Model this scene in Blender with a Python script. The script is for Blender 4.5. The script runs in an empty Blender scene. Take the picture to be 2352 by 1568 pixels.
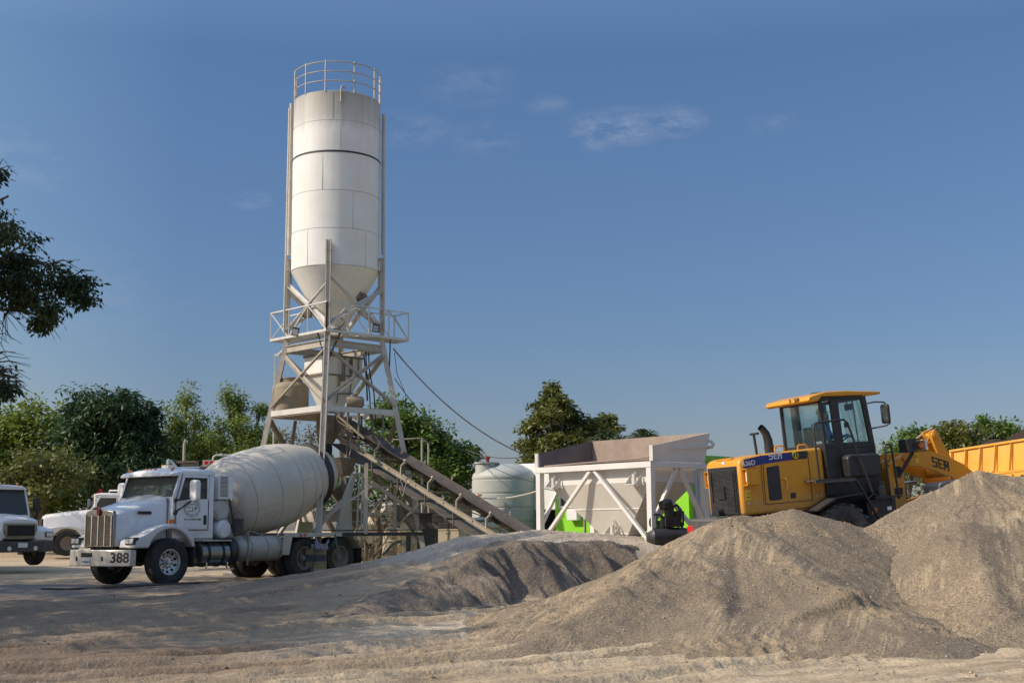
import bpy, bmesh, math, random
import numpy as np
from mathutils import Vector, Matrix
random.seed(7)
RNG = np.random.default_rng(11)
S = bpy.context.scene
COL = S.collection
R = math.radians
V = Vector

# ------------------------------------------------------------------ camera
FPX, PITCH, ROLL = 2900.0, R(8.4), R(-0.45)
EYE = V((0, 0, 1.6))
cam = bpy.data.objects.new('camera', bpy.data.cameras.new('camera'))
COL.objects.link(cam)
CROT = (Matrix.Rotation(math.pi / 2 + PITCH, 3, 'X') @ Matrix.Rotation(ROLL, 3, 'Z'))
cam.matrix_world = Matrix.Translation(EYE) @ CROT.to_4x4()
cam.data.sensor_width = 36
cam.data.lens = 36 * FPX / 2352
cam.data.clip_start = .1
cam.data.clip_end = 5000
S.camera = cam


def at(px, py, Y):
    """world point seen at photo position (px, py) at distance Y"""
    d = CROT @ V(((px - 1176) / FPX, (784 - py) / FPX, -1))
    return EYE + d * (Y / d.y)


# ------------------------------------------------------------------ mesh builder
class MB:
    def __init__(s):
        s.v, s.f = [], []

    def add(s, vs, fs):
        o = len(s.v)
        s.v += [V(p) for p in vs]
        s.f += [[i + o for i in f] for f in fs]
        return s

    def box(s, c, sz, M=None):
        c = V(c)
        vs = []
        for x in (-.5, .5):
            for y in (-.5, .5):
                for z in (-.5, .5):
                    p = V((x * sz[0], y * sz[1], z * sz[2]))
                    vs.append(c + (M @ p if M else p))
        return s.add(vs, [(0, 1, 3, 2), (4, 6, 7, 5), (0, 4, 5, 1), (2, 3, 7, 6), (0, 2, 6, 4), (1, 5, 7, 3)])

    def b2(s, a, b):
        return s.box([(a[i] + b[i]) / 2 for i in range(3)], [abs(b[i] - a[i]) for i in range(3)])

    def bar(s, a, b, w, h=None, up=(0, 0, 1)):
        a, b = V(a), V(b)
        h = h or w
        d = (b - a)
        L = d.length
        d.normalize()
        u = V(up)
        if abs(d.dot(u)) > .97:
            u = V((1, 0, 0))
        x = d.cross(u).normalized()
        z = x.cross(d)
        M = Matrix((x, d, z)).transposed()
        return s.box((a + b) / 2, (w, L, h), M)

    def angle(s, a, b, w, t=.012, up=(0, 0, 1), flip=1):
        """L section"""
        a, b = V(a), V(b)
        d = (b - a).normalized()
        u = V(up)
        if abs(d.dot(u)) > .97:
            u = V((1, 0, 0))
        x = d.cross(u).normalized() * flip
        z = x.cross(d).normalized() * flip
        s.bar(a + x * w / 2, b + x * w / 2, w, t, z)
        s.bar(a + z * (w / 2 + t / 2), b + z * (w / 2 + t / 2), t, w, z)
        return s

    def tube(s, pts, r, n=8, cap=True):
        pts = [V(p) for p in pts]
        m = len(pts)
        rs = r if isinstance(r, (list, tuple)) else [r] * m
        vs, fs = [], []
        pu = None
        for i, p in enumerate(pts):
            d = (pts[min(i + 1, m - 1)] - pts[max(i - 1, 0)]).normalized()
            if pu is None:
                u = V((0, 0, 1)) if abs(d.z) < .9 else V((1, 0, 0))
            else:
                u = pu
            x = d.cross(u).normalized()
            u = x.cross(d).normalized()
            pu = u
            for k in range(n):
                a = 2 * math.pi * k / n
                vs.append(p + (x * math.cos(a) + u * math.sin(a)) * rs[i])
        for i in range(m - 1):
            for k in range(n):
                k2 = (k + 1) % n
                fs.append((i * n + k, i * n + k2, (i + 1) * n + k2, (i + 1) * n + k))
        if cap:
            fs.append(tuple(range(n))[::-1])
            fs.append(tuple(range((m - 1) * n, m * n)))
        return s.add(vs, fs)

    def lathe(s, prof, n=32, o=(0, 0, 0), ax=(0, 0, 1), ref=None, a0=0, a1=360):
        o, ax = V(o), V(ax).normalized()
        e = V(ref) if ref else (V((1, 0, 0)) if abs(ax.x) < .9 else V((0, 1, 0)))
        e1 = (e - ax * e.dot(ax)).normalized()
        e2 = ax.cross(e1)
        full = abs(a1 - a0) >= 359.9
        k = n if full else n + 1
        vs, fs = [], []
        for (r, t) in prof:
            for j in range(k):
                a = R(a0 + (a1 - a0) * j / n)
                vs.append(o + ax * t + (e1 * math.cos(a) + e2 * math.sin(a)) * r)
        for i in range(len(prof) - 1):
            for j in range(n):
                j2 = (j + 1) % k
                fs.append((i * k + j, i * k + j2, (i + 1) * k + j2, (i + 1) * k + j))
        return s.add(vs, fs)

    def cyl(s, a, b, r, n=16, r2=None):
        a, b = V(a), V(b)
        L = (b - a).length
        r2 = r if r2 is None else r2
        return s.lathe([(1e-4, 0), (r, 0), (r2, L), (1e-4, L)], n, a, b - a)

    def prism(s, pts, axis, a, b, inset=None):
        """extrude a 2D outline; axis y: pts=(x,z), x: (y,z), z: (x,y)"""
        def mk(p, t):
            return {'x': (t, p[0], p[1]), 'y': (p[0], t, p[1]), 'z': (p[0], p[1], t)}[axis]
        n = len(pts)
        vs = [mk(p, a) for p in pts] + [mk(p, b) for p in pts]
        fs = [tuple(range(n)), tuple(range(n, 2 * n))[::-1]]
        fs += [(i, i + n, (i + 1) % n + n, (i + 1) % n) for i in range(n)]
        return s.add(vs, fs)

    def loft(s, rings, cap=True, closed=True):
        n = len(rings[0])
        vs = [p for r in rings for p in r]
        fs = []
        for i in range(len(rings) - 1):
            for j in range(n if closed else n - 1):
                j2 = (j + 1) % n
                fs.append((i * n + j, i * n + j2, (i + 1) * n + j2, (i + 1) * n + j))
        if cap:
            fs.append(tuple(range(n)))
            fs.append(tuple(range((len(rings) - 1) * n, len(rings) * n)))
        return s.add(vs, fs)

    def quad(s, a, b, c, d, t=0):
        """a plate; t gives it thickness along its normal"""
        a, b, c, d = map(V, (a, b, c, d))
        if not t:
            return s.add((a, b, c, d), [(0, 1, 2, 3)])
        n = (b - a).cross(d - a).normalized() * t
        return s.loft([[a, b, c, d], [a + n, b + n, c + n, d + n]])

    def build(s, name, mat, parent=None, smooth=35, bevel=0, seg=2, mat2=None, n2=0):
        me = bpy.data.meshes.new(name)
        me.from_pydata([tuple(p) for p in s.v], [], s.f)
        bm = bmesh.new()
        bm.from_mesh(me)
        bmesh.ops.recalc_face_normals(bm, faces=bm.faces)
        bm.to_mesh(me)
        bm.free()
        o = bpy.data.objects.new(name, me)
        COL.objects.link(o)
        me.materials.append(mat)
        if mat2:
            me.materials.append(mat2)
            for q in me.polygons[n2:]:
                q.material_index = 1
        if smooth:
            me.polygons.foreach_set('use_smooth', [True] * len(me.polygons))
            me.set_sharp_from_angle(angle=R(smooth))
        if bevel:
            b = o.modifiers.new('bevel', 'BEVEL')
            b.width = bevel
            b.segments = seg
            b.limit_method = 'ANGLE'
            b.angle_limit = R(40)
            b.harden_normals = False
        if parent:
            o.parent = parent
        return o


def thing(name, label, cat, loc=(0, 0, 0), rot=(0, 0, 0), group=None):
    o = bpy.data.objects.new(name, None)
    COL.objects.link(o)
    o.location = loc
    o.rotation_euler = rot
    o.empty_display_size = .3
    return tag(o, label, cat, group)


def tag(o, label=None, cat=None, group=None, kind=None):
    for k, v in (('label', label), ('category', cat), ('group', group), ('kind', kind)):
        if v:
            o[k] = v
    return o


def dup(o, parent=None):
    c = o.copy()
    COL.objects.link(c)
    if parent:
        c.parent = parent
    for ch in list(o.children):
        dup(ch, c)
    return c


def text(body, size, o, xd, zd, mat, parent, name='lettering', bold=0.0, sx=1.0, ext=.002, align='CENTER', space=1.0):
    cu = bpy.data.curves.new('t', 'FONT')
    cu.body = body
    cu.size = size
    cu.offset = bold
    cu.extrude = ext
    cu.align_x = align
    cu.align_y = 'CENTER'
    cu.space_character = space
    cu.resolution_u = 3
    t = bpy.data.objects.new('t', cu)
    COL.objects.link(t)
    me = bpy.data.meshes.new_from_object(t.evaluated_get(bpy.context.evaluated_depsgraph_get()))
    bpy.data.objects.remove(t)
    xd, zd = V(xd).normalized(), V(zd).normalized()
    n = xd.cross(zd)
    o = V(o)
    for v in me.vertices:
        v.co = o + xd * (v.co.x * sx) + zd * v.co.y + n * v.co.z
    me.name = name
    me.materials.clear()
    me.materials.append(mat)
    ob = bpy.data.objects.new(name, me)
    COL.objects.link(ob)
    ob.parent = parent
    return ob


# ------------------------------------------------------------------ materials
def nt(name):
    m = bpy.data.materials.new(name)
    m.use_nodes = True
    t = m.node_tree
    t.nodes.clear()
    return m, t, t.nodes, t.links


def node(t, typ, **kw):
    n = t.nodes.new(typ)
    for k, v in kw.items():
        if k.startswith('i_'):
            n.inputs[k[2:].replace('_', ' ')].default_value = v
        else:
            setattr(n, k, v)
    return n


def rgba(c):
    return (c[0], c[1], c[2], 1)


def ramp(t, src, stops, out='Color'):
    r = t.nodes.new('ShaderNodeValToRGB')
    el = r.color_ramp.elements
    while len(el) < len(stops):
        el.new(.5)
    for e, (p, c) in zip(el, stops):
        e.position = p
        e.color = rgba(c) if not isinstance(c, (int, float)) else (c, c, c, 1)
    t.links.new(src, r.inputs[0])
    return r.outputs[out]


def mix(t, f, a, b, mode='MIX'):
    m = t.nodes.new('ShaderNodeMix')
    m.data_type = 'RGBA'
    m.blend_type = mode
    for s, v in ((m.inputs[0], f), (m.inputs[6], a), (m.inputs[7], b)):
        if hasattr(v, 'is_linked'):
            t.links.new(v, s)
        elif isinstance(v, (int, float)):
            s.default_value = v
        else:
            s.default_value = rgba(v)
    return m.outputs[2]


def noise(t, vec, scale, detail=4, rough=.6, sc=None):
    if sc:
        mp = t.nodes.new('ShaderNodeMapping')
        mp.inputs['Scale'].default_value = sc
        t.links.new(vec, mp.inputs[0])
        vec = mp.outputs[0]
    n = t.nodes.new('ShaderNodeTexNoise')
    n.inputs['Scale'].default_value = scale
    n.inputs['Detail'].default_value = detail
    n.inputs['Roughness'].default_value = rough
    t.links.new(vec, n.inputs['Vector'])
    return n.outputs['Fac']


def math_(t, op, a, b=0.0, clamp=False):
    m = t.nodes.new('ShaderNodeMath')
    m.operation = op
    m.use_clamp = clamp
    for s, v in ((m.inputs[0], a), (m.inputs[1], b)):
        if hasattr(v, 'is_linked'):
            t.links.new(v, s)
        else:
            s.default_value = v
    return m.outputs[0]


def bump(t, h, strength, dist, bsdf):
    b = t.nodes.new('ShaderNodeBump')
    b.inputs['Strength'].default_value = strength
    b.inputs['Distance'].default_value = dist
    t.links.new(h, b.inputs['Height'])
    t.links.new(b.outputs[0], bsdf.inputs['Normal'])


DUST = (.42, .35, .26)


def pm(name, base, rough=.5, metal=0.0, var=.12, scale=2.5, dust=.25, dustcol=DUST, streak=0.0, streakcol=(.2, .13, .07),
       mud=None, rust=0.0, bmp=.02, updust=.0, coat=0.0):
    """painted / metal surface with blotchy tone, settled dust, run streaks and rust specks"""
    m, t, N, L = nt(name)
    out = N.new('ShaderNodeOutputMaterial')
    b = N.new('ShaderNodeBsdfPrincipled')
    L.new(b.outputs[0], out.inputs[0])
    tc = N.new('ShaderNodeTexCoord').outputs['Object']
    n1 = noise(t, tc, scale, 6, .65)
    c = mix(t, ramp(t, n1, [(.3, 0), (.7, 1)]), [x * (1 - var) for x in base], [min(1, x * (1 + var)) for x in base])
    if streak:
        s1 = noise(t, tc, 1.0, 5, .7, (7, 7, .5))
        c = mix(t, ramp(t, s1, [(.52, 0), (.78, streak)]), c, streakcol)
    if mud:
        sz = N.new('ShaderNodeSeparateXYZ')
        L.new(tc, sz.inputs[0])
        mz = math_(t, 'ADD', sz.outputs[2], math_(t, 'MULTIPLY', math_(t, 'SUBTRACT', noise(t, tc, 3.2, 7, .7), .5), mud[2]))
        c = mix(t, ramp(t, math_(t, 'DIVIDE', math_(t, 'SUBTRACT', mz, mud[0]), mud[1] - mud[0]), [(0, mud[3]), (1, 0)]), c, mud[4])
    if rust:
        r1 = noise(t, tc, 5.5, 8, .75)
        c = mix(t, ramp(t, r1, [(.64 - .05 * rust, 0), (.72, min(1, rust))]), c, (.22, .10, .04))
    if dust:
        d1 = noise(t, tc, scale * 1.7, 8, .7)
        f = ramp(t, d1, [(.42, 0), (.75, dust)])
        if updust:
            g = N.new('ShaderNodeNewGeometry')
            sx = N.new('ShaderNodeSeparateXYZ')
            L.new(g.outputs['Normal'], sx.inputs[0])
            up = math_(t, 'MULTIPLY', math_(t, 'MAXIMUM', sx.outputs[2], 0.0), updust)
            f = math_(t, 'MAXIMUM', f, up)
        c = mix(t, f, c, dustcol)
    L.new(c, b.inputs['Base Color'])
    rr = ramp(t, noise(t, tc, scale * 3, 4), [(.3, max(0, rough - .1)), (.7, min(1, rough + .12))])
    L.new(rr, b.inputs['Roughness'])
    b.inputs['Metallic'].default_value = metal
    if coat:
        b.inputs['Coat Weight'].default_value = coat
        b.inputs['Coat Roughness'].default_value = .08
    if bmp:
        bump(t, noise(t, tc, scale * 6, 5), bmp * 4, .01, b)
    return m


def glass(name, tint, gloss=.9, alpha=.85):
    m, t, N, L = nt(name)
    out = N.new('ShaderNodeOutputMaterial')
    tr = N.new('ShaderNodeBsdfTransparent')
    tr.inputs[0].default_value = rgba(tint)
    gl = N.new('ShaderNodeBsdfGlossy')
    gl.inputs['Roughness'].default_value = .04
    fr = N.new('ShaderNodeFresnel')
    fr.inputs[0].default_value = 1.5
    mx = N.new('ShaderNodeMixShader')
    L.new(math_(t, 'MULTIPLY', fr.outputs[0], gloss), mx.inputs[0])
    L.new(tr.outputs[0], mx.inputs[1])
    L.new(gl.outputs[0], mx.inputs[2])
    df = N.new('ShaderNodeBsdfDiffuse')
    df.inputs[0].default_value = (.4, .42, .38, 1)
    m2 = N.new('ShaderNodeMixShader')
    m2.inputs[0].default_value = 1 - alpha
    L.new(mx.outputs[0], m2.inputs[1])
    L.new(df.outputs[0], m2.inputs[2])
    L.new(m2.outputs[0], out.inputs[0])
    return m


def plain(name, c, rough=.5, metal=0.0, emit=0):
    return pm(name, c, rough, metal, var=.06, dust=.06, bmp=0)


def leafmat(name, c1, c2, c3=None, trans=.25, scale=.7):
    m, t, N, L = nt(name)
    out = N.new('ShaderNodeOutputMaterial')
    b = N.new('ShaderNodeBsdfPrincipled')
    b.inputs['Roughness'].default_value = .5
    b.inputs['Specular IOR Level'].default_value = .35
    tl = N.new('ShaderNodeBsdfTranslucent')
    tc = N.new('ShaderNodeTexCoord').outputs['Object']
    n1 = noise(t, tc, scale, 3, .6)
    n2 = noise(t, tc, scale * 9, 2, .6)
    c = mix(t, ramp(t, n1, [(.35, 0), (.68, 1)]), c1, c2)
    c = mix(t, ramp(t, n2, [(.55, 0), (.75, .7)]), c, c3 or [x * 1.7 for x in c2])
    L.new(c, b.inputs['Base Color'])
    L.new(c, tl.inputs[0])
    mx = N.new('ShaderNodeMixShader')
    mx.inputs[0].default_value = trans
    L.new(b.outputs[0], mx.inputs[1])
    L.new(tl.outputs[0], mx.inputs[2])
    L.new(mx.outputs[0], out.inputs[0])
    return m


M = {}
M['truck_white'] = pm('truck_white', (.80, .80, .80), .28, var=.03, mud=(.75, 1.55, 1.2, .55, (.36, .31, .25)), dust=.16, bmp=0, coat=.5, updust=.12)
M['far_white'] = pm('far_white', (.78, .76, .73), .35, var=.04, dust=.12, bmp=0)
M['drum'] = pm('drum_paint', (.58, .525, .43), .5, var=.10, scale=1.2, dust=.5, dustcol=(.40, .37, .29), streak=.25, streakcol=(.25, .23, .17), rust=.18, bmp=.03)
M['tankwhite'] = pm('tank_white', (.52, .49, .44), .45, var=.14, streak=.4, streakcol=(.25, .2, .14), mud=(.45, 1.3, 1.0, .6, (.27, .23, .18)), dust=.4, rust=.15)
M['chrome'] = pm('chrome', (.72, .70, .66), .22, 1.0, var=.08, dust=.2)
M['bumper'] = pm('bumper_steel', (.50, .48, .44), .36, .55, var=.08, scale=4, dust=.2, rust=.1)
M['grille_shell'] = pm('grille_shell', (.27, .255, .225), .32, .85, var=.1, dust=.15)
M['black'] = pm('black_paint', (.018, .018, .02), .45, var=.3, dust=.12, dustcol=(.15, .13, .11))
M['dark'] = pm('dark_steel', (.035, .033, .03), .6, var=.3, dust=.3, dustcol=(.12, .10, .08))
M['void'] = pm('dark_interior', (.02, .02, .02), .8, var=.2, dust=.1, dustcol=(.06, .05, .04), bmp=0)
M['rubber'] = pm('rubber', (.022, .022, .022), .8, var=.3, dust=.45, dustcol=(.10, .09, .075), bmp=.06)
M['rubber_dusty'] = pm('rubber_dusty', (.03, .03, .03), .85, var=.3, dust=.8, dustcol=(.17, .145, .12), bmp=.06, updust=.5)
M['rim'] = pm('rim_alloy', (.62, .60, .58), .35, .6, var=.1, dust=.35)
M['rim_dirty'] = pm('rim_dirty', (.24, .21, .17), .6, var=.2, dust=.6, dustcol=(.22, .18, .13))
M['orange_lamp'] = plain('orange_lamp', (.75, .18, .02), .25)
M['red_lamp'] = plain('red_lamp', (.6, .015, .012), .25)
M['lens'] = pm('lamp_lens', (.75, .74, .68), .15, var=.1, dust=.1, bmp=0, coat=.6)
M['red'] = plain('red_enamel', (.25, .02, .015), .4)
M['truck_glass'] = glass('truck_glass', (.66, .74, .70))
M['dark_glass'] = glass('dark_glass', (.10, .13, .14))
M['cab_glass'] = glass('cab_glass', (.90, .995, .985), .6, .995)
M['silo'] = None
M['galv'] = pm('galvanised', (.42, .375, .31), .5, .15, var=.18, scale=5, dust=.5, dustcol=(.38, .31, .22), streak=.3, streakcol=(.25, .17, .10), rust=.2)
M['whitesteel'] = pm('white_steel', (.60, .58, .53), .45, var=.1, scale=3, dust=.4, dustcol=(.40, .34, .26), streak=.25, streakcol=(.33, .25, .16), rust=.3)
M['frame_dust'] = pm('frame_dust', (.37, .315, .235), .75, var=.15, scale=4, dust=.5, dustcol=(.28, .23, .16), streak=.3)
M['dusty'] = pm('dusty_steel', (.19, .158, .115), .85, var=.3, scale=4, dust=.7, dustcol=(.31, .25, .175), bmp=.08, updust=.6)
M['dustytank'] = pm('dusty_tank', (.30, .25, .175), .8, var=.14, scale=1.6, dust=.6, dustcol=(.38, .31, .21), streak=.35, streakcol=(.2, .16, .10))
M['belt'] = pm('belt_rubber', (.075, .06, .05), .8, var=.2, dust=.6, dustcol=(.15, .12, .095))
M['returnbelt'] = pm('belt_underside', (.17, .145, .12), .8, var=.15, dust=.6, dustcol=(.26, .22, .17))
M['hoppercone'] = pm('hopper_cone_shade', (.56, .53, .47), .55, var=.07, scale=1.2, dust=.4, dustcol=(.46, .40, .33), streak=.2, streakcol=(.38, .32, .25), rust=.2)  # hopper paint greyed for the shade on the down-facing cone, plus dust
M['hopper'] = pm('hopper_paint', (.70, .67, .62), .5, var=.05, scale=1.2, dust=.3, dustcol=(.55, .48, .40), streak=.12, streakcol=(.45, .38, .30), rust=.12)
M['hopperdark'] = pm('hopper_shaded', (.11, .082, .07), .7, var=.3, scale=1.3, dust=.5, dustcol=(.2, .15, .12), rust=.2)  # inner side panel darkened in colour for its shade, with rust and dust
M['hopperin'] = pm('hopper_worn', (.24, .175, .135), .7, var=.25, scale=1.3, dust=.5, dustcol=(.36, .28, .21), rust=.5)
M['yellow'] = pm('loader_yellow', (.66, .285, .011), .42, var=.07, mud=(-.35, .45, .9, .45, (.30, .22, .13)), dust=.12, dustcol=(.45, .27, .09), bmp=0, coat=.06, updust=.22)
M['bucket'] = pm('bucket_yellow', (.76, .38, .05), .5, var=.10, scale=2, dust=.45, dustcol=(.62, .42, .20), bmp=.02)  # loader yellow kept lighter in colour as the sunlit part, with dust
M['blue'] = plain('blue_decal', (.012, .022, .18), .35)
M['decalblack'] = plain('black_decal', (.015, .015, .017), .35)
M['whitedecal'] = plain('white_decal', (.75, .75, .75), .5)
M['yellowdecal'] = plain('yellow_decal', (.75, .55, .02), .5)
M['ink'] = plain('black_ink', (.02, .02, .022), .6)
M['greyink'] = plain('grey_ink', (.16, .17, .17), .6)
M['loader_grey'] = pm('loader_dark_grey', (.045, .045, .045), .5, var=.2, dust=.3, dustcol=(.2, .17, .14), updust=.55)
M['loader_black'] = pm('loader_black', (.02, .02, .021), .4, var=.2, dust=.15, dustcol=(.14, .12, .10), updust=.25)
M['fender_grey'] = pm('fender_grey', (.16, .16, .16), .5, var=.15, dust=.4, dustcol=(.3, .27, .23), updust=.5)
M['ctrw'] = pm('counterweight', (.075, .07, .07), .55, var=.15, dust=.4, dustcol=(.17, .15, .13), updust=.6)
M['green'] = pm('green_wall', (.235, .60, .018), .75, var=.07, scale=1.5, dust=.12, dustcol=(.3, .5, .08), bmp=.03)
M['darkgreen'] = pm('green_shaded', (.16, .40, .02), .7, var=.1)  # wall green darkened in colour for the shaded roof edge and side
M['corrug'] = pm('zinc_sheet', (.42, .43, .43), .45, .4, var=.1)
M['polytank'] = pm('poly_tank', (.43, .44, .40), .5, var=.08, scale=1.5, dust=.3, dustcol=(.45, .41, .33), streak=.2, streakcol=(.34, .31, .24))
M['ibc'] = pm('ibc_plastic', (.66, .58, .36), .45, var=.12, dust=.3)
M['concrete'] = pm('concrete', (.36, .32, .25), .9, var=.25, scale=3, dust=.5, dustcol=(.45, .38, .28), bmp=.12)
M['block'] = pm('block_wall', (.05, .044, .038), .9, var=.3, scale=3, dust=.4, dustcol=(.09, .075, .06), bmp=.1)
M['tanbox'] = pm('tan_box', (.46, .38, .26), .7, var=.1, dust=.4)
M['hose_green'] = pm('green_hose', (.05, .09, .06), .6, var=.2, dust=.4, dustcol=(.2, .18, .12))
M['cable'] = pm('cable', (.03, .03, .03), .7, dust=.2)
M['cablepale'] = pm('pale_hose', (.5, .45, .38), .7, dust=.3)
M['bark'] = pm('bark', (.10, .075, .055), .9, var=.35, scale=6, dust=.4, dustcol=(.16, .13, .10), bmp=.15)
M['skin'] = plain('skin', (.30, .16, .10), .6)
M['shirt'] = pm('blue_shirt', (.06, .16, .38), .85, var=.15, dust=.1, bmp=.05)
M['trousers'] = pm('dark_trousers', (.03, .035, .05), .85, var=.2, dust=.1)
M['hair'] = plain('black_hair', (.01, .008, .007), .6)
M['purple'] = plain('purple_cloth', (.24, .21, .27), .85)


def silo_mat():
    m, t, N, L = nt('silo_paint')
    out = N.new('ShaderNodeOutputMaterial')
    b = N.new('ShaderNodeBsdfPrincipled')
    L.new(b.outputs[0], out.inputs[0])
    tc = N.new('ShaderNodeTexCoord').outputs['Object']
    sp = N.new('ShaderNodeSeparateXYZ')
    L.new(tc, sp.inputs[0])
    z = sp.outputs[2]
    c = mix(t, ramp(t, noise(t, tc, 1.1, 5), [(.3, 0), (.7, 1)]), (.72, .69, .62), (.81, .785, .72))
    # cement dust spilled over the rim, running down the upper courses
    run = noise(t, tc, 1.0, 6, .7, (5, 5, .35))
    zz = math_(t, 'ADD', z, math_(t, 'MULTIPLY', math_(t, 'SUBTRACT', run, .5), 1.5))
    f = ramp(t, math_(t, 'DIVIDE', math_(t, 'SUBTRACT', zz, 12.95), 1.1), [(0, 0), (.4, .45), (1, .8)])
    c = mix(t, f, c, (.29, .26, .205))
    st = ramp(t, noise(t, tc, 1.0, 5, .75, (9, 9, .30)), [(.56, 0), (.80, .40)])
    c = mix(t, st, c, (.45, .38, .27))
    rs = ramp(t, noise(t, tc, 3.0, 8, .75), [(.68, 0), (.78, .55)])
    c = mix(t, rs, c, (.48, .30, .14))
    dk = ramp(t, noise(t, tc, 1.0, 6, .8, (14, 14, .22)), [(.60, 0), (.74, .5)])
    c = mix(t, dk, c, (.40, .34, .25))
    L.new(c, b.inputs['Base Color'])
    b.inputs['Roughness'].default_value = .42
    bump(t, noise(t, tc, 1.6, 4), .12, .05, b)
    return m


M['silo'] = silo_mat()


def sand_mat(name, lo, hi, fine, rockcol, stripe=True, ang=0.0):
    m, t, N, L = nt(name)
    out = N.new('ShaderNodeOutputMaterial')
    b = N.new('ShaderNodeBsdfPrincipled')
    L.new(b.outputs[0], out.inputs[0])
    b.inputs['Roughness'].default_value = .95
    b.inputs['Specular IOR Level'].default_value = .15
    tc = N.new('ShaderNodeTexCoord').outputs['Object']
    big = noise(t, tc, .9, 5, .6)
    c = mix(t, ramp(t, big, [(.33, 0), (.68, 1)]), lo, hi)
    # grains: coarse chips showing through the fines
    co = ramp(t, noise(t, tc, .7, 4, .6), [(.46, 0), (.58, 1)])
    c = mix(t, math_(t, 'MULTIPLY', co, .55), c, [lo[0] * .74, lo[1] * .78, lo[2] * .86])
    gr = noise(t, tc, 26, 3, .7)
    g2 = noise(t, tc, 60, 2, .7)
    c = mix(t, ramp(t, gr, [(.38, .75), (.56, 0)]), c, [x * .55 for x in lo])
    c = mix(t, ramp(t, g2, [(.58, 0), (.72, .6)]), c, rockcol)
    # runs of pale fines that slid down the slope
    mp = N.new('ShaderNodeMapping')
    mp.inputs['Rotation'].default_value = (0, 0, ang)
    L.new(tc, mp.inputs[0])
    sl = noise(t, mp.outputs[0], 1.0, 7, .72, (10, .6, .9))
    pa = noise(t, tc, .55, 3, .55)
    f = math_(t, 'MULTIPLY', ramp(t, sl, [(.49, 0), (.57, 1)]), ramp(t, pa, [(.48, 0), (.55, 1)]))
    c = mix(t, math_(t, 'MULTIPLY', f, .7), c, fine)
    c = mix(t, 1.0, c, ramp(t, noise(t, tc, 34, 2, .8), [(.34, .70), (.5, 1.0), (.66, 1.28)]), 'MULTIPLY')
    L.new(c, b.inputs['Base Color'])
    h = math_(t, 'ADD', math_(t, 'MULTIPLY', gr, .6), math_(t, 'ADD', math_(t, 'MULTIPLY', g2, .3), math_(t, 'MULTIPLY', noise(t, tc, 7, 5, .7), 1.3)))
    bump(t, h, .7, .04, b)
    return m


M['gravel'] = sand_mat('gravel', (.250, .190, .124), (.318, .242, .157), (.43, .328, .205), (.52, .46, .38), ang=.35)
M['gravel_grey'] = sand_mat('gravel_grey', (.185, .148, .115), (.25, .20, .15), (.32, .255, .185), (.36, .31, .25), ang=-.6)
M['soil'] = sand_mat('soil', (.05, .033, .024), (.075, .05, .035), (.11, .07, .05), (.12, .09, .07))


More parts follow.
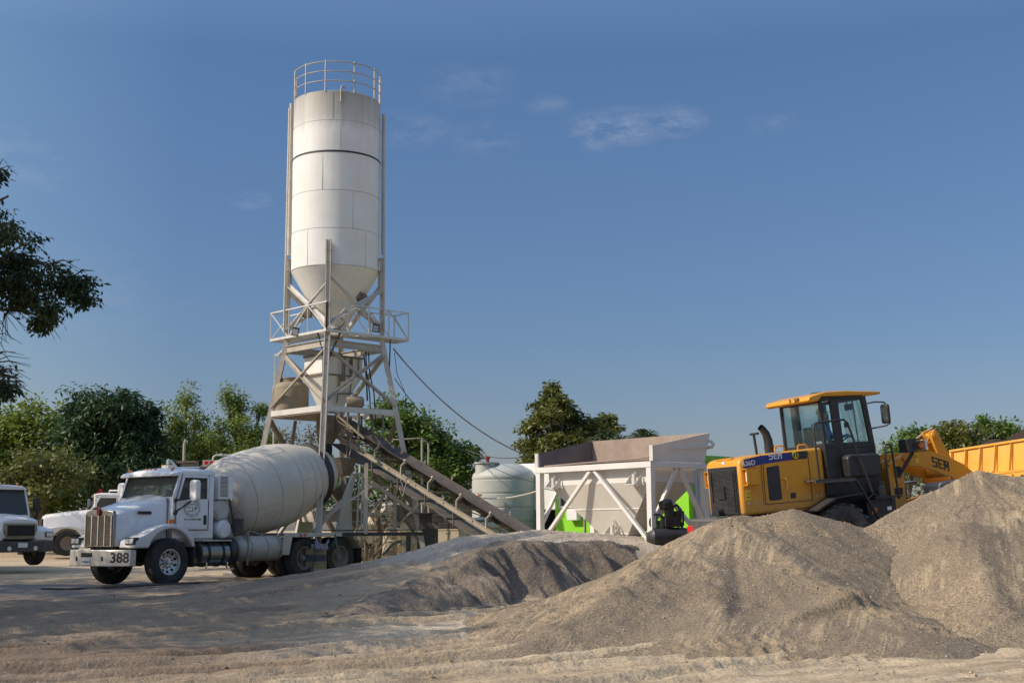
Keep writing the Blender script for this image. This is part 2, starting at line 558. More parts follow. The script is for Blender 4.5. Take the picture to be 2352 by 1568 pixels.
def ground_mat():
    m, t, N, L = nt('dirt_ground')
    out = N.new('ShaderNodeOutputMaterial')
    b = N.new('ShaderNodeBsdfPrincipled')
    L.new(b.outputs[0], out.inputs[0])
    b.inputs['Specular IOR Level'].default_value = .2
    tc = N.new('ShaderNodeTexCoord').outputs['Object']
    sp = N.new('ShaderNodeSeparateXYZ')
    L.new(tc, sp.inputs[0])
    big = noise(t, tc, .16, 5, .6)
    c = mix(t, ramp(t, big, [(.3, 0), (.7, 1)]), (.46, .352, .215), (.64, .50, .325))
    # wheel-dragged streaks, along the haul direction
    mp = N.new('ShaderNodeMapping')
    mp.inputs['Rotation'].default_value = (0, 0, -.5)
    L.new(tc, mp.inputs[0])
    st = noise(t, mp.outputs[0], 1.0, 7, .68, (.22, 2.0, 1))
    c = mix(t, ramp(t, st, [(.46, 0), (.64, .8)]), c, (.27, .195, .12))
    st2 = noise(t, mp.outputs[0], 1.7, 6, .7, (.2, 2.6, 1))
    c = mix(t, ramp(t, st2, [(.54, 0), (.72, .75)]), c, (.70, .575, .40))
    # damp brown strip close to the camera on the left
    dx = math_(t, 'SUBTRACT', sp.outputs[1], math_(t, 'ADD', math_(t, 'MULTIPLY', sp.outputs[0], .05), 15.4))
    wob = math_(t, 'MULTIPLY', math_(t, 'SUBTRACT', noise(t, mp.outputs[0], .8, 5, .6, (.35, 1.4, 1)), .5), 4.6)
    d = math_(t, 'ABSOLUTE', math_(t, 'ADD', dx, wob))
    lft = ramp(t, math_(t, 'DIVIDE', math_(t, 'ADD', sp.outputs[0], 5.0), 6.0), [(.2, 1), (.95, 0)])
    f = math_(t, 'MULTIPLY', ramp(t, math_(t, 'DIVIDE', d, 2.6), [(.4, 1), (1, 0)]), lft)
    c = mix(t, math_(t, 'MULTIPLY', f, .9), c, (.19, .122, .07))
    # damp dirt on the left half, darkened further in colour for the shade there
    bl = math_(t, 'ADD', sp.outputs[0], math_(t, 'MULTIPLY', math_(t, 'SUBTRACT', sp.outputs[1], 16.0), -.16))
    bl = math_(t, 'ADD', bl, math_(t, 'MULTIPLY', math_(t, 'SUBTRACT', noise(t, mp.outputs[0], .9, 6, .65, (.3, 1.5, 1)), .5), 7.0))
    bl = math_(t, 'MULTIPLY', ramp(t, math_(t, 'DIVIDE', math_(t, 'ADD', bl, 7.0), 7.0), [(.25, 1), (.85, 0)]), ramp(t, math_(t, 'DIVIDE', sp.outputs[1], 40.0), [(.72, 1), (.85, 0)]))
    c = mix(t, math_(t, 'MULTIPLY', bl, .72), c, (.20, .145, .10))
    # wet washout by the mixer truck
    wx = math_(t, 'DIVIDE', math_(t, 'ADD', sp.outputs[0], 8.5), 7.5)
    wy = math_(t, 'DIVIDE', math_(t, 'SUBTRACT', sp.outputs[1], 28.6), 4.4)
    rr = math_(t, 'SQRT', math_(t, 'ADD', math_(t, 'MULTIPLY', wx, wx), math_(t, 'MULTIPLY', wy, wy)))
    rr = math_(t, 'ADD', rr, math_(t, 'MULTIPLY', math_(t, 'SUBTRACT', noise(t, tc, .55, 5, .6), .5), 1.7))
    wet = ramp(t, rr, [(.55, 1), (1.0, 0)])
    c = mix(t, math_(t, 'MULTIPLY', wet, .85), c, (.105, .092, .082))
    # cement fines spilt over the ramp top
    top = ramp(t, math_(t, 'ADD', sp.outputs[2], math_(t, 'MULTIPLY', math_(t, 'SUBTRACT', noise(t, tc, 1.4, 6, .7), .5), .7)), [(.85, 0), (1.25, .65)])
    c = mix(t, top, c, (.53, .455, .365))
    # pale lane packed down by the loader
    ln = math_(t, 'SUBTRACT', math_(t, 'MULTIPLY', math_(t, 'SUBTRACT', sp.outputs[0], 1.0), .83), math_(t, 'MULTIPLY', math_(t, 'SUBTRACT', sp.outputs[1], 22.5), .56))
    ln = math_(t, 'ABSOLUTE', math_(t, 'ADD', math_(t, 'SUBTRACT', ln, .35), wob))
    c = mix(t, math_(t, 'MULTIPLY', ramp(t, ln, [(.0, .8), (1.0, .0)]), ramp(t, math_(t, 'DIVIDE', math_(t, 'ADD', sp.outputs[0], 4.2), 3.2), [(.1, .12), (1, 1)])), c, (.66, .545, .395))
    g = noise(t, tc, 22, 3, .7)
    c = mix(t, ramp(t, g, [(.36, .55), (.5, 0)]), c, (.21, .16, .12))
    g2 = noise(t, tc, 48, 2, .7)
    c = mix(t, ramp(t, g2, [(.62, 0), (.72, .6)]), c, (.62, .57, .5))
    L.new(c, b.inputs['Base Color'])
    rg = N.new('ShaderNodeMapRange')
    L.new(wet, rg.inputs[0])
    rg.inputs[3].default_value = .95
    rg.inputs[4].default_value = .45
    L.new(rg.outputs[0], b.inputs['Roughness'])
    h = math_(t, 'ADD', math_(t, 'MULTIPLY', st, 1.6), math_(t, 'ADD', math_(t, 'MULTIPLY', g, .35), math_(t, 'MULTIPLY', noise(t, tc, 5, 6, .7), 1.4)))
    bump(t, h, .8, .05, b)
    return m


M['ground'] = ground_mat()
# ------------------------------------------------------------------ light and sky
SUN_EL, SUN_AZ = 37.0, (-.966, -.259)          # horizontal direction towards the sun
sun = bpy.data.objects.new('sun', bpy.data.lights.new('sun', 'SUN'))
COL.objects.link(sun)
sd = V((SUN_AZ[0] * math.cos(R(SUN_EL)), SUN_AZ[1] * math.cos(R(SUN_EL)), math.sin(R(SUN_EL)))).normalized()
sun.rotation_euler = sd.to_track_quat('Z', 'Y').to_euler()
sun.location = (-20, -10, 30)
sun.data.energy = 4.15
sun.data.angle = R(.5)
sun.data.color = (1.0, .885, .73)

W = bpy.data.worlds.new('World')
S.world = W
W.use_nodes = True
wt = W.node_tree
wt.nodes.clear()
wo = wt.nodes.new('ShaderNodeOutputWorld')
bg = wt.nodes.new('ShaderNodeBackground')
bg.inputs[1].default_value = .12
wt.links.new(bg.outputs[0], wo.inputs[0])
sk = wt.nodes.new('ShaderNodeTexSky')
sk.sky_type = 'NISHITA'
sk.sun_disc = False
sk.sun_elevation = R(SUN_EL)
sk.sun_rotation = math.atan2(SUN_AZ[0], SUN_AZ[1])
sk.air_density = 1.0
sk.dust_density = .8
sk.ozone_density = 3.0
skc = sk.outputs[0]
# evening haze dulls the low sky; the unseen part overhead is brightened as fill light
wz = wt.nodes.new('ShaderNodeSeparateXYZ')
wt.links.new(wt.nodes.new('ShaderNodeTexCoord').outputs['Generated'], wz.inputs[0])
lowc = ramp(wt, wz.outputs[2], [(0, (.62, .55, .62)), (.14, (.56, .61, .71)), (.36, (.64, .76, .88)), (.60, (2.05, 1.98, 1.9))])
skc = mix(wt, 1.0, skc, lowc, 'MULTIPLY')
wd_ = wt.nodes.new('ShaderNodeVectorMath')
wd_.operation = 'DOT_PRODUCT'
wt.links.new(wt.nodes.new('ShaderNodeTexCoord').outputs['Generated'], wd_.inputs[0])
wd_.inputs[1].default_value = (SUN_AZ[0], SUN_AZ[1], 0)
skc = mix(wt, 1.0, skc, ramp(wt, wd_.outputs['Value'], [(.0, (1, 1, 1)), (.14, (1.36, 1.27, 1.12)), (1, (1.5, 1.4, 1.25))]), 'MULTIPLY')
# thin fair-weather wisps at fixed bearings in the sky
wtc = wt.nodes.new('ShaderNodeTexCoord').outputs['Generated']
wn = noise(wt, wtc, 17, 10, .74, (1.0, 1.0, 2.6))
acc = None
for (px, py, rad, amt) in ((1385, 300, 2.2, .36), (1440, 290, 2.2, .28), (1545, 280, 1.8, .3), (1080, 195, 2.6, .10), (940, 300, 2.2, .15),
                           (1120, 325, 2.2, .12), (1255, 240, 1.2, .14), (580, 462, 1.1, .2), (20, 370, 3.4, .13), (180, 690, 6, .06), (1780, 285, 1.5, .12)):
    dvec = (at(px, py, 100) - EYE).normalized()
    dn = wt.nodes.new('ShaderNodeVectorMath')
    dn.operation = 'SUBTRACT'
    wt.links.new(wtc, dn.inputs[0])
    dn.inputs[1].default_value = dvec
    sc = wt.nodes.new('ShaderNodeVectorMath')
    sc.operation = 'MULTIPLY'
    wt.links.new(dn.outputs[0], sc.inputs[0])
    sc.inputs[1].default_value = (1, 1, 2.2)
    ln = wt.nodes.new('ShaderNodeVectorMath')
    ln.operation = 'LENGTH'
    wt.links.new(sc.outputs[0], ln.inputs[0])
    k = math_(wt, 'SUBTRACT', 1.0, math_(wt, 'DIVIDE', ln.outputs['Value'], math.tan(R(rad))), True)
    k = math_(wt, 'MULTIPLY', k, amt)
    acc = k if acc is None else math_(wt, 'MAXIMUM', acc, k)
cl = math_(wt, 'MULTIPLY', ramp(wt, wn, [(.42, 0), (.72, 1)]), acc)
skc = mix(wt, cl, skc, (8.5, 8.2, 8.3))
wt.links.new(skc, bg.inputs[0])
S.view_settings.view_transform = 'Standard'
S.view_settings.look = 'None'
S.view_settings.exposure = 0.0
S.view_settings.gamma = 1.0


# ------------------------------------------------------------------ ground
def sstep(a, b, x):
    t = np.clip((x - a) / (b - a), 0, 1)
    return t * t * (3 - 2 * t)


def vnoise(x, y, seed=0):
    """smooth value noise on numpy arrays"""
    xi, yi = np.floor(x).astype(np.int64), np.floor(y).astype(np.int64)
    xf, yf = x - xi, y - yi
    u, v = xf * xf * (3 - 2 * xf), yf * yf * (3 - 2 * yf)

    def h(a, b):
        n = (a * 374761393 + b * 668265263 + seed * 1274126177) & 0x7fffffff
        n = ((n ^ (n >> 13)) * 1274126177) & 0x7fffffff
        return ((n ^ (n >> 16)) & 0xffff) / 65535.0
    return (h(xi, yi) * (1 - u) + h(xi + 1, yi) * u) * (1 - v) + (h(xi, yi + 1) * (1 - u) + h(xi + 1, yi + 1) * u) * v


def fbm(x, y, o=4, seed=0, g=.5):
    a, s, n = 0, 1.0, 0
    for i in range(o):
        a = a + s * (vnoise(x * 2 ** i, y * 2 ** i, seed + i) - .5)
        n += s
        s *= g
    return a / n * 2


def tread(x, y):
    """lug prints of the loader tyres along the foot of the heaps and up to the ramp"""
    out = np.zeros_like(np.asarray(x, float))
    for (ax, ay, bx, by, hw, amp) in ((1.7, 15.1, 3.4, 15.6, .36, .03), (4.2, 16.5, 6.1, 18.1, .40, .045), (4.9, 15.9, 6.6, 17.2, .36, .03), (5.6, 14.8, 9.5, 15.4, .40, .025), (-2.5, 15.6, 1.5, 19.2, .38, .035), (-1.4, 15.2, 2.4, 18.6, .38, .035), (-.6, 13.9, 4.5, 14.6, .4, .025), (-3.5, 18.2, 1.2, 22.6, .35, .035), (-1.0, 19.6, 1.5, 22.0, .4, .035), (-5.2, 21.5, -1.6, 25.5, .4, .03)):
        L = math.hypot(bx - ax, by - ay)
        ux, uy = (bx - ax) / L, (by - ay) / L
        u = (x - ax) * ux + (y - ay) * uy
        w = -(x - ax) * uy + (y - ay) * ux
        w = w + .12 * np.sin(u * 1.3)
        m = sstep(0, .4, u) * sstep(L, L - .4, u) * sstep(hw, hw * .8, np.abs(w))
        lug = np.abs(((u / .23 + np.sign(w) * .25 + np.abs(w) * 1.1) % 1.0) - .5) * 2
        out = out + m * amp * (sstep(.35, .65, lug) - .6) * np.clip(.8 + 1.3 * fbm(x * 2.3, y * 2.3, 3, 5), 0, 1.6)
        out = out + .6 * amp * np.exp(-((np.abs(w) - hw) / .07) ** 2) * sstep(0, .4, u) * sstep(L, L - .4, u)
    return out


def zg(x, y, detail=True):
    x, y = np.asarray(x, float), np.asarray(y, float)
    z = .08 + .28 * sstep(13, 29, y) + .16 * sstep(36, 54, y)
    hx = np.interp(x, [-8.5, -5.7, -3.7, -2.3, -1.1, .7, 3.0, 4.5, 8, 20], [0, .12, .46, .70, 1.02, 1.17, .95, .62, .55, .5])
    yb = np.clip(19.2 + (x + 3.1) * 1.15, 17.5, 26.0)
    front = sstep(0, 1, (y - yb) / np.maximum(27.6 - yb, .5))
    back = np.where(x < 1.5, 1 - sstep(28.6, 31.2, y), 1 - sstep(31, 36, y))
    z = z + hx * front * back
    if detail:
        near = sstep(45, 30, y) * sstep(-30, -14, x) * sstep(30, 18, x)
        z = z + near * (.06 * fbm(x * .5, y * .5, 4, 3) + .035 * fbm(x * 2.2, y * 2.2, 4, 9))
        # wheel ruts running up towards the ramp
        c, s = math.cos(.62), math.sin(.62)
        u, w = x * c + y * s, -x * s + y * c
        for (w0, amp) in ((9.8, .03), (11.2, .035), (12.1, .03), (13.0, .04), (14.2, .03), (15.1, .045), (17.0, .05), (18.1, .03), (19.6, .04), (21.4, .035), (23, .03)):
            d = w - w0 - .35 * np.sin(u * .35 + w0)
            z = z + 1.3 * near * amp * (1.5 * np.exp(-((np.abs(d) - .28) / .10) ** 2) - 1.7 * np.exp(-(d / .2) ** 2))
            z = z + near * .022 * np.exp(-(d / .22) ** 2) * np.sin(u * 17 + np.abs(d) * 9)
        # churned crumbs
        cr = np.clip(fbm(x * 6.5, y * 6.5, 3, 21) - .24, 0, 1)
        z = z + near * .15 * cr * np.clip(fbm(x * .45, y * .45, 2, 33) + .25, 0, 1)
    return z + tread(x, y)


def zat(x, y):
    return float(zg(np.array([x]), np.array([y]))[0])


def grid_mesh(name, X, Y, Z, mat, keep=None):
    ny, nx = X.shape
    me = bpy.data.meshes.new(name)
    co = np.stack([X, Y, Z], -1).reshape(-1, 3)
    idx = np.arange(nx * ny).reshape(ny, nx)
    q = np.stack([idx[:-1, :-1], idx[:-1, 1:], idx[1:, 1:], idx[1:, :-1]], -1).reshape(-1, 4)
    if keep is not None:
        k = keep.reshape(-1)
        q = q[k[q].any(1)]
        used = np.unique(q)
        rm = -np.ones(nx * ny, int)
        rm[used] = np.arange(len(used))
        co, q = co[used], rm[q]
    me.vertices.add(len(co))
    me.vertices.foreach_set('co', co.ravel())
    me.loops.add(q.size)
    me.loops.foreach_set('vertex_index', q.ravel().astype(np.int32))
    me.polygons.add(len(q))
    me.polygons.foreach_set('loop_start', (np.arange(len(q)) * 4).astype(np.int32))
    me.polygons.foreach_set('use_smooth', np.ones(len(q), bool))
    me.update()
    me.validate()
    me.materials.append(mat)
    o = bpy.data.objects.new(name, me)
    COL.objects.link(o)
    return o


gx = np.concatenate([[-900, -500, -250, -120, -70, -45, -32, -24], np.arange(-18, -10, .25), np.arange(-10, 12, .07), np.arange(12, 22, .3), [26, 34, 48, 75, 120, 250, 500, 900]])
gy = np.concatenate([[-60, -20, 0, 4, 7], np.arange(9, 29, .07), np.arange(29, 46, .25), [48, 51, 55, 60, 70, 90, 120, 180, 300, 500, 900, 1500]])
GX, GY = np.meshgrid(gx, gy)
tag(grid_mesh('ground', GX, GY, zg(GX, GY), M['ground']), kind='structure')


# ------------------------------------------------------------------ piles
def softmax_ridge(x, y, segs, k=9.0):
    """ridge lines with their own height and side slope, blended"""
    acc = 0
    for (a, b, za, zb, sl) in segs:
        ax, ay = a
        bx, by = b
        dx, dy = bx - ax, by - ay
        L2 = dx * dx + dy * dy + 1e-9
        t = np.clip(((x - ax) * dx + (y - ay) * dy) / L2, 0, 1)
        d = np.hypot(x - ax - t * dx, y - ay - t * dy)
        d = np.sqrt(d * d + .12 ** 2) - .12
        acc = acc + np.exp(k * (za + t * (zb - za) - sl * d))
    return np.log(acc) / k


PILES = []


def pile(name, label, segs, x0, x1, y0, y1, step, mat, seed, rough=1.0, ribs=.05):
    xs, ys = np.arange(x0, x1, step), np.arange(y0, y1, step)
    X, Y = np.meshgrid(xs, ys)
    wx = X + .20 * fbm(X * .8, Y * .8, 3, seed)
    wy = Y + .20 * fbm(X * .8, Y * .8, 3, seed + 5)
    Z = softmax_ridge(wx, wy, segs)
    g = zg(X, Y, False)
    # foot spreads out
    hgt = Z - g
    Z = np.where(hgt < .35, g + (hgt - .35) * .62 + .35, Z)
    hgt = Z - g
    # slides running straight down the slope
    gyy, gxx = np.gradient(Z, step)
    ang = np.arctan2(gyy, gxx)
    cx, cy = segs[0][0]
    tang = np.arctan2(Y - cy, X - cx)
    m = sstep(.05, .5, hgt)
    Z = Z + m * ribs * fbm(tang * 9 + .15 * X, hgt * .7, 4, seed + 9, .6) * rough
    Z = Z + m * .028 * fbm(X * 1.6, Y * 1.6, 4, seed + 2) * rough + .012 * fbm(X * 7, Y * 7, 3, seed + 3) * rough
    # slump scars and clods
    sc = fbm(X * 1.1 + .6 * hgt, Y * 1.1, 3, seed + 20)
    Z = Z - m * .05 * sstep(.30, .42, sc) + m * .03 * np.clip(fbm(X * 9, Y * 9, 2, seed + 30) - .42, 0, 1)
    # a shelf scraped flat by the bucket edge
    if seed == 41:
        L = math.hypot(1.5, .75)
        u = ((X - 3.25) * 1.5 + (Y - 16.25) * .75) / L
        w = (-(X - 3.25) * .75 + (Y - 16.25) * 1.5) / L
        Z = Z + .15 * sstep(-.1, .5, u) * sstep(L + .1, L - .15, u) * sstep(-.10, .0, w) * sstep(.7, .1, w) * (.4 + .6 * u / L)
    Z = Z + tread(X, Y) * sstep(.9, .3, hgt)
    keep = (Z - zg(X, Y)) > -.06
    o = grid_mesh(name, X, Y, Z, mat, keep)
    PILES.append((X, Y, Z, keep))
    return tag(o, label, 'gravel pile', 'piles of crushed gravel')


# the long pile in front of the loader
pile('gravel_pile', 'long low gravel pile in front of the yellow loader, tongue reaching left over the dirt',
     [((3.5, 20.4), (4.5, 20.7), 1.72, 1.79, .50), ((3.5, 20.4), (2.2, 18.8), 1.68, 1.08, .48), ((2.1, 18.8), (.1, 15.2), 1.10, .10, .40),
      ((4.5, 20.7), (5.7, 20.95), 1.79, 1.55, .56), ((3.7, 19.6), (4.4, 17.0), 1.45, .62, .38), ((2.7, 19.2), (2.6, 16.6), 1.25, .50, .40)],
     -1.6, 9.5, 13.2, 24.2, .04, M['gravel'], 41, 1.0, .045)
pile('gravel_pile', 'tallest gravel heap at the right edge, below the loader bucket',
     [((7.85, 21.6), (9.8, 21.9), 2.42, 2.40, .56), ((9.8, 21.9), (13, 21.5), 2.40, 2.5, .56), ((7.85, 21.6), (5.8, 20.9), 2.40, 1.55, .56),
      ((7.8, 21.4), (6.95, 19.4), 2.25, 1.55, .60), ((6.95, 19.4), (6.3, 16.7), 1.55, .60, .62), ((8.2, 20.6), (7.9, 16.0), 1.95, .55, .42), ((9.4, 19.8), (10.4, 16.0), 1.7, .60, .42)],
     4.6, 14.5, 15.0, 26.2, .04, M['gravel'], 77, 1.1, .05)


def bank():
    """cut bank of grey sand under the ramp edge, its face gullied"""
    B0 = np.array([-3.1, 19.2])
    u = np.array([.642, .766])
    n = np.array([-.766, .642])
    t = np.arange(-.6, 10.6, .04)
    s = np.arange(-.9, 3.2, .045)
    Tm, Sm = np.meshgrid(t, s)
    X = B0[0] + Tm * u[0] + Sm * n[0]
    Y = B0[1] + Tm * u[1] + Sm * n[1]
    base = zg(X, Y, False)
    foot = .08 + .28 * sstep(13, 29, Y)
    H = np.interp(Tm, [-.6, .4, 1.5, 3.0, 4.3, 5.2, 6, 8.5, 10.6], [-.2, -.02, .14, .34, .68, .94, 1.0, .96, .85])
    H = H * (1 + .10 * fbm(Tm * 1.3, Tm * 0, 3, 4))
    # gullies and buttresses
    gul = .55 * fbm(Tm * 1.5 + .25 * Sm, Sm * .35, 4, 12, .62) + .30 * np.abs(fbm(Tm * 2.4, Sm * .5, 3, 15))
    sl = np.interp(Tm, [0, 3, 4.5, 6], [.28, .5, .95, 1.1])
    f = (Sm + gul * np.interp(Tm, [0, 3, 5], [.35, .6, 1.0])) * sl
    toe = .30 * np.exp(-((Sm - .12) / .35) ** 2) * np.clip(fbm(Tm * .9, Sm, 3, 19) + .35, 0, 1)
    rise = np.minimum(H, np.maximum(f, 0) ** 1.15) + toe * .55 * np.clip(Tm - .6, 0, 1)
    Z = foot + rise - .02 + .035 * fbm(X * 6, Y * 6, 4, 3) + .02 * fbm(X * 14, Y * 14, 2, 8)
    # behind the lip it dips under the ramp surface
    lip = np.maximum(0, Sm - H / np.maximum(sl, .2) - .55)
    Z = Z - lip * .5
    keep = (Z - zg(X, Y)) > -.08
    o = grid_mesh('sand_bank', X, Y, Z, M['gravel_grey'], keep)
    tag(o, 'grey sand bank with a steep gullied face below the ramp edge', 'sand bank', 'piles of crushed gravel')


bank()
# ------------------------------------------------------------------ wheels
def wheel(parent, c, r, w, rr, side=-1, rim='rim', tyre='rubber', lugs=0, holes=10, dual=False):
    """axle along local y, outer face towards side*y"""
    c = V(c)
    ax = V((0, side, 0))
    h = w / 2
    t = MB().lathe([(rr * .93, -h * .75), (rr * 1.08, -h * .95), (r * .86, -h), (r * .955, -h * .9), (r, -h * .66), (r * 1.005, 0), (r, h * .66), (r * .955, h * .9),
                    (r * .86, h), (rr * 1.08, h * .95), (rr * .93, h * .75)], 40, c, ax)
    if lugs:
        for k in range(lugs):
            a = 2 * math.pi * k / lugs
            for sd_ in (-1, 1):
                a2 = a + (math.pi / lugs if sd_ > 0 else 0)
                e = V((math.cos(a2), 0, math.sin(a2)))
                tg = V((-math.sin(a2), 0, math.cos(a2)))
                Mx = Matrix((tg, V((0, 1, 0)), e)).transposed() @ Matrix.Rotation(.5 * sd_, 3, 'Z')
                t.box(c + e * (r + .012) + V((0, sd_ * h * .52, 0)), (r * .11, h * .92, .055), Mx)
    wh = MB().lathe([(1e-3, h * .30), (rr * .30, h * .30), (rr * .34, h * .12), (rr * .62, h * .10), (rr * .86, h * .34), (rr * .88, h * .55), (rr * .99, h * .66), (rr, h * .82),
                     (rr * .93, h * .82), (rr * .90, h * .5), (rr * .88, -h * .6), (rr * .97, -h * .8)], 36, c, ax)
    wh.lathe([(1e-3, h * .72), (rr * .17, h * .70), (rr * .22, h * .2)], 20, c, ax)
    if dual:
        wh = MB().lathe([(1e-3, h * .1), (rr * .3, h * .1), (rr * .32, -h * .5), (rr * .7, -h * .55), (rr * .86, -h * .2), (rr * .92, h * .6), (rr, h * .84), (rr * .94, h * .84), (rr * .88, -h * .6)], 36, c, ax)
        wh.lathe([(1e-3, h * .62), (rr * .2, h * .58), (rr * .26, -h * .3)], 20, c, ax)
    n2 = len(wh.f)
    for k in range(holes):
        a = 2 * math.pi * (k + .5) / holes
        for q, rad in ((.74, .11), (.45, .06)):
            p = c + V((math.cos(a) * rr * q, 0, math.sin(a) * rr * q)) + ax * (h * (.235 if q > .6 else .12))
            wh.cyl(p - ax * .02, p + ax * .015, rr * rad, 8)
    o = wh.build('wheel', M[rim], parent, mat2=M['void'], n2=n2)
    t.build('tyre', M[tyre], o)
    return o


def rect_frame(mb, o, u, v, w, h, t, d):
    """picture-frame of bars; o = centre, u/v unit axes, w,h outer size, t bar width, d depth"""
    o, u, v = V(o), V(u), V(v)
    n = u.cross(v)
    Mx = Matrix((u, v, n)).transposed()
    for s in (-1, 1):
        mb.box(o + v * s * (h - t) / 2, (w, t, d), Mx)
        mb.box(o + u * s * (w - t) / 2, (t, h - 2 * t, d), Mx)
    return mb


def rrect(w, h, r, n=5):
    pts = []
    for cx, cy, a0 in ((w / 2 - r, h / 2 - r, 0), (-w / 2 + r, h / 2 - r, 90), (-w / 2 + r, -h / 2 + r, 180), (w / 2 - r, -h / 2 + r, 270)):
        for k in range(n + 1):
            a = R(a0 + 90 * k / n)
            pts.append((cx + r * math.cos(a), cy + r * math.sin(a)))
    return pts


# ------------------------------------------------------------------ the mixer truck under the tower
TR_O, TR_A = V((-8.78, 29.98, .36)), 54.0
kt = thing('mixer_truck', 'white concrete mixer truck numbered 388 parked under the silo tower with a grey drum', 'mixer truck', TR_O, (0, 0, R(TR_A)), 'concrete mixer trucks')

# frame and running gear
f = MB()
for sy in (-1, 1):
    f.b2((-1.0, sy * .38, .74), (6.35, sy * .46, 1.0))
for x in (-.9, .9, 2.2, 3.4, 4.9, 6.2):
    f.b2((x - .06, -.38, .78), (x + .06, .38, .96))
f.tube([(0, -.95, .52), (0, .95, .52)], .07)
f.b2((-.5, -.5, .55), (.6, .5, .95))
for x in (4.25, 5.55):
    f.tube([(x, -.9, .52), (x, .9, .52)], .09)
    f.lathe([(.02, -.25), (.2, -.12), (.22, 0), (.2, .12), (.02, .25)], 14, (x, 0, .54), (1, 0, 0))
f.tube([(.8, 0, .75), (4.25, 0, .62)], .06)
f.build('chassis', M['dark'], kt)
for sy in (-1, 1):
    wheel(kt, (0, sy * 1.0, .535), .54, .31, .30, sy)
    for x in (4.25, 5.55):
        wheel(kt, (x, sy * 1.06, .525), .525, .27, .29, sy, 'rim_dirty', 'rubber', holes=0, dual=True)
        wheel(kt, (x, sy * .74, .525), .525, .27, .29, sy, 'rim_dirty', 'rubber', holes=0, dual=True)

# hood
def hood_ring(x, w, zb, zt, cr):
    pts = []
    for (y, z) in ((-w, zb), (-w, zt - cr), (-w + cr * .3, zt - cr * .35), (-w + cr, zt - .01), (-w * .35, zt + .035), (0, zt + .045)):
        pts.append((x, y, z))
    return pts + [(x, -p[1], p[2]) for p in pts[-2::-1]]
h = MB().loft([hood_ring(-1.10, .52, .90, 1.66, .10), hood_ring(-1.04, .56, .90, 1.70, .12), hood_ring(-.6, .65, .90, 1.83, .14), hood_ring(-.1, .76, .92, 1.97, .16), hood_ring(.14, .84, .95, 2.04, .17)])
hood = h.build('hood', M['truck_white'], kt, 50)
MB().b2((-.62, -.742, 1.62), (-.26, -.70, 1.69)).build('side_badge', M['ink'], hood)
MB().b2((.10, -.853, .98), (.118, -.80, 2.0)).build('hood_seam', M['greyink'], hood)
# fenders
fo = [(-1.02, .86), (-1.00, 1.02), (-.86, 1.10), (-.66, 1.20), (-.45, 1.31), (-.2, 1.385), (.05, 1.40), (.3, 1.36), (.5, 1.25), (.64, 1.08), (.70, .86), (.62, .86),
      (.53, 1.0), (.40, 1.15), (.2, 1.26), (0, 1.29), (-.2, 1.265), (-.40, 1.17), (-.55, 1.02), (-.62, .86)]
for sy in (-1, 1):
    fd = MB().prism(fo, 'y', sy * .58, sy * 1.17).build('fender', M['truck_white'], kt, 40, .035, 3)
    MB().prism([(.0 + .60 * math.cos(R(a)), .62 + .64 * math.sin(R(a))) for a in range(20, 161, 10)] + [(0, .70)], 'y', sy * .5, sy * .56).build('wheel_well', M['void'], fd)
    MB().prism([(.62, .40), (.66, .40), (.71, .95), (.67, .95)], 'y', sy * .72, sy * 1.17).build('mud_flap', M['rubber'], fd)
    hl = MB().prism([(y * sy, z) for y, z in ((.83, .94), (1.16, .94), (1.16, 1.10), (.83, 1.10))], 'x', -1.04, -.90).build('headlight', M['dark'], kt, 35, .012)
    for k in (0, 1):
        y0 = sy * (.86 + .145 * k)
        MB().b2((-1.055, y0, .965), (-1.03, y0 + sy * .125, 1.075)).build('lens', M['lens'], hl, 35, .01)
    MB().b2((-.08, sy * 1.10, 1.415), (.08, sy * 1.155, 1.50)).build('turn_signal', M['orange_lamp'], kt, 35, .01)
# grille
g = MB().prism([(-.54, .885), (-.54, 1.60), (-.47, 1.70), (0, 1.745), (.47, 1.70), (.54, 1.60), (.54, .885)], 'x', -1.20, -1.10)
gr = g.build('grille', M['grille_shell'], kt, 35, .02)
MB().prism([(-.475, .93), (-.475, 1.58), (.475, 1.58), (.475, .93)], 'x', -1.206, -1.20).build('grille_core', M['void'], gr, 0)
sl = MB()
for k in range(34):
    z = .945 + k * .0187
    sl.b2((-1.222, -.475, z), (-1.206, .475, z + .007))
sl.build('grille_slats', M['grille_shell'], gr, 0)
sb = MB()
for y in (-.475, -.238, 0, .238, .475):
    sb.b2((-1.232, y - .014, .92), (-1.203, y + .014, 1.60))
sb.build('grille_bars', M['chrome'], gr, 0)
MB().prism([(-.05, 1.60), (-.065, 1.74), (0, 1.80), (.065, 1.74), (.05, 1.60)], 'x', -1.245, -1.20).build('emblem', M['red'], gr, 35, .01)
# bumper
bo = [(-1.34, -.60), (-1.34, .55), (-1.20, .98), (-1.05, .98), (-1.05, .90), (-1.22, .50), (-1.22, -.55), (-.95, -1.04), (-.95, -1.12), (-1.10, -1.12)]
bp = MB().prism(bo, 'z', .46, .83).build('bumper', M['bumper'], kt, 35, .02)
MB().b2((-1.347, -.05 , .665), (-1.33, .35, .765)).build('air_slot', M['void'], bp, 0, .01)
for y in (-.42, .52):
    MB().b2((-1.346, y - .03, .58), (-1.33, y + .03, .68)).build('tow_hole', M['void'], bp, 0)
lp = MB().b2((-1.352, .0, .49), (-1.338, .30, .635)).build('licence_plate', M['whitedecal'], bp, 0, .005)
text('FR-1893-G', .062, (-1.355, .15, .56), (0, -1, 0), (0, 0, 1), M['greyink'], lp, bold=.001)
wd = V((.24, -.52, 0)).normalized()
wn_ = wd.cross(V((0, 0, 1)))
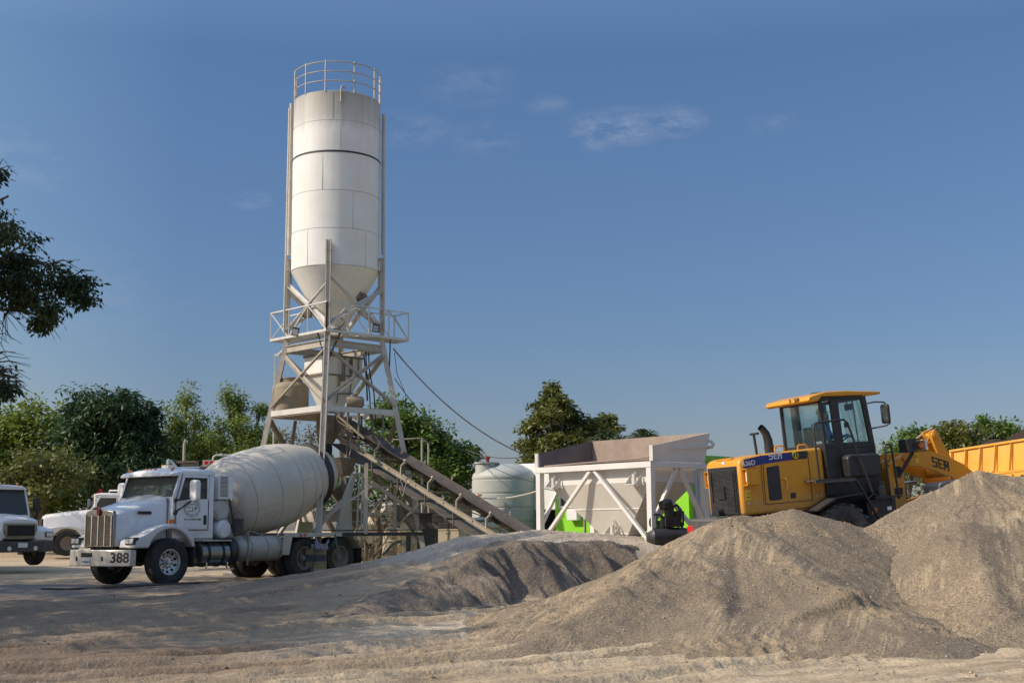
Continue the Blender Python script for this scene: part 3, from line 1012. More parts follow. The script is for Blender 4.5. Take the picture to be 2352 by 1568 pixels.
text('388', .31, V((-1.215, -.87, .645)) + wn_ * .004, wd, (0, 0, 1), M['ink'], bp, 'number', bold=.006, sx=1.0)

gr.location.x = .07
bp.location.x = .02
# cab: floor, lower walls, pillars, roof, so one looks through the panes
cw = .99
cb = MB()
for sy in (-1, 1):
    cb.b2((.14, sy * (cw - .05), 1.06), (1.36, sy * cw, 1.98))                        # side below the window
    cb.prism([(.14, 1.98), (.27, 1.98), (.46, 2.55), (.33, 2.55)], 'y', sy * (cw - .06), sy * cw)   # A pillar
    cb.b2((1.12, sy * (cw - .05), 1.98), (1.36, sy * cw, 2.55))                      # B pillar
    cb.b2((.44, sy * (cw - .05), 2.47), (1.13, sy * cw, 2.56))
cb.b2((1.31, -.94, 1.06), (1.36, .94, 2.02))
cb.b2((1.31, -.94, 2.44), (1.36, .94, 2.58))
for y in (-.94, -.55, .41, .80):
    cb.b2((1.31, y, 2.02), (1.36, y + .14, 2.44))
cb.b2((.14, -.94, 1.06), (.20, .94, 2.02))
cb.b2((.20, -.94, 1.06), (1.31, .94, 1.12))
cab = cb.build('cab', M['truck_white'], kt, 35, .012)
rf = MB()
def roof_ring(x, w, zb, zt):
    pts = [(x, -w, zb), (x, -w, zb + (zt - zb) * .55), (x, -w + .10, zt - .015), (x, -w * .4, zt + .02), (x, 0, zt + .03)]
    return pts + [(p[0], -p[1], p[2]) for p in pts[-2::-1]]
rf.loft([roof_ring(.10, .93, 2.52, 2.56), roof_ring(.14, .96, 2.50, 2.62), roof_ring(.45, 1.0, 2.54, 2.69), roof_ring(.9, 1.01, 2.55, 2.71), roof_ring(1.32, 1.0, 2.55, 2.69), roof_ring(1.40, .97, 2.55, 2.64)])
roof = rf.build('roof', M['truck_white'], cab, 50)
for y in (-.78, -.16, 0, .16, .78):
    MB().lathe([(.001, .05), (.03, .045), (.045, .02), (.045, 0)], 12, (.27, y, 2.655), (-.25, 0, 1)).build('roof_lamp', M['orange_lamp'], cab)
it = MB().b2((.21, -.93, 1.5), (.48, .93, 2.0)).b2((1.0, -.75, 1.55), (1.26, -.25, 2.25)).b2((1.0, .25, 1.55), (1.26, .75, 2.25))
it.b2((.75, -.72, 1.5), (1.15, -.25, 1.66)).b2((.75, .25, 1.5), (1.15, .72, 1.66))
it.build('seats_and_dash', M['void'], cab, 35, .03)
MB().lathe([(.20 + .016 * math.cos(a), .016 * math.sin(a)) for a in [k * math.pi / 4 for k in range(9)]], 24, (.60, -.5, 2.0), (-.5, 0, .86)).build('steering_wheel', M['void'], cab)
MB().quad((.20, -.93, 1.99), (.20, .93, 1.99), (.40, .90, 2.53), (.40, -.90, 2.53), .008).build('windshield', M['truck_glass'], cab, 0)
wg = MB()
for a, b in (((.17, -.95, 1.98), (.37, -.92, 2.54)), ((.17, .95, 1.98), (.37, .92, 2.54)), ((.165, -.95, 1.985), (.165, .95, 1.985)), ((.375, -.92, 2.525), (.375, .92, 2.525))):
    wg.bar(a, b, .045, .03)
wg.build('windshield_seal', M['black'], cab, 0)
MB().b2((1.325, -.56, 2.02), (1.335, .42, 2.44)).build('rear_window', M['truck_glass'], cab, 0)
for sy in (-1, 1):
    d = MB()
    d.prism(rrect(.92, .70, .07), 'y', 0, sy * .03)
    d.v = [p + V((.70, sy * (cw + .004), 1.62)) for p in d.v]
    pts = [(.27, 1.95), (.44, 2.50), (1.16, 2.50), (1.16, 1.95)]
    for i in range(4):
        a, b = pts[i], pts[(i + 1) % 4]
        d.bar((a[0], sy * (cw + .018), a[1]), (b[0], sy * (cw + .018), b[1]), .055, .03, (0, 1, 0))
    dr = d.build('door', M['truck_white'], cab, 35, .012)
    MB().b2((1.03, sy * (cw + .028), 1.38), (1.12, sy * (cw + .045), 1.60)).build('handle', M['ink'], dr, 35, .01)
    ol = MB()
    pts = [(.215, 1.25), (.215, 1.9), (.40, 2.56), (1.20, 2.56), (1.20, 1.25)]
    for i in range(5):
        a, b = pts[i], pts[(i + 1) % 5]
        ol.bar((a[0], sy * (cw + .003), a[1]), (b[0], sy * (cw + .003), b[1]), .014, .012, (0, 1, 0))
    ol.build('door_gap', M['ink'], dr, 0)
    MB().quad((.31, sy * cw, 1.98), (1.13, sy * cw, 1.98), (1.13, sy * cw, 2.47), (.46, sy * cw, 2.47), .006).build('window', M['dark_glass'], dr, 0)
    if sy < 0:
        yy = -(cw + .037)
        lg = MB()
        for rx, rz, tt in ((.235, .135, .012), (.205, .112, .006)):
            lg.tube([(.68 + rx * math.cos(R(a)), yy, 1.735 + rz * math.sin(R(a))) for a in range(0, 361, 12)], tt * .5, 5)
        lg.b2((.54, yy - .002, 1.68), (.70, yy + .002, 1.695)).b2((.52, yy - .002, 1.775), (.64, yy + .002, 1.79)).b2((.69, yy - .002, 1.68), (.705, yy + .002, 1.79))
        lg.build('logo', M['greyink'], dr, 0)
        text('P', .15, (.79, yy, 1.735), (1, 0, 0), (0, 0, 1), M['greyink'], dr, 'logo', bold=.002)
        for k, ch in enumerate('BERNAL TAGBAR'):
            a = R(150 - k * 10)
            text(ch, .055, (.68 + .27 * math.cos(a), yy, 1.735 + .175 * math.sin(a) + .01), (math.sin(a), 0, -math.cos(a) * .6), (math.cos(a) * .6, 0, math.sin(a)), M['greyink'], dr, 'logo_lettering')
        for k, ch in enumerate('PREMIER'):
            a = R(-135 + k * 15)
            text(ch, .055, (.68 + .26 * math.cos(a), yy, 1.735 + .175 * math.sin(a)), (-math.sin(a), 0, math.cos(a) * .6), (-math.cos(a) * .6, 0, -math.sin(a)), M['greyink'], dr, 'logo_lettering')
        text('TEL. 314 140 06 38/28', .055, (.70, yy, 1.50), (1, 0, 0), (0, 0, 1), M['ink'], dr, 'phone_number', bold=.001)
        MB().lathe([(.001, 0), (.075, 0), (.075, .003)], 20, (.40, yy + .005, 1.40), (0, -1, 0)).build('round_sticker', M['greyink'], dr, 0)
    mr = MB()
    mr.prism(rrect(.26, .50, .08), 'x', 0, .14)
    mr.v = [p + V((.42, sy * 1.34, 2.16)) for p in mr.v]
    mo = mr.build('mirror', M['truck_white'], cab, 35, .035, 3)
    MB().tube([(.20, sy * .98, 1.94), (.36, sy * 1.18, 1.97), (.48, sy * 1.30, 2.0)], .022).tube([(.20, sy * .98, 1.66), (.36, sy * 1.2, 1.84), (.48, sy * 1.32, 1.98)], .022)\
        .lathe([(.001, 0), (.06, 0), (.05, .06), (.001, .06)], 10, (.20, sy * .98, 1.66), (0, sy, 0)).lathe([(.001, 0), (.05, 0), (.04, .05), (.001, .05)], 10, (.20, sy * .98, 1.94), (0, sy, 0)).build('mirror_arm', M['black'], mo)
MB().b2((.12, -.96, .99), (1.38, .96, 1.06)).build('cab_sill', M['tankwhite'], cab, 0)
ex = MB().tube([(1.55, .72, .9), (1.55, .72, 2.72), (1.53, .72, 2.82), (1.40, .72, 2.92), (1.33, .72, 2.94)], .075, 12)
ex.build('exhaust_stack', M['chrome'], kt)
MB().b2((.85, .1, 2.73), (1.02, .35, 2.82)).tube([(1.0, .2, 2.76), (1.35, -.45, 2.76)], .02).build('horn', M['chrome'], kt)

# between cab and drum
oc = MB().b2((1.50, -1.0, 1.98), (1.80, -.55, 2.58)).b2((1.80, -1.0, 1.95), (1.95, -.6, 2.50)).build('oil_cooler', M['truck_white'], kt, 35, .02)
sl = MB()
for k in range(16):
    sl.b2((1.54, -1.012, 2.05 + k * .031), (1.77, -1.0, 2.062 + k * .031))
sl.build('cooler_fins', M['dark'], oc, 0)
MB().lathe([(.001, -.26), (.20, -.26), (.25, -.2), (.25, .2), (.20, .26), (.001, .26)], 22, (1.62, -.75, 1.72), (0, 1, 0)).tube([(1.48, -1.0, 1.6), (1.42, -1.0, 1.70), (1.48, -1.0, 1.8)], .03).build('hydraulic_pump', M['tankwhite'], kt)
MB().lathe([(.001, -.3), (.18, -.3), (.22, -.25), (.22, .25), (.18, .3), (.001, .3)], 22, (1.66, -.78, 1.27), (0, 1, 0)).build('air_tank', M['truck_white'], kt)
MB().b2((1.78, -.62, 1.0), (1.96, .62, 1.95)).prism([(1.62, 1.0), (2.3, 1.0), (2.02, 1.62), (1.80, 2.0), (1.74, 2.0), (1.80, 1.5)], 'y', -.70, -.60).prism([(1.62, 1.0), (2.3, 1.0), (2.02, 1.62), (1.80, 2.0), (1.74, 2.0), (1.80, 1.5)], 'y', .60, .70).build('drum_pedestal', M['tankwhite'], kt, 35, .01)
MB().tube([(1.82, -1.0, 2.0), (1.90, -1.02, 1.7), (1.96, -1.0, 1.4), (1.9, -.95, 1.2)], .02).build('hydraulic_hose', M['black'], kt)
bk = MB().lathe([(.001, 0), (.12, 0), (.145, .30), (.15, .34), (.13, .34), (.12, .05), (.001, .05)], 20, (0, 0, 0))
bko = bk.build('bucket', M['loader_grey'], None)
Mt = Matrix.Translation(TR_O) @ Matrix.Rotation(R(TR_A), 4, 'Z')
bko.location = Mt @ V((2.02, -1.12, 1.18))
tag(bko, 'grey plastic bucket hanging behind the cab of the mixer truck', 'bucket')
MB().tube([(.12 * math.cos(a), 0, .34 + .16 * math.sin(a)) for a in [k * math.pi / 8 for k in range(9)]], .006, 5).build('bail_handle', M['dark'], bko)

# tanks along the frame
ft = MB().lathe([(.001, -.43), (.27, -.43), (.30, -.41), (.30, .41), (.27, .43), (.001, .43)], 26, (1.36, -.86, .70), (1, 0, 0)).build('fuel_tank', M['grille_shell'], kt)
st = MB()
for x in (1.14, 1.58):
    st.lathe([(.305, -.035), (.316, -.03), (.316, .03), (.305, .035)], 26, (x, -.86, .70), (1, 0, 0))
st.build('tank_strap', M['black'], ft)
MB().b2((.92, -1.17, .985), (1.80, -.75, 1.02)).build('upper_step', M['tankwhite'], kt, 0, .008)
MB().b2((1.0, -1.20, .315), (1.85, -.95, .345)).b2((1.08, -1.1, .33), (1.12, -1.06, .5)).b2((1.72, -1.1, .33), (1.76, -1.06, .5)).build('lower_step', M['chrome'], kt, 0, .006)
MB().lathe([(.001, -.12), (.30, -.12), (.34, -.08), (.34, .08), (.30, .12), (.001, .12)], 26, (1.93, -.86, .73), (1, 0, 0)).build('air_reservoir', M['loader_black'], kt)
wtk = MB().lathe([(.001, -.84), (.14, -.82), (.25, -.74), (.31, -.60), (.31, .60), (.25, .74), (.14, .82), (.001, .84)], 30, (2.86, -.90, .80), (1, 0, 0)).build('water_tank', M['tankwhite'], kt)
sm = MB()
for x in (2.3, 2.42, 2.95, 3.35):
    sm.lathe([(.308, -.014), (.316, -.01), (.316, .01), (.308, .014)], 30, (x, -.90, .80), (1, 0, 0))
sm.build('tank_band', M['rim_dirty'], wtk)
MB().tube([(2.28, -1.20, .40), (2.28, -1.22, .8), (2.32, -1.15, 1.12), (2.5, -1.0, 1.22), (2.9, -.95, 1.14)], .022).lathe([(.001, 0), (.07, 0), (.07, .07), (.001, .07)], 12, (2.32, -1.1, 1.12), (0, 0, 1)).lathe([(.001, 0), (.05, 0), (.05, .08), (.001, .08)], 12, (2.95, -.95, 1.10), (0, 0, 1)).build('tank_pipe', M['rim_dirty'], wtk)
# rear fenders
for sy in (-1, 1):
    rfn = MB()
    rfn.b2((3.62, sy * .62, 1.13), (5.90, sy * 1.24, 1.16))
    rfn.b2((3.62, sy * 1.24, 1.06), (5.90, sy * 1.26, 1.165))
    rfn.prism([(5.90, 1.165), (6.30, .82), (6.30, .72), (5.90, 1.06)], 'y', sy * .62, sy * 1.26)
    rfn.prism([(3.38, .62), (3.62, .62), (3.74, 1.163), (3.44, 1.163)], 'y', sy * 1.255, sy * 1.22)
    ro = rfn.build('rear_fender', M['tankwhite'], kt, 0, .006)
    for x in (4.0, 4.15, 6.12):
        MB().lathe([(.001, .02), (.03, .018), (.035, 0)], 12, (x, sy * 1.26, 1.11 if x < 6 else .92), (0, sy, 0)).build('marker_lamp', M['red_lamp'], ro)
    MB().b2((6.28, sy * .68, .25), (6.30, sy * 1.22, .80)).build('mud_flap', M['rubber'], ro, 0)

# the drum
M['seam'] = pm('weld_seam_paint', (.36, .31, .24), .6, var=.3, dust=.5, dustcol=(.3, .25, .18))
dc, da = V((3.98, 0, 2.33)), V((math.cos(R(13.5)), 0, math.sin(R(13.5))))
prof = [(.001, -1.86), (.35, -1.85), (.58, -1.82), (.80, -1.72), (.95, -1.52), (1.02, -1.30), (1.06, -1.05), (1.085, -.78), (1.10, -.50), (1.10, -.20), (1.095, .25), (1.07, .50), (1.01, .82), (.93, 1.12), (.845, 1.42), (.79, 1.62), (.69, 1.95), (.65, 2.02), (.56, 2.02), (.5, 1.8)]
dm = MB().lathe(prof, 64, dc, da).build('drum', M['drum'], kt, 60)
se = MB()
for tt in (-1.30, -.50, .25, .82, 1.12):
    r0 = np.interp(tt, [p[1] for p in prof[:17]], [p[0] for p in prof[:17]])
    r1 = np.interp(tt + .02, [p[1] for p in prof[:17]], [p[0] for p in prof[:17]])
    r2 = np.interp(tt - .02, [p[1] for p in prof[:17]], [p[0] for p in prof[:17]])
    se.lathe([(r2 - .01, -.014 + tt), (r2 + .004, -.008 + tt), (r1 + .004, .008 + tt), (r1 - .01, .014 + tt)], 64, dc, da)
for k, (t0, t1) in enumerate(((-1.3, -.50), (-.50, .25), (.25, .82), (.82, 1.42))):
    for j in range(3):
        a = R(k * 50 + j * 120 + 195)
        e1 = (V((0, 1, 0)) - da * 0).normalized()
        e2 = da.cross(e1)
        q = []
        for tt in np.linspace(t0, t1, 6):
            r0 = np.interp(tt, [p[1] for p in prof[:17]], [p[0] for p in prof[:17]])
            q.append(dc + da * tt + (e1 * math.cos(a) + e2 * math.sin(a)) * (r0 - .001))
        se.tube(q, .005, 5)
se.build('weld_seam', M['seam'], dm)
MB().lathe([(.80, 1.46), (.86, 1.47), (.88, 1.50), (.88, 1.63), (.86, 1.66), (.78, 1.66)], 56, dc, da).build('roller_ring', M['dark'], dm)
# rear frame, charge hopper and chute
rp = MB()
for sy in (-1, 1):
    rp.prism([(5.75, 1.0), (6.45, 1.0), (6.30, 2.0), (6.55, 2.75), (6.43, 2.75), (6.0, 2.0)], 'y', sy * .72, sy * .80)
    rp.bar((4.9, sy * .6, 1.0), (6.0, sy * .76, 2.0), .09)
    rp.tube([(6.5, sy * .85, 1.0), (6.62, sy * .85, 3.0)], .03)
    rp.bar((6.40, sy * .80, 2.75), (6.75, sy * .80, 2.75), .12, .06)
rp.b2((5.95, -.72, 1.45), (6.25, .72, 1.75))
rp.build('rear_pedestal', M['tankwhite'], kt, 0, .008)
ch = MB()
ch.loft([[(6.55, -.28, 2.72), (6.85, -.28, 2.72), (6.85, .28, 2.72), (6.55, .28, 2.72)], [(6.25, -.45, 3.2), (6.95, -.45, 3.2), (6.95, .45, 3.2), (6.25, .45, 3.2)],
         [(6.27, -.43, 3.2), (6.93, -.43, 3.2), (6.93, .43, 3.2), (6.27, .43, 3.2)], [(6.57, -.26, 2.74), (6.83, -.26, 2.74), (6.83, .26, 2.74), (6.57, .26, 2.74)]], cap=False)
ch.build('charge_hopper', M['dusty'], kt, 0)
sc = MB()
sc.loft([[(6.5 + .9 * q, -.30, 2.35 - 1.0 * q + .25) , (6.45 + .9 * q, -.22, 2.35 - 1.0 * q + .05), (6.42 + .9 * q, 0, 2.35 - 1.0 * q - .05), (6.45 + .9 * q, .22, 2.35 - 1.0 * q + .05), (6.5 + .9 * q, .30, 2.35 - 1.0 * q + .25)] for q in (0, .5, 1)], cap=False, closed=False)
so = sc.build('discharge_chute', M['dusty'], kt)
sd_ = so.modifiers.new('solid', 'SOLIDIFY')
sd_.thickness = .02
ld = MB()
for y in (-.98, -.60):
    ld.tube([(6.55, y, .75), (6.55, y, 2.6)], .02)
for k in range(6):
    ld.tube([(6.55, -.98, .85 + k * .3), (6.55, -.60, .85 + k * .3)], .015)
ld.tube([(6.62, -1.0, 1.1), (6.62, -1.0, 2.0), (6.70, -.98, 2.45)], .022).tube([(6.8, -.9, 1.6), (6.72, -.85, 2.7)], .02)
ld.build('ladder', M['tankwhite'], kt)


# ------------------------------------------------------------------ plainer bonneted trucks behind
def bonnet_truck(root, W=.98, hood=(1.45, .60, 1.50, 1.70), cab_l=1.25, roof=2.55, r=.5, grille='dark', bump='black', beacon=False, lamps='orange_lamp', mir='black', sweep=0.0, rear=2.5, glassm='dark_glass', square=False):
    """x runs back from the front bumper; hood = (length, half width at nose, nose height, cowl height)"""
    L, nw, zn, zc = hood
    hd = MB().loft([[(p[0], p[1], p[2]) for p in ring] for ring in (hood_ring(.10, nw, .85, zn - .06, .10), hood_ring(.2, nw + .05, .80, zn, .12), hood_ring(L * .6, nw + .14, .82, (zn * .4 + zc * .6), .14), hood_ring(L + .12, W * .88, .9, zc, .15))])
    ho = hd.build('hood', M['far_white'], root, 50)
    gw = nw * .92
    gp = MB().prism([(-gw * .82, .86), (-gw, zn - .35), (-gw * .95, zn - .14), (gw * .95, zn - .14), (gw, zn - .35), (gw * .82, .86)], 'x', .03, .12).build('grille', M['grille_shell'] if grille != 'dark' else M['void'], root, 0, .02)
    gb = MB()
    for k in range(8):
        z = .90 + k * (zn - 1.10) / 8
        if square:
            y = -gw * .8 + k * gw * 1.6 / 7
            gb.b2((0.0, y - .02, .88), (.04, y + .02, zn - .16))
        else:
            gb.b2((0.005, -gw * .80, z), (.03, gw * .80, z + .045))
    gb.build('grille_slats', M['void'] if grille != 'dark' else M['grille_shell'], gp, 0)
    for sy in (-1, 1):
        MB().prism([(.10, .78), (.12, 1.05), (.28, 1.12), (.75, 1.20), (1.25, 1.20), (1.55, 1.05), (1.62, .80), (1.50, .80), (1.32, 1.02), (1.0, 1.10), (.72, 1.05), (.52, .90), (.45, .72), (.2, .72)], 'y', sy * (nw * .9), sy * (W + .12)).build('fender', M['far_white'], root, 40, .03)
        hb = MB().b2((.075, sy * (W - .17), .86), (.15, sy * (W + .10), 1.02)).build('headlight', M['dark'], root, 0, .015)
        MB().b2((.062, sy * (W - .14), .88), (.08, sy * (W + .07), 1.0)).build('lens', M['lens'], hb, 0, .01)
        wheel(root, (1.0, sy * (W + .0), r), r, .29, .28, sy, 'rim_dirty', 'rubber', holes=0)
        for x in (rear + 1.6, rear + 2.9):
            wheel(root, (x, sy * (W - .05), r), r, .5, .28, sy, 'rim_dirty', 'rubber', holes=0, dual=True)
    bm_ = MB().prism([(-.10, -W * .6), (-.10, W * .6), (.12, W + .14), (.3, W + .14), (.3, W), (.1, W * .5), (.1, -W * .5), (.3, -W), (.3, -W - .14), (.12, -W - .14)], 'z', .42, .74).build('bumper', M[bump], root, 35, .02)
    MB().b2((-.112, -.15, .56), (-.098, .15, .70)).build('licence_plate', M['whitedecal'], bm_, 0)
    for y in (-.42, .42):
        MB().lathe([(.001, .01), (.06, .01), (.07, 0)], 14, (-.10, y, .53), (-1, 0, 0)).build('fog_lamp', M['lens'], bm_)
    x0 = L + .1
    cb = MB()
    for sy in (-1, 1):
        cb.b2((x0, sy * (W - .05), 1.0), (x0 + cab_l, sy * W, zc))
        cb.prism([(x0, zc), (x0 + .1, zc), (x0 + .42, roof - .12), (x0 + .32, roof - .12)], 'y', sy * (W - .06), sy * W)
        cb.b2((x0 + cab_l - .2, sy * (W - .05), zc), (x0 + cab_l, sy * W, roof - .1))
        cb.b2((x0 + .4, sy * (W - .05), roof - .2), (x0 + cab_l - .19, sy * W, roof - .1))
    cb.b2((x0 + cab_l - .05, -W + .05, 1.0), (x0 + cab_l, W - .05, zc + .1)).b2((x0 + cab_l - .05, -W + .05, roof - .2), (x0 + cab_l, W - .05, roof - .1))
    cb.b2((x0, -W + .05, 1.0), (x0 + .05, W - .05, zc))
    cabo = cb.build('cab', M['far_white'], root, 35, .01)
    MB().loft([roof_ring(x0 + .20, W - .05, roof - .14, roof - .05), roof_ring(x0 + .42, W, roof - .13, roof), roof_ring(x0 + cab_l - .1, W, roof - .13, roof), roof_ring(x0 + cab_l, W - .03, roof - .13, roof - .05)]).build('roof', M['far_white'], cabo, 50)
    MB().quad((x0 + .02, -W + .05, zc), (x0 + .02, W - .05, zc), (x0 + .34, W - .06, roof - .12), (x0 + .34, -W + .06, roof - .12), .008).build('windshield', M[glassm], cabo, 0)
    MB().b2((x0 + .1, -W + .1, zc - .25), (x0 + .3, W - .1, zc - .02)).b2((x0 + .75, -W + .2, 1.2), (x0 + 1.0, -.15, zc + .4)).b2((x0 + .75, .15, 1.2), (x0 + 1.0, W - .2, zc + .4)).build('seats_and_dash', M['void'], cabo, 0, .02)
    MB().b2((x0 + cab_l - .04, -W + .08, zc + .1), (x0 + cab_l - .03, W - .08, roof - .2)).build('rear_window', M[glassm], cabo, 0)
    for sy in (-1, 1):
        MB().quad((x0 + .12, sy * (W - .02), zc), (x0 + cab_l - .2, sy * (W - .02), zc), (x0 + cab_l - .2, sy * (W - .02), roof - .2), (x0 + .40, sy * (W - .02), roof - .2), .006).build('door_window', M[glassm], cabo, 0)
        dg = MB()
        for a, b in (((x0 + .08, 1.05), (x0 + .08, zc)), ((x0 + cab_l - .16, 1.05), (x0 + cab_l - .16, roof - .15)), ((x0 + .08, 1.05), (x0 + cab_l - .16, 1.05))):
            dg.bar((a[0], sy * (W + .002), a[1]), (b[0], sy * (W + .002), b[1]), .014, .01, (0, 1, 0))
        dg.build('door_gap', M['ink'], cabo, 0)
        mo = MB().prism(rrect(.20, .42, .05), 'x', 0, .10)
        mo.v = [p + V((x0 + .1, sy * (W + .28), zc + .32)) for p in mo.v]
        mo = mo.build('mirror', M[mir], root, 35, .02)
        MB().tube([(x0 + .1, sy * W, zc + .05), (x0 + .15, sy * (W + .28), zc + .1), (x0 + .15, sy * (W + .28), zc + .6), (x0 + .35, sy * W, zc + .62)], .014, 6).build('mirror_arm', M['black'], mo)
    for y in (-.72, -.14, 0, .14, .72):
        MB().lathe([(.001, .045), (.03, .04), (.04, 0)], 10, (x0 + .33, y, roof - .01), (-.2, 0, 1)).build('roof_lamp', M[lamps], cabo)
    if beacon:
        MB().lathe([(.001, .2), (.06, .19), (.075, .12), (.075, .0)], 16, (x0 + .5, .35, roof + .02), (0, 0, 1)).build('beacon', M['red_lamp'], cabo)
        MB().tube([(x0 + .8, -.2, roof), (x0 + .8, -.2, roof + .12), (x0 + 1.1, -.5, roof + .12)], .03).build('air_horn', M['far_white'], cabo)
    fr = MB()
    for sy in (-1, 1):
        fr.b2((.2, sy * .36, .66), (rear + 3.5, sy * .44, .9))
    fr.tube([(1.0, -W, r), (1.0, W, r)], .07).b2((.5, -.4, .5), (1.6, .4, .9))
    fr.tube([(x0 + cab_l + .15, .6, .8), (x0 + cab_l + .15, .6, roof + .42)], .07)
    fr.build('chassis', M['dark'], root, 0)
    return x0 + cab_l


def place_truck(name, label, px, py, Y, yaw, sc=1.0, **kw):
    p = at(px, py, Y)
    z = zat(p.x, p.y) if kw.pop('ground', True) else p.z
    o = thing(name, label, 'truck', (p.x, p.y, p.z), (0, 0, R(yaw)), kw.pop('group', None))
    o.scale = (sc, sc, sc)
    return o, bonnet_truck(o, **kw)


def sleeper_box(o, x, w, z0, z1, l, mat='far_white'):
    MB().loft([roof_ring(x, w, z0, z1), roof_ring(x + l, w, z0, z1)]).build('body_box', M[mat], o, 40, .02)


t1, x1 = place_truck('bonneted_truck', 'white truck cut by the left picture edge, nearly head on with rounded grey grille', 46, 1300, 38.5, 140, hood=(1.25, .58, 1.42, 1.55), roof=2.48, grille='grey', bump='loader_grey', W=1.0, r=.48)
sleeper_box(t1, x1 + .1, .9, .9, 2.2, 4.6, 'tankwhite')
t2, x2 = place_truck('bonneted_truck', 'sunlit white truck with square nose and red roof beacon, parked between two mixer trucks', 88, 1276, 52, 24, hood=(1.75, .62, 1.62, 1.82), roof=2.52, cab_l=1.2, beacon=True, W=1.02, r=.5, bump='dark', square=True, lamps='red_lamp', mir='far_white')
t3, x3 = place_truck('bonneted_truck', 'white truck mostly hidden behind the mixer cab, glimpsed through its windshield', 262, 1262, 50, 52, hood=(1.55, .62, 1.75, 2.0), roof=2.95, cab_l=1.3, W=1.05, r=.5, bump='far_white', mir='far_white')
sleeper_box(t3, x3 + .02, 1.05, .9, 3.0, 1.2)

# second mixer seen past the roof of the first
p = at(480, 1290, 46)
m2 = thing('mixer_truck', 'dusty mixer truck behind the numbered one, its drum top and red tail lamps showing', 'mixer truck', (p.x, p.y, .45), (0, 0, R(98)), 'concrete mixer trucks')
m2d = MB().lathe(prof, 40, (2.6, 0, 2.55), (-da.x, 0, da.z)).build('drum', M['drum'], m2, 60)
fr = MB()
for sy in (-1, 1):
    fr.b2((-.3, sy * .36, .74), (6.8, sy * .46, 1.0))
    fr.prism([(.0, 1.0), (.6, 1.0), (.5, 2.95), (.3, 2.95)], 'y', sy * .7, sy * .78)
fr.b2((-.3, -1.1, .7), (-.2, 1.1, .95))
fr.build('chassis', M['tankwhite'], m2, 0)
for sy in (-1, 1):
    for x in (1.0, 2.3, 6.2):
        wheel(m2, (x, sy * 1.0, .52), .52, .4, .29, sy, 'rim_dirty', 'rubber', holes=0, dual=True)
cz = 3.55
hp = MB().b2((-.05, -.42, cz - .55), (.0, .42, cz - .12)).loft([[(-.05, -.3, 3.0), (.4, -.3, 3.0), (.4, .3, 3.0), (-.05, .3, 3.0)], [(-.05, -.6, cz - .14), (.7, -.6, cz - .14), (.7, .6, cz - .14), (-.05, .6, cz - .14)]]).build('charge_hopper', M['dusty'], m2, 0)
text('RT 208', .22, (-.056, .0, cz - .26), (0, -1, 0), (0, 0, 1), M['ink'], hp, 'number', bold=.004)
bx = MB().b2((-.12, -.30, cz - .06), (-.02, .30, cz + .12)).build('lamp_bar', M['tankwhite'], m2, 0, .01)
for y in (-.19, 0, .19):
    MB().lathe([(.001, .02), (.06, .018), (.07, 0)], 16, (-.12, y, cz + .03), (-1, 0, 0)).build('tail_lamp', M['red_lamp'], bx)
MB().tube([(.1, -.02, cz + .10), (.1, -.06, cz + .26), (.1, -.15, cz + .31), (.1, -.62, cz + .31), (.1, -.70, cz + .26), (.1, -.70, cz - .1)], .04).tube([(.1, -.35, cz + .28), (.1, -.35, cz + .38)], .04).build('water_pipe', M['polytank'], m2)
MB().b2((.3, .55, cz - .25), (.8, 1.0, cz + .08)).b2((.25, .55, cz + .05), (.85, 1.3, cz + .12)).build('rear_platform', M['dusty'], m2, 0)
MB().tube([(.8, 1.08, 1.0), (.8, 1.08, cz + .72), (.75, 1.05, cz + .86), (.70, 1.0, cz + .90)], .05).build('exhaust_stack', M['galv'], m2)
cbx = MB().b2((5.2, -.98, 1.0), (6.6, .98, 2.6)).build('cab', M['far_white'], m2, 0, .06)
MB().b2((5.17, -.7, 1.9), (5.2, .7, 2.4)).build('rear_window', M['dark_glass'], cbx, 0)
# ------------------------------------------------------------------ cement silo on its tower
C0 = V((-5.12, 36.0, 0))
tw = thing('cement_silo', 'tall white cement silo with conical bottom on a steel lattice tower above the mixer truck', 'silo', (C0.x, C0.y, 0))
DIRS = [V((0, -1, 0)), V((1, 0, 0)), V((0, 1, 0)), V((-1, 0, 0))]      # front, right, back, left corner


def lr(z):
    return 1.37 + max(0, 6.95 - z) * .205


def lp_(k, z):
    return DIRS[k % 4] * lr(z) + V((0, 0, z))


M['legs'] = pm('leg_paint', (.56, .51, .43), .45, .1, var=.15, scale=3, dust=.55, dustcol=(.36, .29, .20), streak=.45, streakcol=(.27, .18, .10), rust=.35)
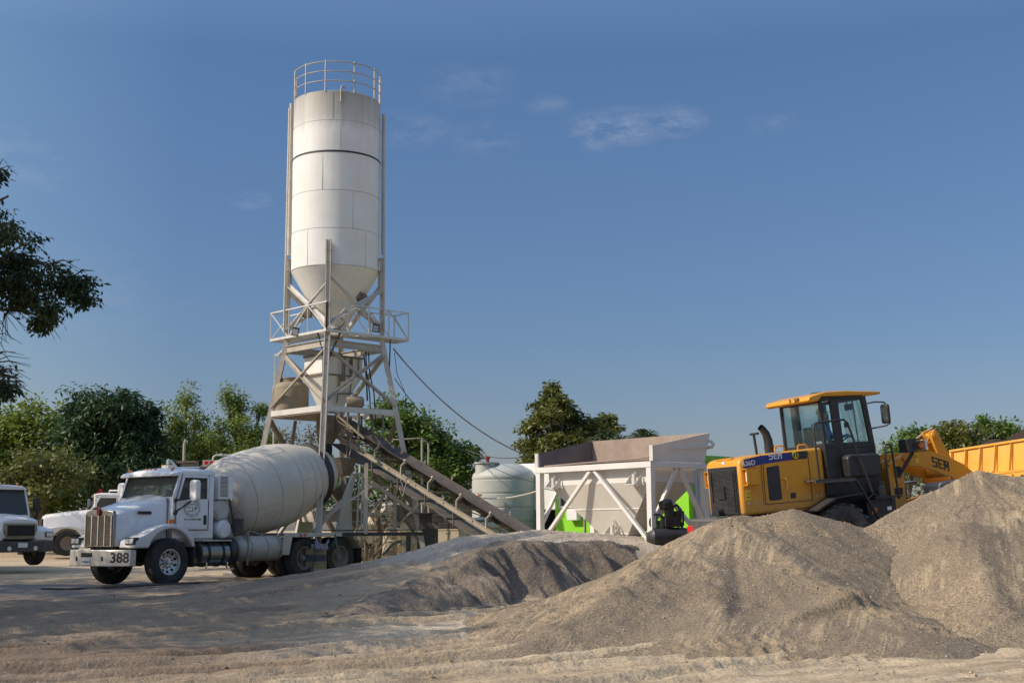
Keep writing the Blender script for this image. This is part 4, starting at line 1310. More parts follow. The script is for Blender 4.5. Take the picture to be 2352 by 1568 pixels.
# shell of lapped courses
zs = [9.22, 10.35, 11.4, 12.45, 13.35, 13.36, 14.54]
sh = MB().lathe([(1.27, 8.95), (1.275, 10.02), (1.268, 10.025), (1.275, 11.12), (1.268, 11.125), (1.277, 12.23), (1.235, 12.24), (1.235, 12.27), (1.268, 12.28), (1.275, 13.17), (1.268, 13.175), (1.27, 14.03), (1.24, 14.05), (.001, 14.15)], 72, (0, 0, 0)).build('shell', M['silo'], tw, 25)
MB().lathe([(1.262, 12.21), (1.285, 12.22), (1.285, 12.27), (1.262, 12.28)], 72).build('joint_ring', M['dark'], sh)
sm = MB()
for z in (10.02, 11.12, 13.17, 8.96):
    sm.lathe([(1.268, z - .012), (1.279, z - .008), (1.279, z + .008), (1.268, z + .012)], 72)
for a, z0, z1 in ((-100, 11.1, 12.2), (-78, 12.28, 13.2), (-60, 10.0, 11.1), (-120, 8.95, 10.0), (-88, 13.2, 14.0), (-40, 8.95, 10.0)):
    sm.b2((1.275 * math.cos(R(a)) - .004, 1.275 * math.sin(R(a)) - .004, z0), (1.275 * math.cos(R(a)) + .004, 1.275 * math.sin(R(a)) + .004, z1))
sm.build('seam', M['polytank'], sh)
MB().lathe([(.25, 7.30), (.30, 7.30), (1.27, 8.95), (1.22, 8.95)], 56).lathe([(.29, 7.34), (.36, 7.34), (.36, 7.28), (.22, 7.28)], 24).lathe([(.6, 7.85), (.625, 7.85), (.635, 7.88), (.61, 7.88)], 48).build('cone', M['silo'], tw, 40)
hk = MB().tube([(.28, -1.26, 13.7), (.28, -1.29, 14.05), (.31, -1.30, 14.15), (.36, -1.29, 14.15), (.38, -1.27, 14.06)], .028).build('lifting_hook', M['galv'], sh)
rl = MB()
for z in (14.33, 14.62, 14.90):
    rl.tube([(1.27 * math.cos(R(a)), 1.27 * math.sin(R(a)), z) for a in range(172, 382, 6)], .017, 6)
for a in (172, 200, 232, 262, 300, 335, 358, 380):
    rl.tube([(1.27 * math.cos(R(a)), 1.27 * math.sin(R(a)), 14.0), (1.27 * math.cos(R(a)), 1.27 * math.sin(R(a)), 14.95)], .02, 6)
rl.build('roof_railing', M['galv'], tw)

# legs: heavy channels, the two side ones running on up the shell as fill pipes
for k, ztop in ((0, 9.65), (1, 9.4), (2, 9.4), (3, 9.4)):
    g = MB()
    d = DIRS[k]
    s = V((-d.y, d.x, 0))
    for s1 in (-1, 1):
        g.bar(lp_(k, 6.95) + s * s1 * .06, lp_(k, ztop) + s * s1 * .06, .03, .13, d)
        g.bar(lp_(k, .3) + s * s1 * .065, lp_(k, 6.95) + s * s1 * .065, .03, .14, d)
    g.bar(lp_(k, 6.95) + d * .0, lp_(k, ztop) + d * .0, .092, .02, d)
    g.bar(lp_(k, .3) + d * .0, lp_(k, 6.95) + d * .0, .10, .02, d)
    g.b2(lp_(k, .3) + V((-.25, -.25, 0)), lp_(k, .3) + V((.25, .25, .12)))
    lg = g.build('leg', M['legs'], tw, 0)
for k, zt in ((1, 13.75), (3, 14.1)):
    q = DIRS[k]
    MB().tube([q * 1.37 + V((0, .05, 9.5)), q * 1.37 + V((0, .05, zt))], .055, 10).tube([q * 1.44 + V((0, -.12, 7.2)), q * 1.40 + V((0, -.12, zt - .2))], .03, 8).build('fill_pipe', M['legs'], tw)
pb = MB()
for k in range(4):
    for z in (9.0, 9.35):
        pb.bar(DIRS[k] * 1.22 + V((0, 0, z)), DIRS[k] * 1.40 + V((0, 0, z)), .18, .02)
for k in (1, 3, 2):
    d = DIRS[k]
    pb.quad(d * 1.24 + V((0, -.02, 8.5)), d * 1.40 + V((0, -.02, 8.5)), d * 1.40 + V((0, -.02, 9.0)), d * 1.26 + V((0, -.02, 9.0)), .02)
pb.build('leg_bracket', M['galv'], tw, 0)


def brace(mb, a, b, w=.09):
    mb.angle(a, b, w, .014, (0, 0, 1))


for k in range(4):
    g = MB()
    k2 = k + 1
    brace(g, lp_(k, 7.25), lp_(k2, 8.4))
    brace(g, lp_(k, 8.6), lp_(k2, 7.25))
    mid = (lp_(k, 7.25) + lp_(k2, 8.55)) / 2
    g.build('cross_brace', M['whitesteel'], tw, 0)
    g = MB()
    brace(g, lp_(k, 5.02), lp_(k2, 6.55), .085)
    brace(g, lp_(k, 6.55), lp_(k2, 5.02), .085)
    g.build('cross_brace', M['galv'], tw, 0)
    g = MB()
    g.bar(lp_(k, 4.87), lp_(k2, 4.87), .08, .155)
    g.build('lower_beam', M['whitesteel'], tw, 0)
    g = MB()
    for s1 in (-1, 1):
        g.bar(lp_(k, 6.72) + V((0, 0, .09 * s1)), lp_(k2, 6.72) + V((0, 0, .09 * s1)), .10, .02)
    g.bar(lp_(k, 6.72), lp_(k2, 6.72), .02, .18)
    g.build('upper_beam', M['galv'], tw, 0)
for k in (1, 2):
    g = MB()
    brace(g, lp_(k, 1.0), lp_(k + 1, 4.7), .10)
    brace(g, lp_(k, 4.7), lp_(k + 1, 1.0), .10)
    g.build('cross_brace', M['dusty'], tw, 0)
g = MB()
brace(g, lp_(1, 2.0), lp_(0, 4.2) * .4 + lp_(1, 4.2) * .6, .08)
g.tube([lp_(3, 4.7) + V((.7, .3, 0)), lp_(3, .6) + V((1.0, .2, 0))], .05)
g.build('knee_brace', M['dusty'], tw, 0)

# maintenance platform, offset round the front corner
e1, e2 = V((.7071, .7071, 0)), V((-.7071, .7071, 0))
F0 = V((0, -1.52, 7.06))
P = [F0, F0 + e1 * 2.95, F0 + e1 * 2.95 + e2 * .65, F0 + e1 * .65 + e2 * .65, F0 + e2 * 2.72 + e1 * .65, F0 + e2 * 2.72]
gr = MB()
for a, b in ((F0, P[1]), (F0, P[5]), (P[5], P[4]), (P[1], P[2]), (P[2], P[3]), (P[3], P[4])):
    gr.bar(a, b, .05, .07)
for k in range(30):
    t = .02 + k * .098
    if t < 2.95:
        gr.bar(F0 + e1 * t, F0 + e1 * t + e2 * .65, .018, .035)
    if .65 < t < 2.72:
        gr.bar(F0 + e2 * t, F0 + e2 * t + e1 * .65, .018, .035)
for q in (.2, .4, .6):
    gr.bar(F0 + e2 * q, F0 + e2 * q + e1 * 2.95, .02, .025).bar(F0 + e1 * q, F0 + e1 * q + e2 * 2.72, .02, .025)
po = gr.build('platform', M['whitesteel'], tw, 0)
ra = MB()
H = V((0, 0, .80))
for a, b, n in ((F0, P[1], 4), (F0, P[5], 3)):
    ra.bar(a + H, b + H, .035)
    for j in range(n + 1):
        q = a.lerp(b, j / n)
        ra.bar(q, q + H, .032)
        if j < n:
            q2 = a.lerp(b, (j + 1) / n)
            if j % 2 == 0:
                ra.bar(q, q2 + H, .026)
            else:
                ra.bar(q + H, q2, .026)
for a, b in ((P[1], P[2]), (P[5], P[4]), (P[2], P[2] - e1 * .9), (P[4], P[4] - e2 * .9)):
    ra.bar(a + H, b + H, .032)
    ra.bar(b, b + H, .032)
    ra.bar(a, b + H, .022)
ra.build('railing', M['whitesteel'], po, 0)
for a, b in ((.55, 1.55), (2.3, 1.6)):
    pass
st = MB()
st.bar(F0 + e1 * .55 + e2 * .1, lp_(0, 6.1), .035).bar(F0 + e2 * .55 + e1 * .1, lp_(0, 6.1), .035).bar(F0 + e1 * 2.35 + e2 * .1, lp_(1, 5.9), .035).bar(F0 + e2 * 2.1 + e1 * .1, lp_(3, 6.3), .035)
st.build('platform_strut', M['dark'], po, 0)
for q in (F0 + e2 * 1.45 + V((0, -.08, .10)), F0 + e1 * 1.75 + V((0, -.08, .22))):
    fl = MB().box(q, (.20, .07, .26), Matrix.Rotation(R(-25), 3, 'X') @ Matrix.Rotation(R(20), 3, 'Z')).build('floodlight', M['black'], po, 0, .01)
    MB().box(q + V((0, -.045, -.02)), (.15, .01, .20), Matrix.Rotation(R(-25), 3, 'X') @ Matrix.Rotation(R(20), 3, 'Z')).build('lens', M['galv'], fl, 0)
# vibrator motor on the cone, wiring
MB().lathe([(.001, -.2), (.12, -.2), (.14, -.1), (.14, .1), (.12, .2), (.001, .2)], 14, (.78, -.25, 8.12), (.6, -.2, .5)).b2((.55, -.45, 8.15), (.8, -.2, 8.4)).build('vibrator', M['dusty'], tw)
MB().b2((-.14, -.32, 6.95), (.14, .1, 7.28)).tube([(.1, -.3, 7.2), (.35, -.5, 7.45), (.25, -.45, 7.55)], .03).tube([(-.5, -.3, 7.0), (-.3, -.3, 7.3), (-.2, -.3, 7.4)], .02).b2((-.95, .0, 7.7), (-.7, .3, 7.95)).build('valve', M['dusty'], tw)
# weigh hopper between the beams
wh = MB()
e = lambda a, b, z: e1 * a + e2 * b + V((0, 0, z))
wh.loft([[e(-.30, -.12, 4.9), e(.12, -.12, 4.9), e(.12, .25, 4.9), e(-.30, .25, 4.9)], [e(-.72, -.40, 5.93), e(.72, -.40, 5.93), e(.72, .45, 5.93), e(-.72, .45, 5.93)],
         [e(-.72, -.40, 6.5), e(.72, -.40, 6.5), e(.72, .45, 6.5), e(-.72, .45, 6.5)]])
who = wh.build('weigh_hopper', M['silo'], tw, 0, .01)
rb = MB()
for z in (5.93, 6.48):
    for a, b in (((-.74, -.42), (.74, -.42)), ((-.74, -.42), (-.74, .47))):
        rb.bar(e(a[0], a[1], z), e(b[0], b[1], z), .03, .05)
rb.b2(e(.3, -.43, 6.0) - V((.03, .03, 0)), e(.3, -.43, 6.0) + V((.03, .03, .45)))
for q in ((.05, -.44), (.55, -.44)):
    rb.bar(e(q[0], q[1], 5.95), e(q[0], q[1], 6.45), .03)
rb.bar(e(-.1, -.40, 5.75), e(-.1, -.28, 5.15), .035).bar(e(-.2, -.36, 5.40), e(.45, -.34, 5.45), .04)
rb.box(e(-.05, -.45, 5.85), (.16, .12, .16))
rb.tube([e(-.05, -.46, 5.95), e(-.08, -.5, 6.2), e(0, -.48, 6.45)], .02).tube([e(.2, -.47, 5.4), e(.25, -.5, 5.8), e(.2, -.46, 6.4)], .018)
rb.build('air_lines', M['dusty'], who, 0)
# discharge throat and gear under the lower beams
th = MB()
th.loft([[e(-.42, -.30, 4.80), e(.12, -.30, 4.80), e(.12, .25, 4.80), e(-.42, .25, 4.80)], [e(-.42, -.30, 4.5), e(.12, -.30, 4.5), e(.12, .25, 4.5), e(-.42, .25, 4.5)], [e(-.42, -.16, 3.95), e(-.14, -.16, 3.95), e(-.14, .16, 3.95), e(-.42, .16, 3.95)]])
tho = th.build('discharge_throat', M['dusty'], tw, 0, .01)
MB().lathe([(.18, 0), (.21, -.1), (.19, -.75), (.17, -.75), (.18, -.1)], 18, e(-.28, 0, 4.0), (0, 0, 1)).build('rubber_sleeve', M['rubber'], tho)
dk = MB()
dk.quad(lp_(3, 4.75), lp_(3, 4.75).lerp(lp_(0, 4.75), .95), V((0, 0, 4.75)), lp_(3, 4.75).lerp(lp_(2, 4.75), .95), .03)
dk.bar(lp_(3, 4.7) * .5, V((0, 0, 4.7)), .1, .12)
dk.build('tank_deck', M['dusty'], tw, 0)
mt = MB().lathe([(.001, -.26), (.13, -.26), (.165, -.2), (.165, .15), (.14, .2), (.001, .2)], 18, lp_(0, 5.12).lerp(lp_(1, 5.12), .42) + V((0, .25, 0)), (1, .15, 0)).box(lp_(0, 5.0).lerp(lp_(1, 5.0), .48) + V((0, .2, .12)), (.2, .2, .2))
mt.tube([lp_(0, 5.3).lerp(lp_(1, 5.3), .42) + V((0, .25, 0)), lp_(0, 5.36).lerp(lp_(1, 5.36), .42) + V((0, .25, 0))], .03)
mt.build('gear_motor', M['dusty'], tw)
lad = MB()
q = lp_(3, 5.6) + V((-.15, .25, 0))
lad.bar(V((-1.78, .4, 3.9)), V((-1.78, .4, 6.62)), .05).bar(V((-1.78, .4, 6.62)), V((-1.2, .3, 6.7)), .06, .09).bar(V((-1.7, .4, 6.6)), V((-1.3, .0, 6.95)), .04)
lad.build('tank_frame', M['whitesteel'], tw, 0)
cb = MB()
for x, y, s in ((.95, -.35, 0), (1.02, -.30, .05), (1.75, -.15, .2)):
    cb.tube([(x, y, 6.6), (x + .03 + s * .2, y, 6.0), (x + .12 + s, y, 5.4), (x + .16 + s * 1.2, y, 4.6)], .02 if s < .1 else .01, 6)
cb.tube([(.9, -.4, 6.5), (.98, -.36, 5.8), (1.0, -.3, 5.2)], .025, 6)
cb.build('cable_drop', M['dark'], tw)

wt_ = thing('water_tank', 'dust caked beige water tank standing on the left side of the silo tower', 'water tank', (C0.x - 1.28, C0.y + .25, 4.79))
MB().lathe([(.001, 0), (.50, 0), (.52, .03), (.52, .83), (.50, .90), (.40, .99), (.34, 1.0), (.34, 1.09), (.36, 1.10), (.36, 1.13), (.001, 1.14)], 40).build('body', M['dustytank'], wt_)
ban = MB()
for z in (.06, .82, 1.0):
    r_ = .523 if z < .9 else .36
    ban.lathe([(r_ - .01, z - .012), (r_, z), (r_ - .01, z + .012)], 40)
ban.build('rim', M['dustytank'], wt_)

# kerb block with faded yellow bands round the front leg
fz = lp_(0, .5) + C0
bl = thing('leg_guard', 'concrete block with faded yellow bands guarding the front tower leg', 'guard block', (fz.x, fz.y - .18, zat(fz.x, fz.y - .3) - .1))
BR = MB().prism(rrect(.50, .50, .05), 'z', 0, .98).build('block', M['concrete'], bl, 35)
gb = MB()
for z in (.36, .72):
    gb.prism(rrect(.506, .506, .05), 'z', z, z + .17)
gb.build('painted_band', pm('faded_yellow', (.27, .235, .11), .9, var=.35, dust=.95, dustcol=(.25, .21, .16)), bl, 35)
ck = MB().prism(rrect(.504, .504, .05), 'z', .535, .715)
ck.build('painted_band', pm('faded_black', (.06, .07, .085), .85, var=.3, dust=.5, dustcol=(.2, .18, .15)), bl, 35)
pc = MB()
pts = []
for k in range(9):
    for j in range(5):
        pts.append((.0 + .045 * k + .02 * math.sin(j * 2.1), -.24 - .03 * j + .03 * math.sin(k * 1.7 + j), 1.01 + .13 * math.sin(k * .8 + 1) * (1 - j / 4) - .04 * j + .03 * math.sin(k * 2.3)))
fs = [(k * 5 + j, k * 5 + j + 1, (k + 1) * 5 + j + 1, (k + 1) * 5 + j) for k in range(8) for j in range(4)]
pc.add(pts, fs)
po_ = pc.build('cloth', M['purple'], None, 60)
po_.location = bl.location
po_.modifiers.new('s', 'SOLIDIFY').thickness = .01
tag(po_, 'crumpled purple and white cloth left on the yellow banded concrete block', 'cloth')
hs = MB().tube([(.02, -.30, 1.0), (.0, -.31, .8), (-.04, -.30, .4), (-.05, -.31, .1), (-.25, -.45, .02)], .018, 6).build('hose', M['hose_green'], None)
hs.location = bl.location
tag(hs, 'thin dark hose draped down the front of the yellow banded block', 'hose')

# ------------------------------------------------------------------ belt conveyor from the aggregate hopper up into the tower
CB = C0 + V((.652, .758, 0)) * .3
cd = V((.758, -.652, 0))
cn = V((-.652, -.758, 0))                    # towards the viewer
cslope = -.468


def cv(a, lat=0.0, dz=0.0):
    p = CB + cd * a + cn * lat
    return V((p.x, p.y, 4.78 + cslope * a + dz))


A0, A1 = -.15, 8.1
cvr = thing('belt_conveyor', 'inclined belt conveyor rising from behind the ramp into the silo tower', 'conveyor', (0, 0, 0))
bt = MB()
rings = []
for a in np.linspace(A0, A1, 40):
    sag = .012 * math.sin(a * 5.2)
    top = [cv(a, .32, 0), cv(a, .15, -.13 + sag), cv(a, -.15, -.13 + sag), cv(a, -.32, 0)]
    rings.append(top + [p - V((0, 0, .018)) for p in top[::-1]])
bt.loft(rings)
bt.build('belt', M['belt'], cvr, 40)
rb = MB()
rings = []
for a in np.linspace(A0, A1, 40):
    sag = -.05 * abs(math.sin(a * 1.6))
    q = [cv(a, .30, -.80 + sag), cv(a, -.30, -.80 + sag), cv(a, -.30, -.815 + sag), cv(a, .30, -.815 + sag)]
    rings.append(q)
rb.loft(rings).build('return_belt', M['returnbelt'], cvr, 40)
for s in (1, -1):
    fb = MB()
    for dz in (-.36, -.47):
        fb.bar(cv(A0 - .1, .46 * s, dz), cv(A1, .46 * s, dz), .075, .014)
    fb.bar(cv(A0 - .1, .43 * s, -.415), cv(A1, .43 * s, -.415), .012, .11)
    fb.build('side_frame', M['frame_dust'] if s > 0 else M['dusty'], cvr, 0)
for a in np.arange(.9, 8.0, 1.02):
    idl = MB()
    for s in (-1, 1):
        idl.bar(cv(a, .46 * s, -.36), cv(a - .03, .43 * s, -.16), .06, .03, cd).bar(cv(a - .03, .43 * s, -.16), cv(a + .06, .36 * s, .0), .06, .03, cd)
        idl.tube([cv(a + .06, .37 * s, .03), cv(a + .06, .40 * s, .05)], .035, 8)
    idl.bar(cv(a, .46, -.37), cv(a, -.46, -.37), .06, .04)
    io = idl.build('idler_bracket', M['frame_dust'], cvr, 0)
    for q0, q1, r_ in ((cv(a + .05, .14, -.19), cv(a + .05, -.14, -.19), .05), (cv(a + .05, .16, -.185), cv(a + .05, .33, -.055), .05), (cv(a + .05, -.16, -.185), cv(a + .05, -.33, -.055), .05), (cv(a + .5, .33, -.85), cv(a + .5, -.33, -.85), .04)):
        MB().tube([q0, q1], r_, 12).build('roller', M['dark'], io)
cr = MB()
for a in np.arange(.4, 8.0, 1.02):
    cr.bar(cv(a, .44, -.42), cv(a, -.44, -.42), .05, .06).bar(cv(a, .44, -.42), cv(a + .95, -.44, -.42), .035, .03)
    cr.bar(cv(a + .4, .48, -.48), cv(a + .4, .48, -.84), .05, .012, cd)
    cr.bar(cv(a + .62, -.46, -.36), cv(a + .58, -.46, -.18), .06, .02, cd)
cr.build('cross_member', M['dusty'], cvr, 0)
hd = MB()
hd.lathe([(.001, -.36), (.18, -.36), (.19, 0), (.18, .36), (.001, .36)], 20, cv(A0, 0, -.2), cn)
for a in (-.1, .35, .8, 1.25):
    for s in (-1, 1):
        hd.bar(cv(a, .46 * s, -.42), V((cv(a, .46 * s).x, cv(a, .46 * s).y, 4.85)), .06, .03, cd)
hd.bar(cv(-.2, .48, .28), cv(1.5, .48, .0), .05)
for k in range(5):
    hd.bar(cv(-.1 + .04 * k, .50, -.25 + .07 * k), cv(.9 + .03 * k, .50, -.24 + .07 * k), .03, .02)
hd.build('head_frame', M['dusty'], cvr, 0)
lw = MB()
lw.tube([cv(3.05, .5, -.62), cv(3.0, .54, -.5), cv(3.1, .52, -.3), cv(3.2, .54, -.34), cv(3.12, .56, -.5), cv(3.25, .55, -.42), cv(3.05, .52, -.9), cv(2.95, .54, -.7)], .012, 5)
lw.tube([cv(1.0, .5, -.4), cv(.95, .53, -.7)], .01, 5)
lw.build('loose_wire', M['cablepale'], cvr)
# trestle under the conveyor
ts = MB()
zb = 1.48
pA, pB = at(841, 1150, 33.9), at(907, 1150, 34.6)
for q, zt, s in ((pA, 3.35, .09), (pB, 2.95, .085)):
    ts.bar((q.x, q.y, zb), (q.x, q.y, zt), s)
for z in (2.02, 2.72):
    ts.bar((pA.x, pA.y, z), (pB.x, pB.y, z), .06)
ts.bar((pA.x - 1.1, pA.y - .1, 1.9), (pA.x + .15, pA.y, 2.75), .06).bar((pA.x - .4, pA.y + 1.2, 1.6), (pB.x, pB.y + .8, 3.0), .06)
ts.bar((pA.x + .1, pA.y + .3, 2.85), (pB.x + 1.15, pB.y + .1, 1.62), .10)
ts.bar((pB.x - .1, pB.y + .3, 1.55), (pB.x + .9, pB.y + .3, 2.55), .05)
ts.tube([(pB.x - .25, pB.y + .2, 2.0), (pB.x - .25, pB.y + .2, 2.62), (pB.x - .05, pB.y + .2, 2.85)], .03).tube([(pB.x - .4, pB.y + .2, 2.2), (pB.x - .4, pB.y + .2, 2.5)], .03)
ts.build('trestle', M['galv'], cvr, 0)
q0, q1 = at(742, 1212, 33.6), at(1002, 1212, 34.6)
sk_ = MB().bar((q0.x, q0.y, 1.47), (q1.x, q1.y, 1.47), .14, .09).bar((q0.x, q0.y, 1.575), (q1.x, q1.y, 1.575), .12, .03)
for t in (.75, .97):
    q = V((q0.x, q0.y, 0)).lerp(V((q1.x, q1.y, 0)), t)
    sk_.bar((q.x, q.y, .2), (q.x, q.y, 1.42), .12)
sk_.build('base_beam', M['dark'], cvr, 0)
q = at(976, 1190, 34.6)
MB().b2((q.x - .28, q.y - .2, 2.0), (q.x + .28, q.y + .2, 2.03)).b2((q.x - .15, q.y - .12, 1.6), (q.x + .2, q.y + .12, 2.0)).build('drive_box', M['dark'], cvr, 0)

# ------------------------------------------------------------------ aggregate hopper
HZ = 1.18
hp = thing('aggregate_hopper', 'white steel aggregate hopper on four posts with flared sheet sides, beside the green building', 'hopper', (2.98, 27.5, HZ), (0, 0, R(42)))
HX, HY = 1.8, 3.5
for (x, y) in ((0, 0), (HX, 0), (0, HY), (HX, HY)):
    MB().b2((x - .07, y - .07, -.55), (x + .07, y + .07, 1.70)).build('post', M['hopper'], hp, 0, .006)
bm_ = MB()
bm_.b2((-.08, -.08, 1.70), (.08, HY + .08, 1.83)).b2((HX - .08, -.08, 1.70), (HX + .08, HY + .08, 1.83))
bm_.b2((.08, -.078, 1.702), (HX - .08, .075, 1.828)).b2((.08, HY - .075, 1.702), (HX - .08, HY + .078, 1.828))
bm_.build('top_frame', M['hopper'], hp, 0, .006)
for x in (0, HX):
    MB().bar((x, HY * .5 - .06, 1.70), (x, .08, .12), .085, .07).bar((x, HY * .5 + .06, 1.70), (x, HY - .08, .12), .085, .07).build('brace', M['hopper'], hp, 0)
for y in (0, HY):
    MB().bar((HX * .5 - .06, y, 1.70), (.08, y, .55), .085, .07).bar((HX * .5 + .06, y, 1.70), (HX - .08, y, .55), .085, .07).build('brace', M['hopper'], hp, 0)
i0 = .16
r1 = [(i0, i0), (HX - i0, i0), (HX - i0, HY - i0), (i0, HY - i0)]
r2 = [(.64, 1.42), (.92, 1.42), (.92, 1.80), (.64, 1.80)]
sk2 = MB().loft([[(x, y, 1.84) for x, y in r1], [(x, y, 1.40) for x, y in r1]], cap=False).build('bin_skirt', M['hopper'], hp, 0)
sd_ = sk2.modifiers.new('s', 'SOLIDIFY')
sd_.thickness = .015
sd_.offset = 1
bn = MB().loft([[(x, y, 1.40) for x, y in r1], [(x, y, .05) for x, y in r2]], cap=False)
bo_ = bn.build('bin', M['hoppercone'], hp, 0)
sd_ = bo_.modifiers.new('s', 'SOLIDIFY')
sd_.thickness = .015
sd_.offset = 1
rr_ = MB()
for f_ in (.42, .83):
    q = [V((x1 + (x2 - x1) * f_, y1 + (y2 - y1) * f_, 1.40 - 1.35 * f_)) for (x1, y1), (x2, y2) in zip(r1, r2)]
    ce = sum(q, V()) / 4
    q = [p + (p - ce).normalized() * .02 for p in q]
    for a in range(4):
        rr_.bar(q[a], q[(a + 1) % 4], .02, .03)
rr_.build('stiffener', M['hopper'], bo_, 0)
# flared sides on three edges; the loading side stays open
def panel(pts, name, m):
    MB().quad(*pts, .012).build(name, M[m], hp, 0)
fl = .11
panel([(.0, -.02, 1.84), (HX, -.02, 1.84), (HX + fl, -fl, 2.53), (-.03, -.10, 2.17)], 'side_panel', 'hopper')
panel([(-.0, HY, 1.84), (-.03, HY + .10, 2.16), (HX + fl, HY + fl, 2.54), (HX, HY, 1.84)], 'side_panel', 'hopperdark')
panel([(HX, -.02, 1.84), (HX, HY, 1.84), (HX + fl, HY + fl, 2.54), (HX + fl, -fl, 2.53)], 'back_panel', 'hopperin')
MB().b2((-.05, HY + .02, 1.84), (.0, HY + .12, 2.17)).build('panel_edge', M['whitesteel'], hp, 0)
MB().b2((-.05, -.12, 1.84), (-.005, -.02, 2.18)).build('panel_edge', M['whitesteel'], hp, 0)
MB().bar((.02, -.06, 2.06), (HX + .08, -.10, 2.22), .02, .035, (0, 1, 0)).build('panel_rib', M['hopper'], hp, 0)
MB().tube([(.06, .1, 1.92), (.06, HY - .1, 1.86)], .02).bar((HX - .02, .1, 2.0), (HX - .02, HY - .1, 2.0), .03, .03).build('inner_lip', M['hopperin'], hp, 0)
for y, z in ((.52, 1.46), (HY - .42, 1.46), (1.55, .35)):
    x = i0 - .02 if z > 1 else .50
    vb = MB().prism([(x - .02, z - .10), (x - .24, z - .10), (x - .02, z + .12)], 'y', y - .16, y - .15).prism([(x - .02, z - .10), (x - .24, z - .10), (x - .02, z + .12)], 'y', y + .15, y + .16)
    vb.b2((x - .26, y - .16, z - .12), (x, y + .16, z - .10)).tube([(x - .10, y, z - .1), (x - .10, y, z + .12)], .05).tube([(x - .10, y - .04, z + .12), (x - .10, y - .04, z + .24)], .02)
    vb.build('vibrator', M['whitesteel'], hp)
MB().tube([(.42, 1.5, .3), (.55, 1.2, .1), (.7, .9, .0), (.8, .6, -.1)], .015, 6).build('air_hose', M['dark'], hp)
pe = MB().tube([(HX + .02, .10, 2.28), (HX + .10, -.06, 2.34), (HX + .14, -.13, 2.33), (HX + .16, -.17, 2.27), (HX + .14, -.15, 2.21), (HX + .08, -.05, 2.19), (HX + .02, .05, 2.20)], .04, 10)
pe.build('water_pipe', M['whitesteel'], hp)
# ------------------------------------------------------------------ wheel loader
LO, LA, LPIT = V((4.26, 25.56, 1.98)), R(21), R(4)
ld = thing('wheel_loader', 'yellow articulated wheel loader with a black cab seen from its rear corner behind the gravel', 'wheel loader', LO, (0, -LPIT, LA))
LM = Matrix.Translation(LO) @ Matrix.Rotation(LA, 4, 'Z') @ Matrix.Rotation(-LPIT, 4, 'Y')
LI = LM.inverted()


def lpx(px, py, y):
    """loader coordinates of a photo position lying on the loader's lengthwise plane y"""
    o = LI @ EYE
    d = LI.to_3x3() @ (CROT @ V(((px - 1176) / FPX, (784 - py) / FPX, -1)))
    return o + d * ((y - o.y) / d.y)


def Z6(x, y, pl):
    return lpx(1521.7 + x * .27467, 861.3 + y * .27467, pl)


def Z7(x, y, pl):
    return lpx(1923.6 + x * .2746, 861.3 + y * .2746, pl)


def flat(pts, y0, y1):
    return MB().prism([(p.x, p.z) for p in pts], 'y', y0, y1)


hw = .66
# engine hood
ho = [(.0, -.18), (.0, .84), (.06, .93), (.16, .965), (.7, 1.0), (1.3, 1.035), (1.97, 1.06), (1.99, .95), (1.99, -.18)]
hood = MB().prism(ho, 'y', -hw, hw).build('engine_hood', M['yellow'], ld, 35, .075, 4)
MB().b2((-.012, -.57, -.17), (.02, .57, .80)).build('radiator_frame', M['loader_black'], hood, 0, .02)
rc = MB()
for k in range(36):
    z = -.12 + k * .0245
    rc.bar((-.022, -.52, z), (-.022, .52, z), .016, .008)
rc.build('radiator_louvres', M['ctrw'], hood, 0)
MB().b2((-.055, -.10, .16), (-.014, .18, .42)).b2((-.03, -.36, -.02), (-.012, -.12, .22)).tube([(-.16, .1, -.10), (-.02, .1, -.08)], .085, 12).bar((-.035, .4, .1), (-.035, .4, .7), .03).bar((-.035, -.45, -.1), (-.035, -.45, .7), .025).build('rear_latch', M['loader_black'], hood, 0)
MB().b2((-.004, -.12, .855), (.03, -.02, .905)).build('rear_label', M['whitedecal'], hood, 0)
ys = -hw - .003
dcb = [Z6(678, 705, ys), Z6(820, 672, ys), Z6(1075, 643, ys), Z6(1075, 708, ys), Z6(820, 745, ys), Z6(676, 783, ys)]
flat(dcb, ys - .004, ys).build('side_band', M['blue'], hood, 0)
flat([Z6(1075, 643, ys), Z6(1208, 630, ys), Z6(1208, 695, ys), Z6(1075, 708, ys)], ys - .004, ys).build('side_band', M['decalblack'], hood, 0)
up = V((-.02, 0, 1))
def on_side(body, zx, zy, size, mat, zf=Z6, pl=ys - .006, name='lettering', slope=None, **kw):
    p = zf(zx, zy, pl)
    q = zf(zx + 60, zy + 60 * (slope or 0), pl)
    return text(body, size, p, q - p, (0, 0, 1), M[mat], kw.pop('parent', hood), name, **kw)


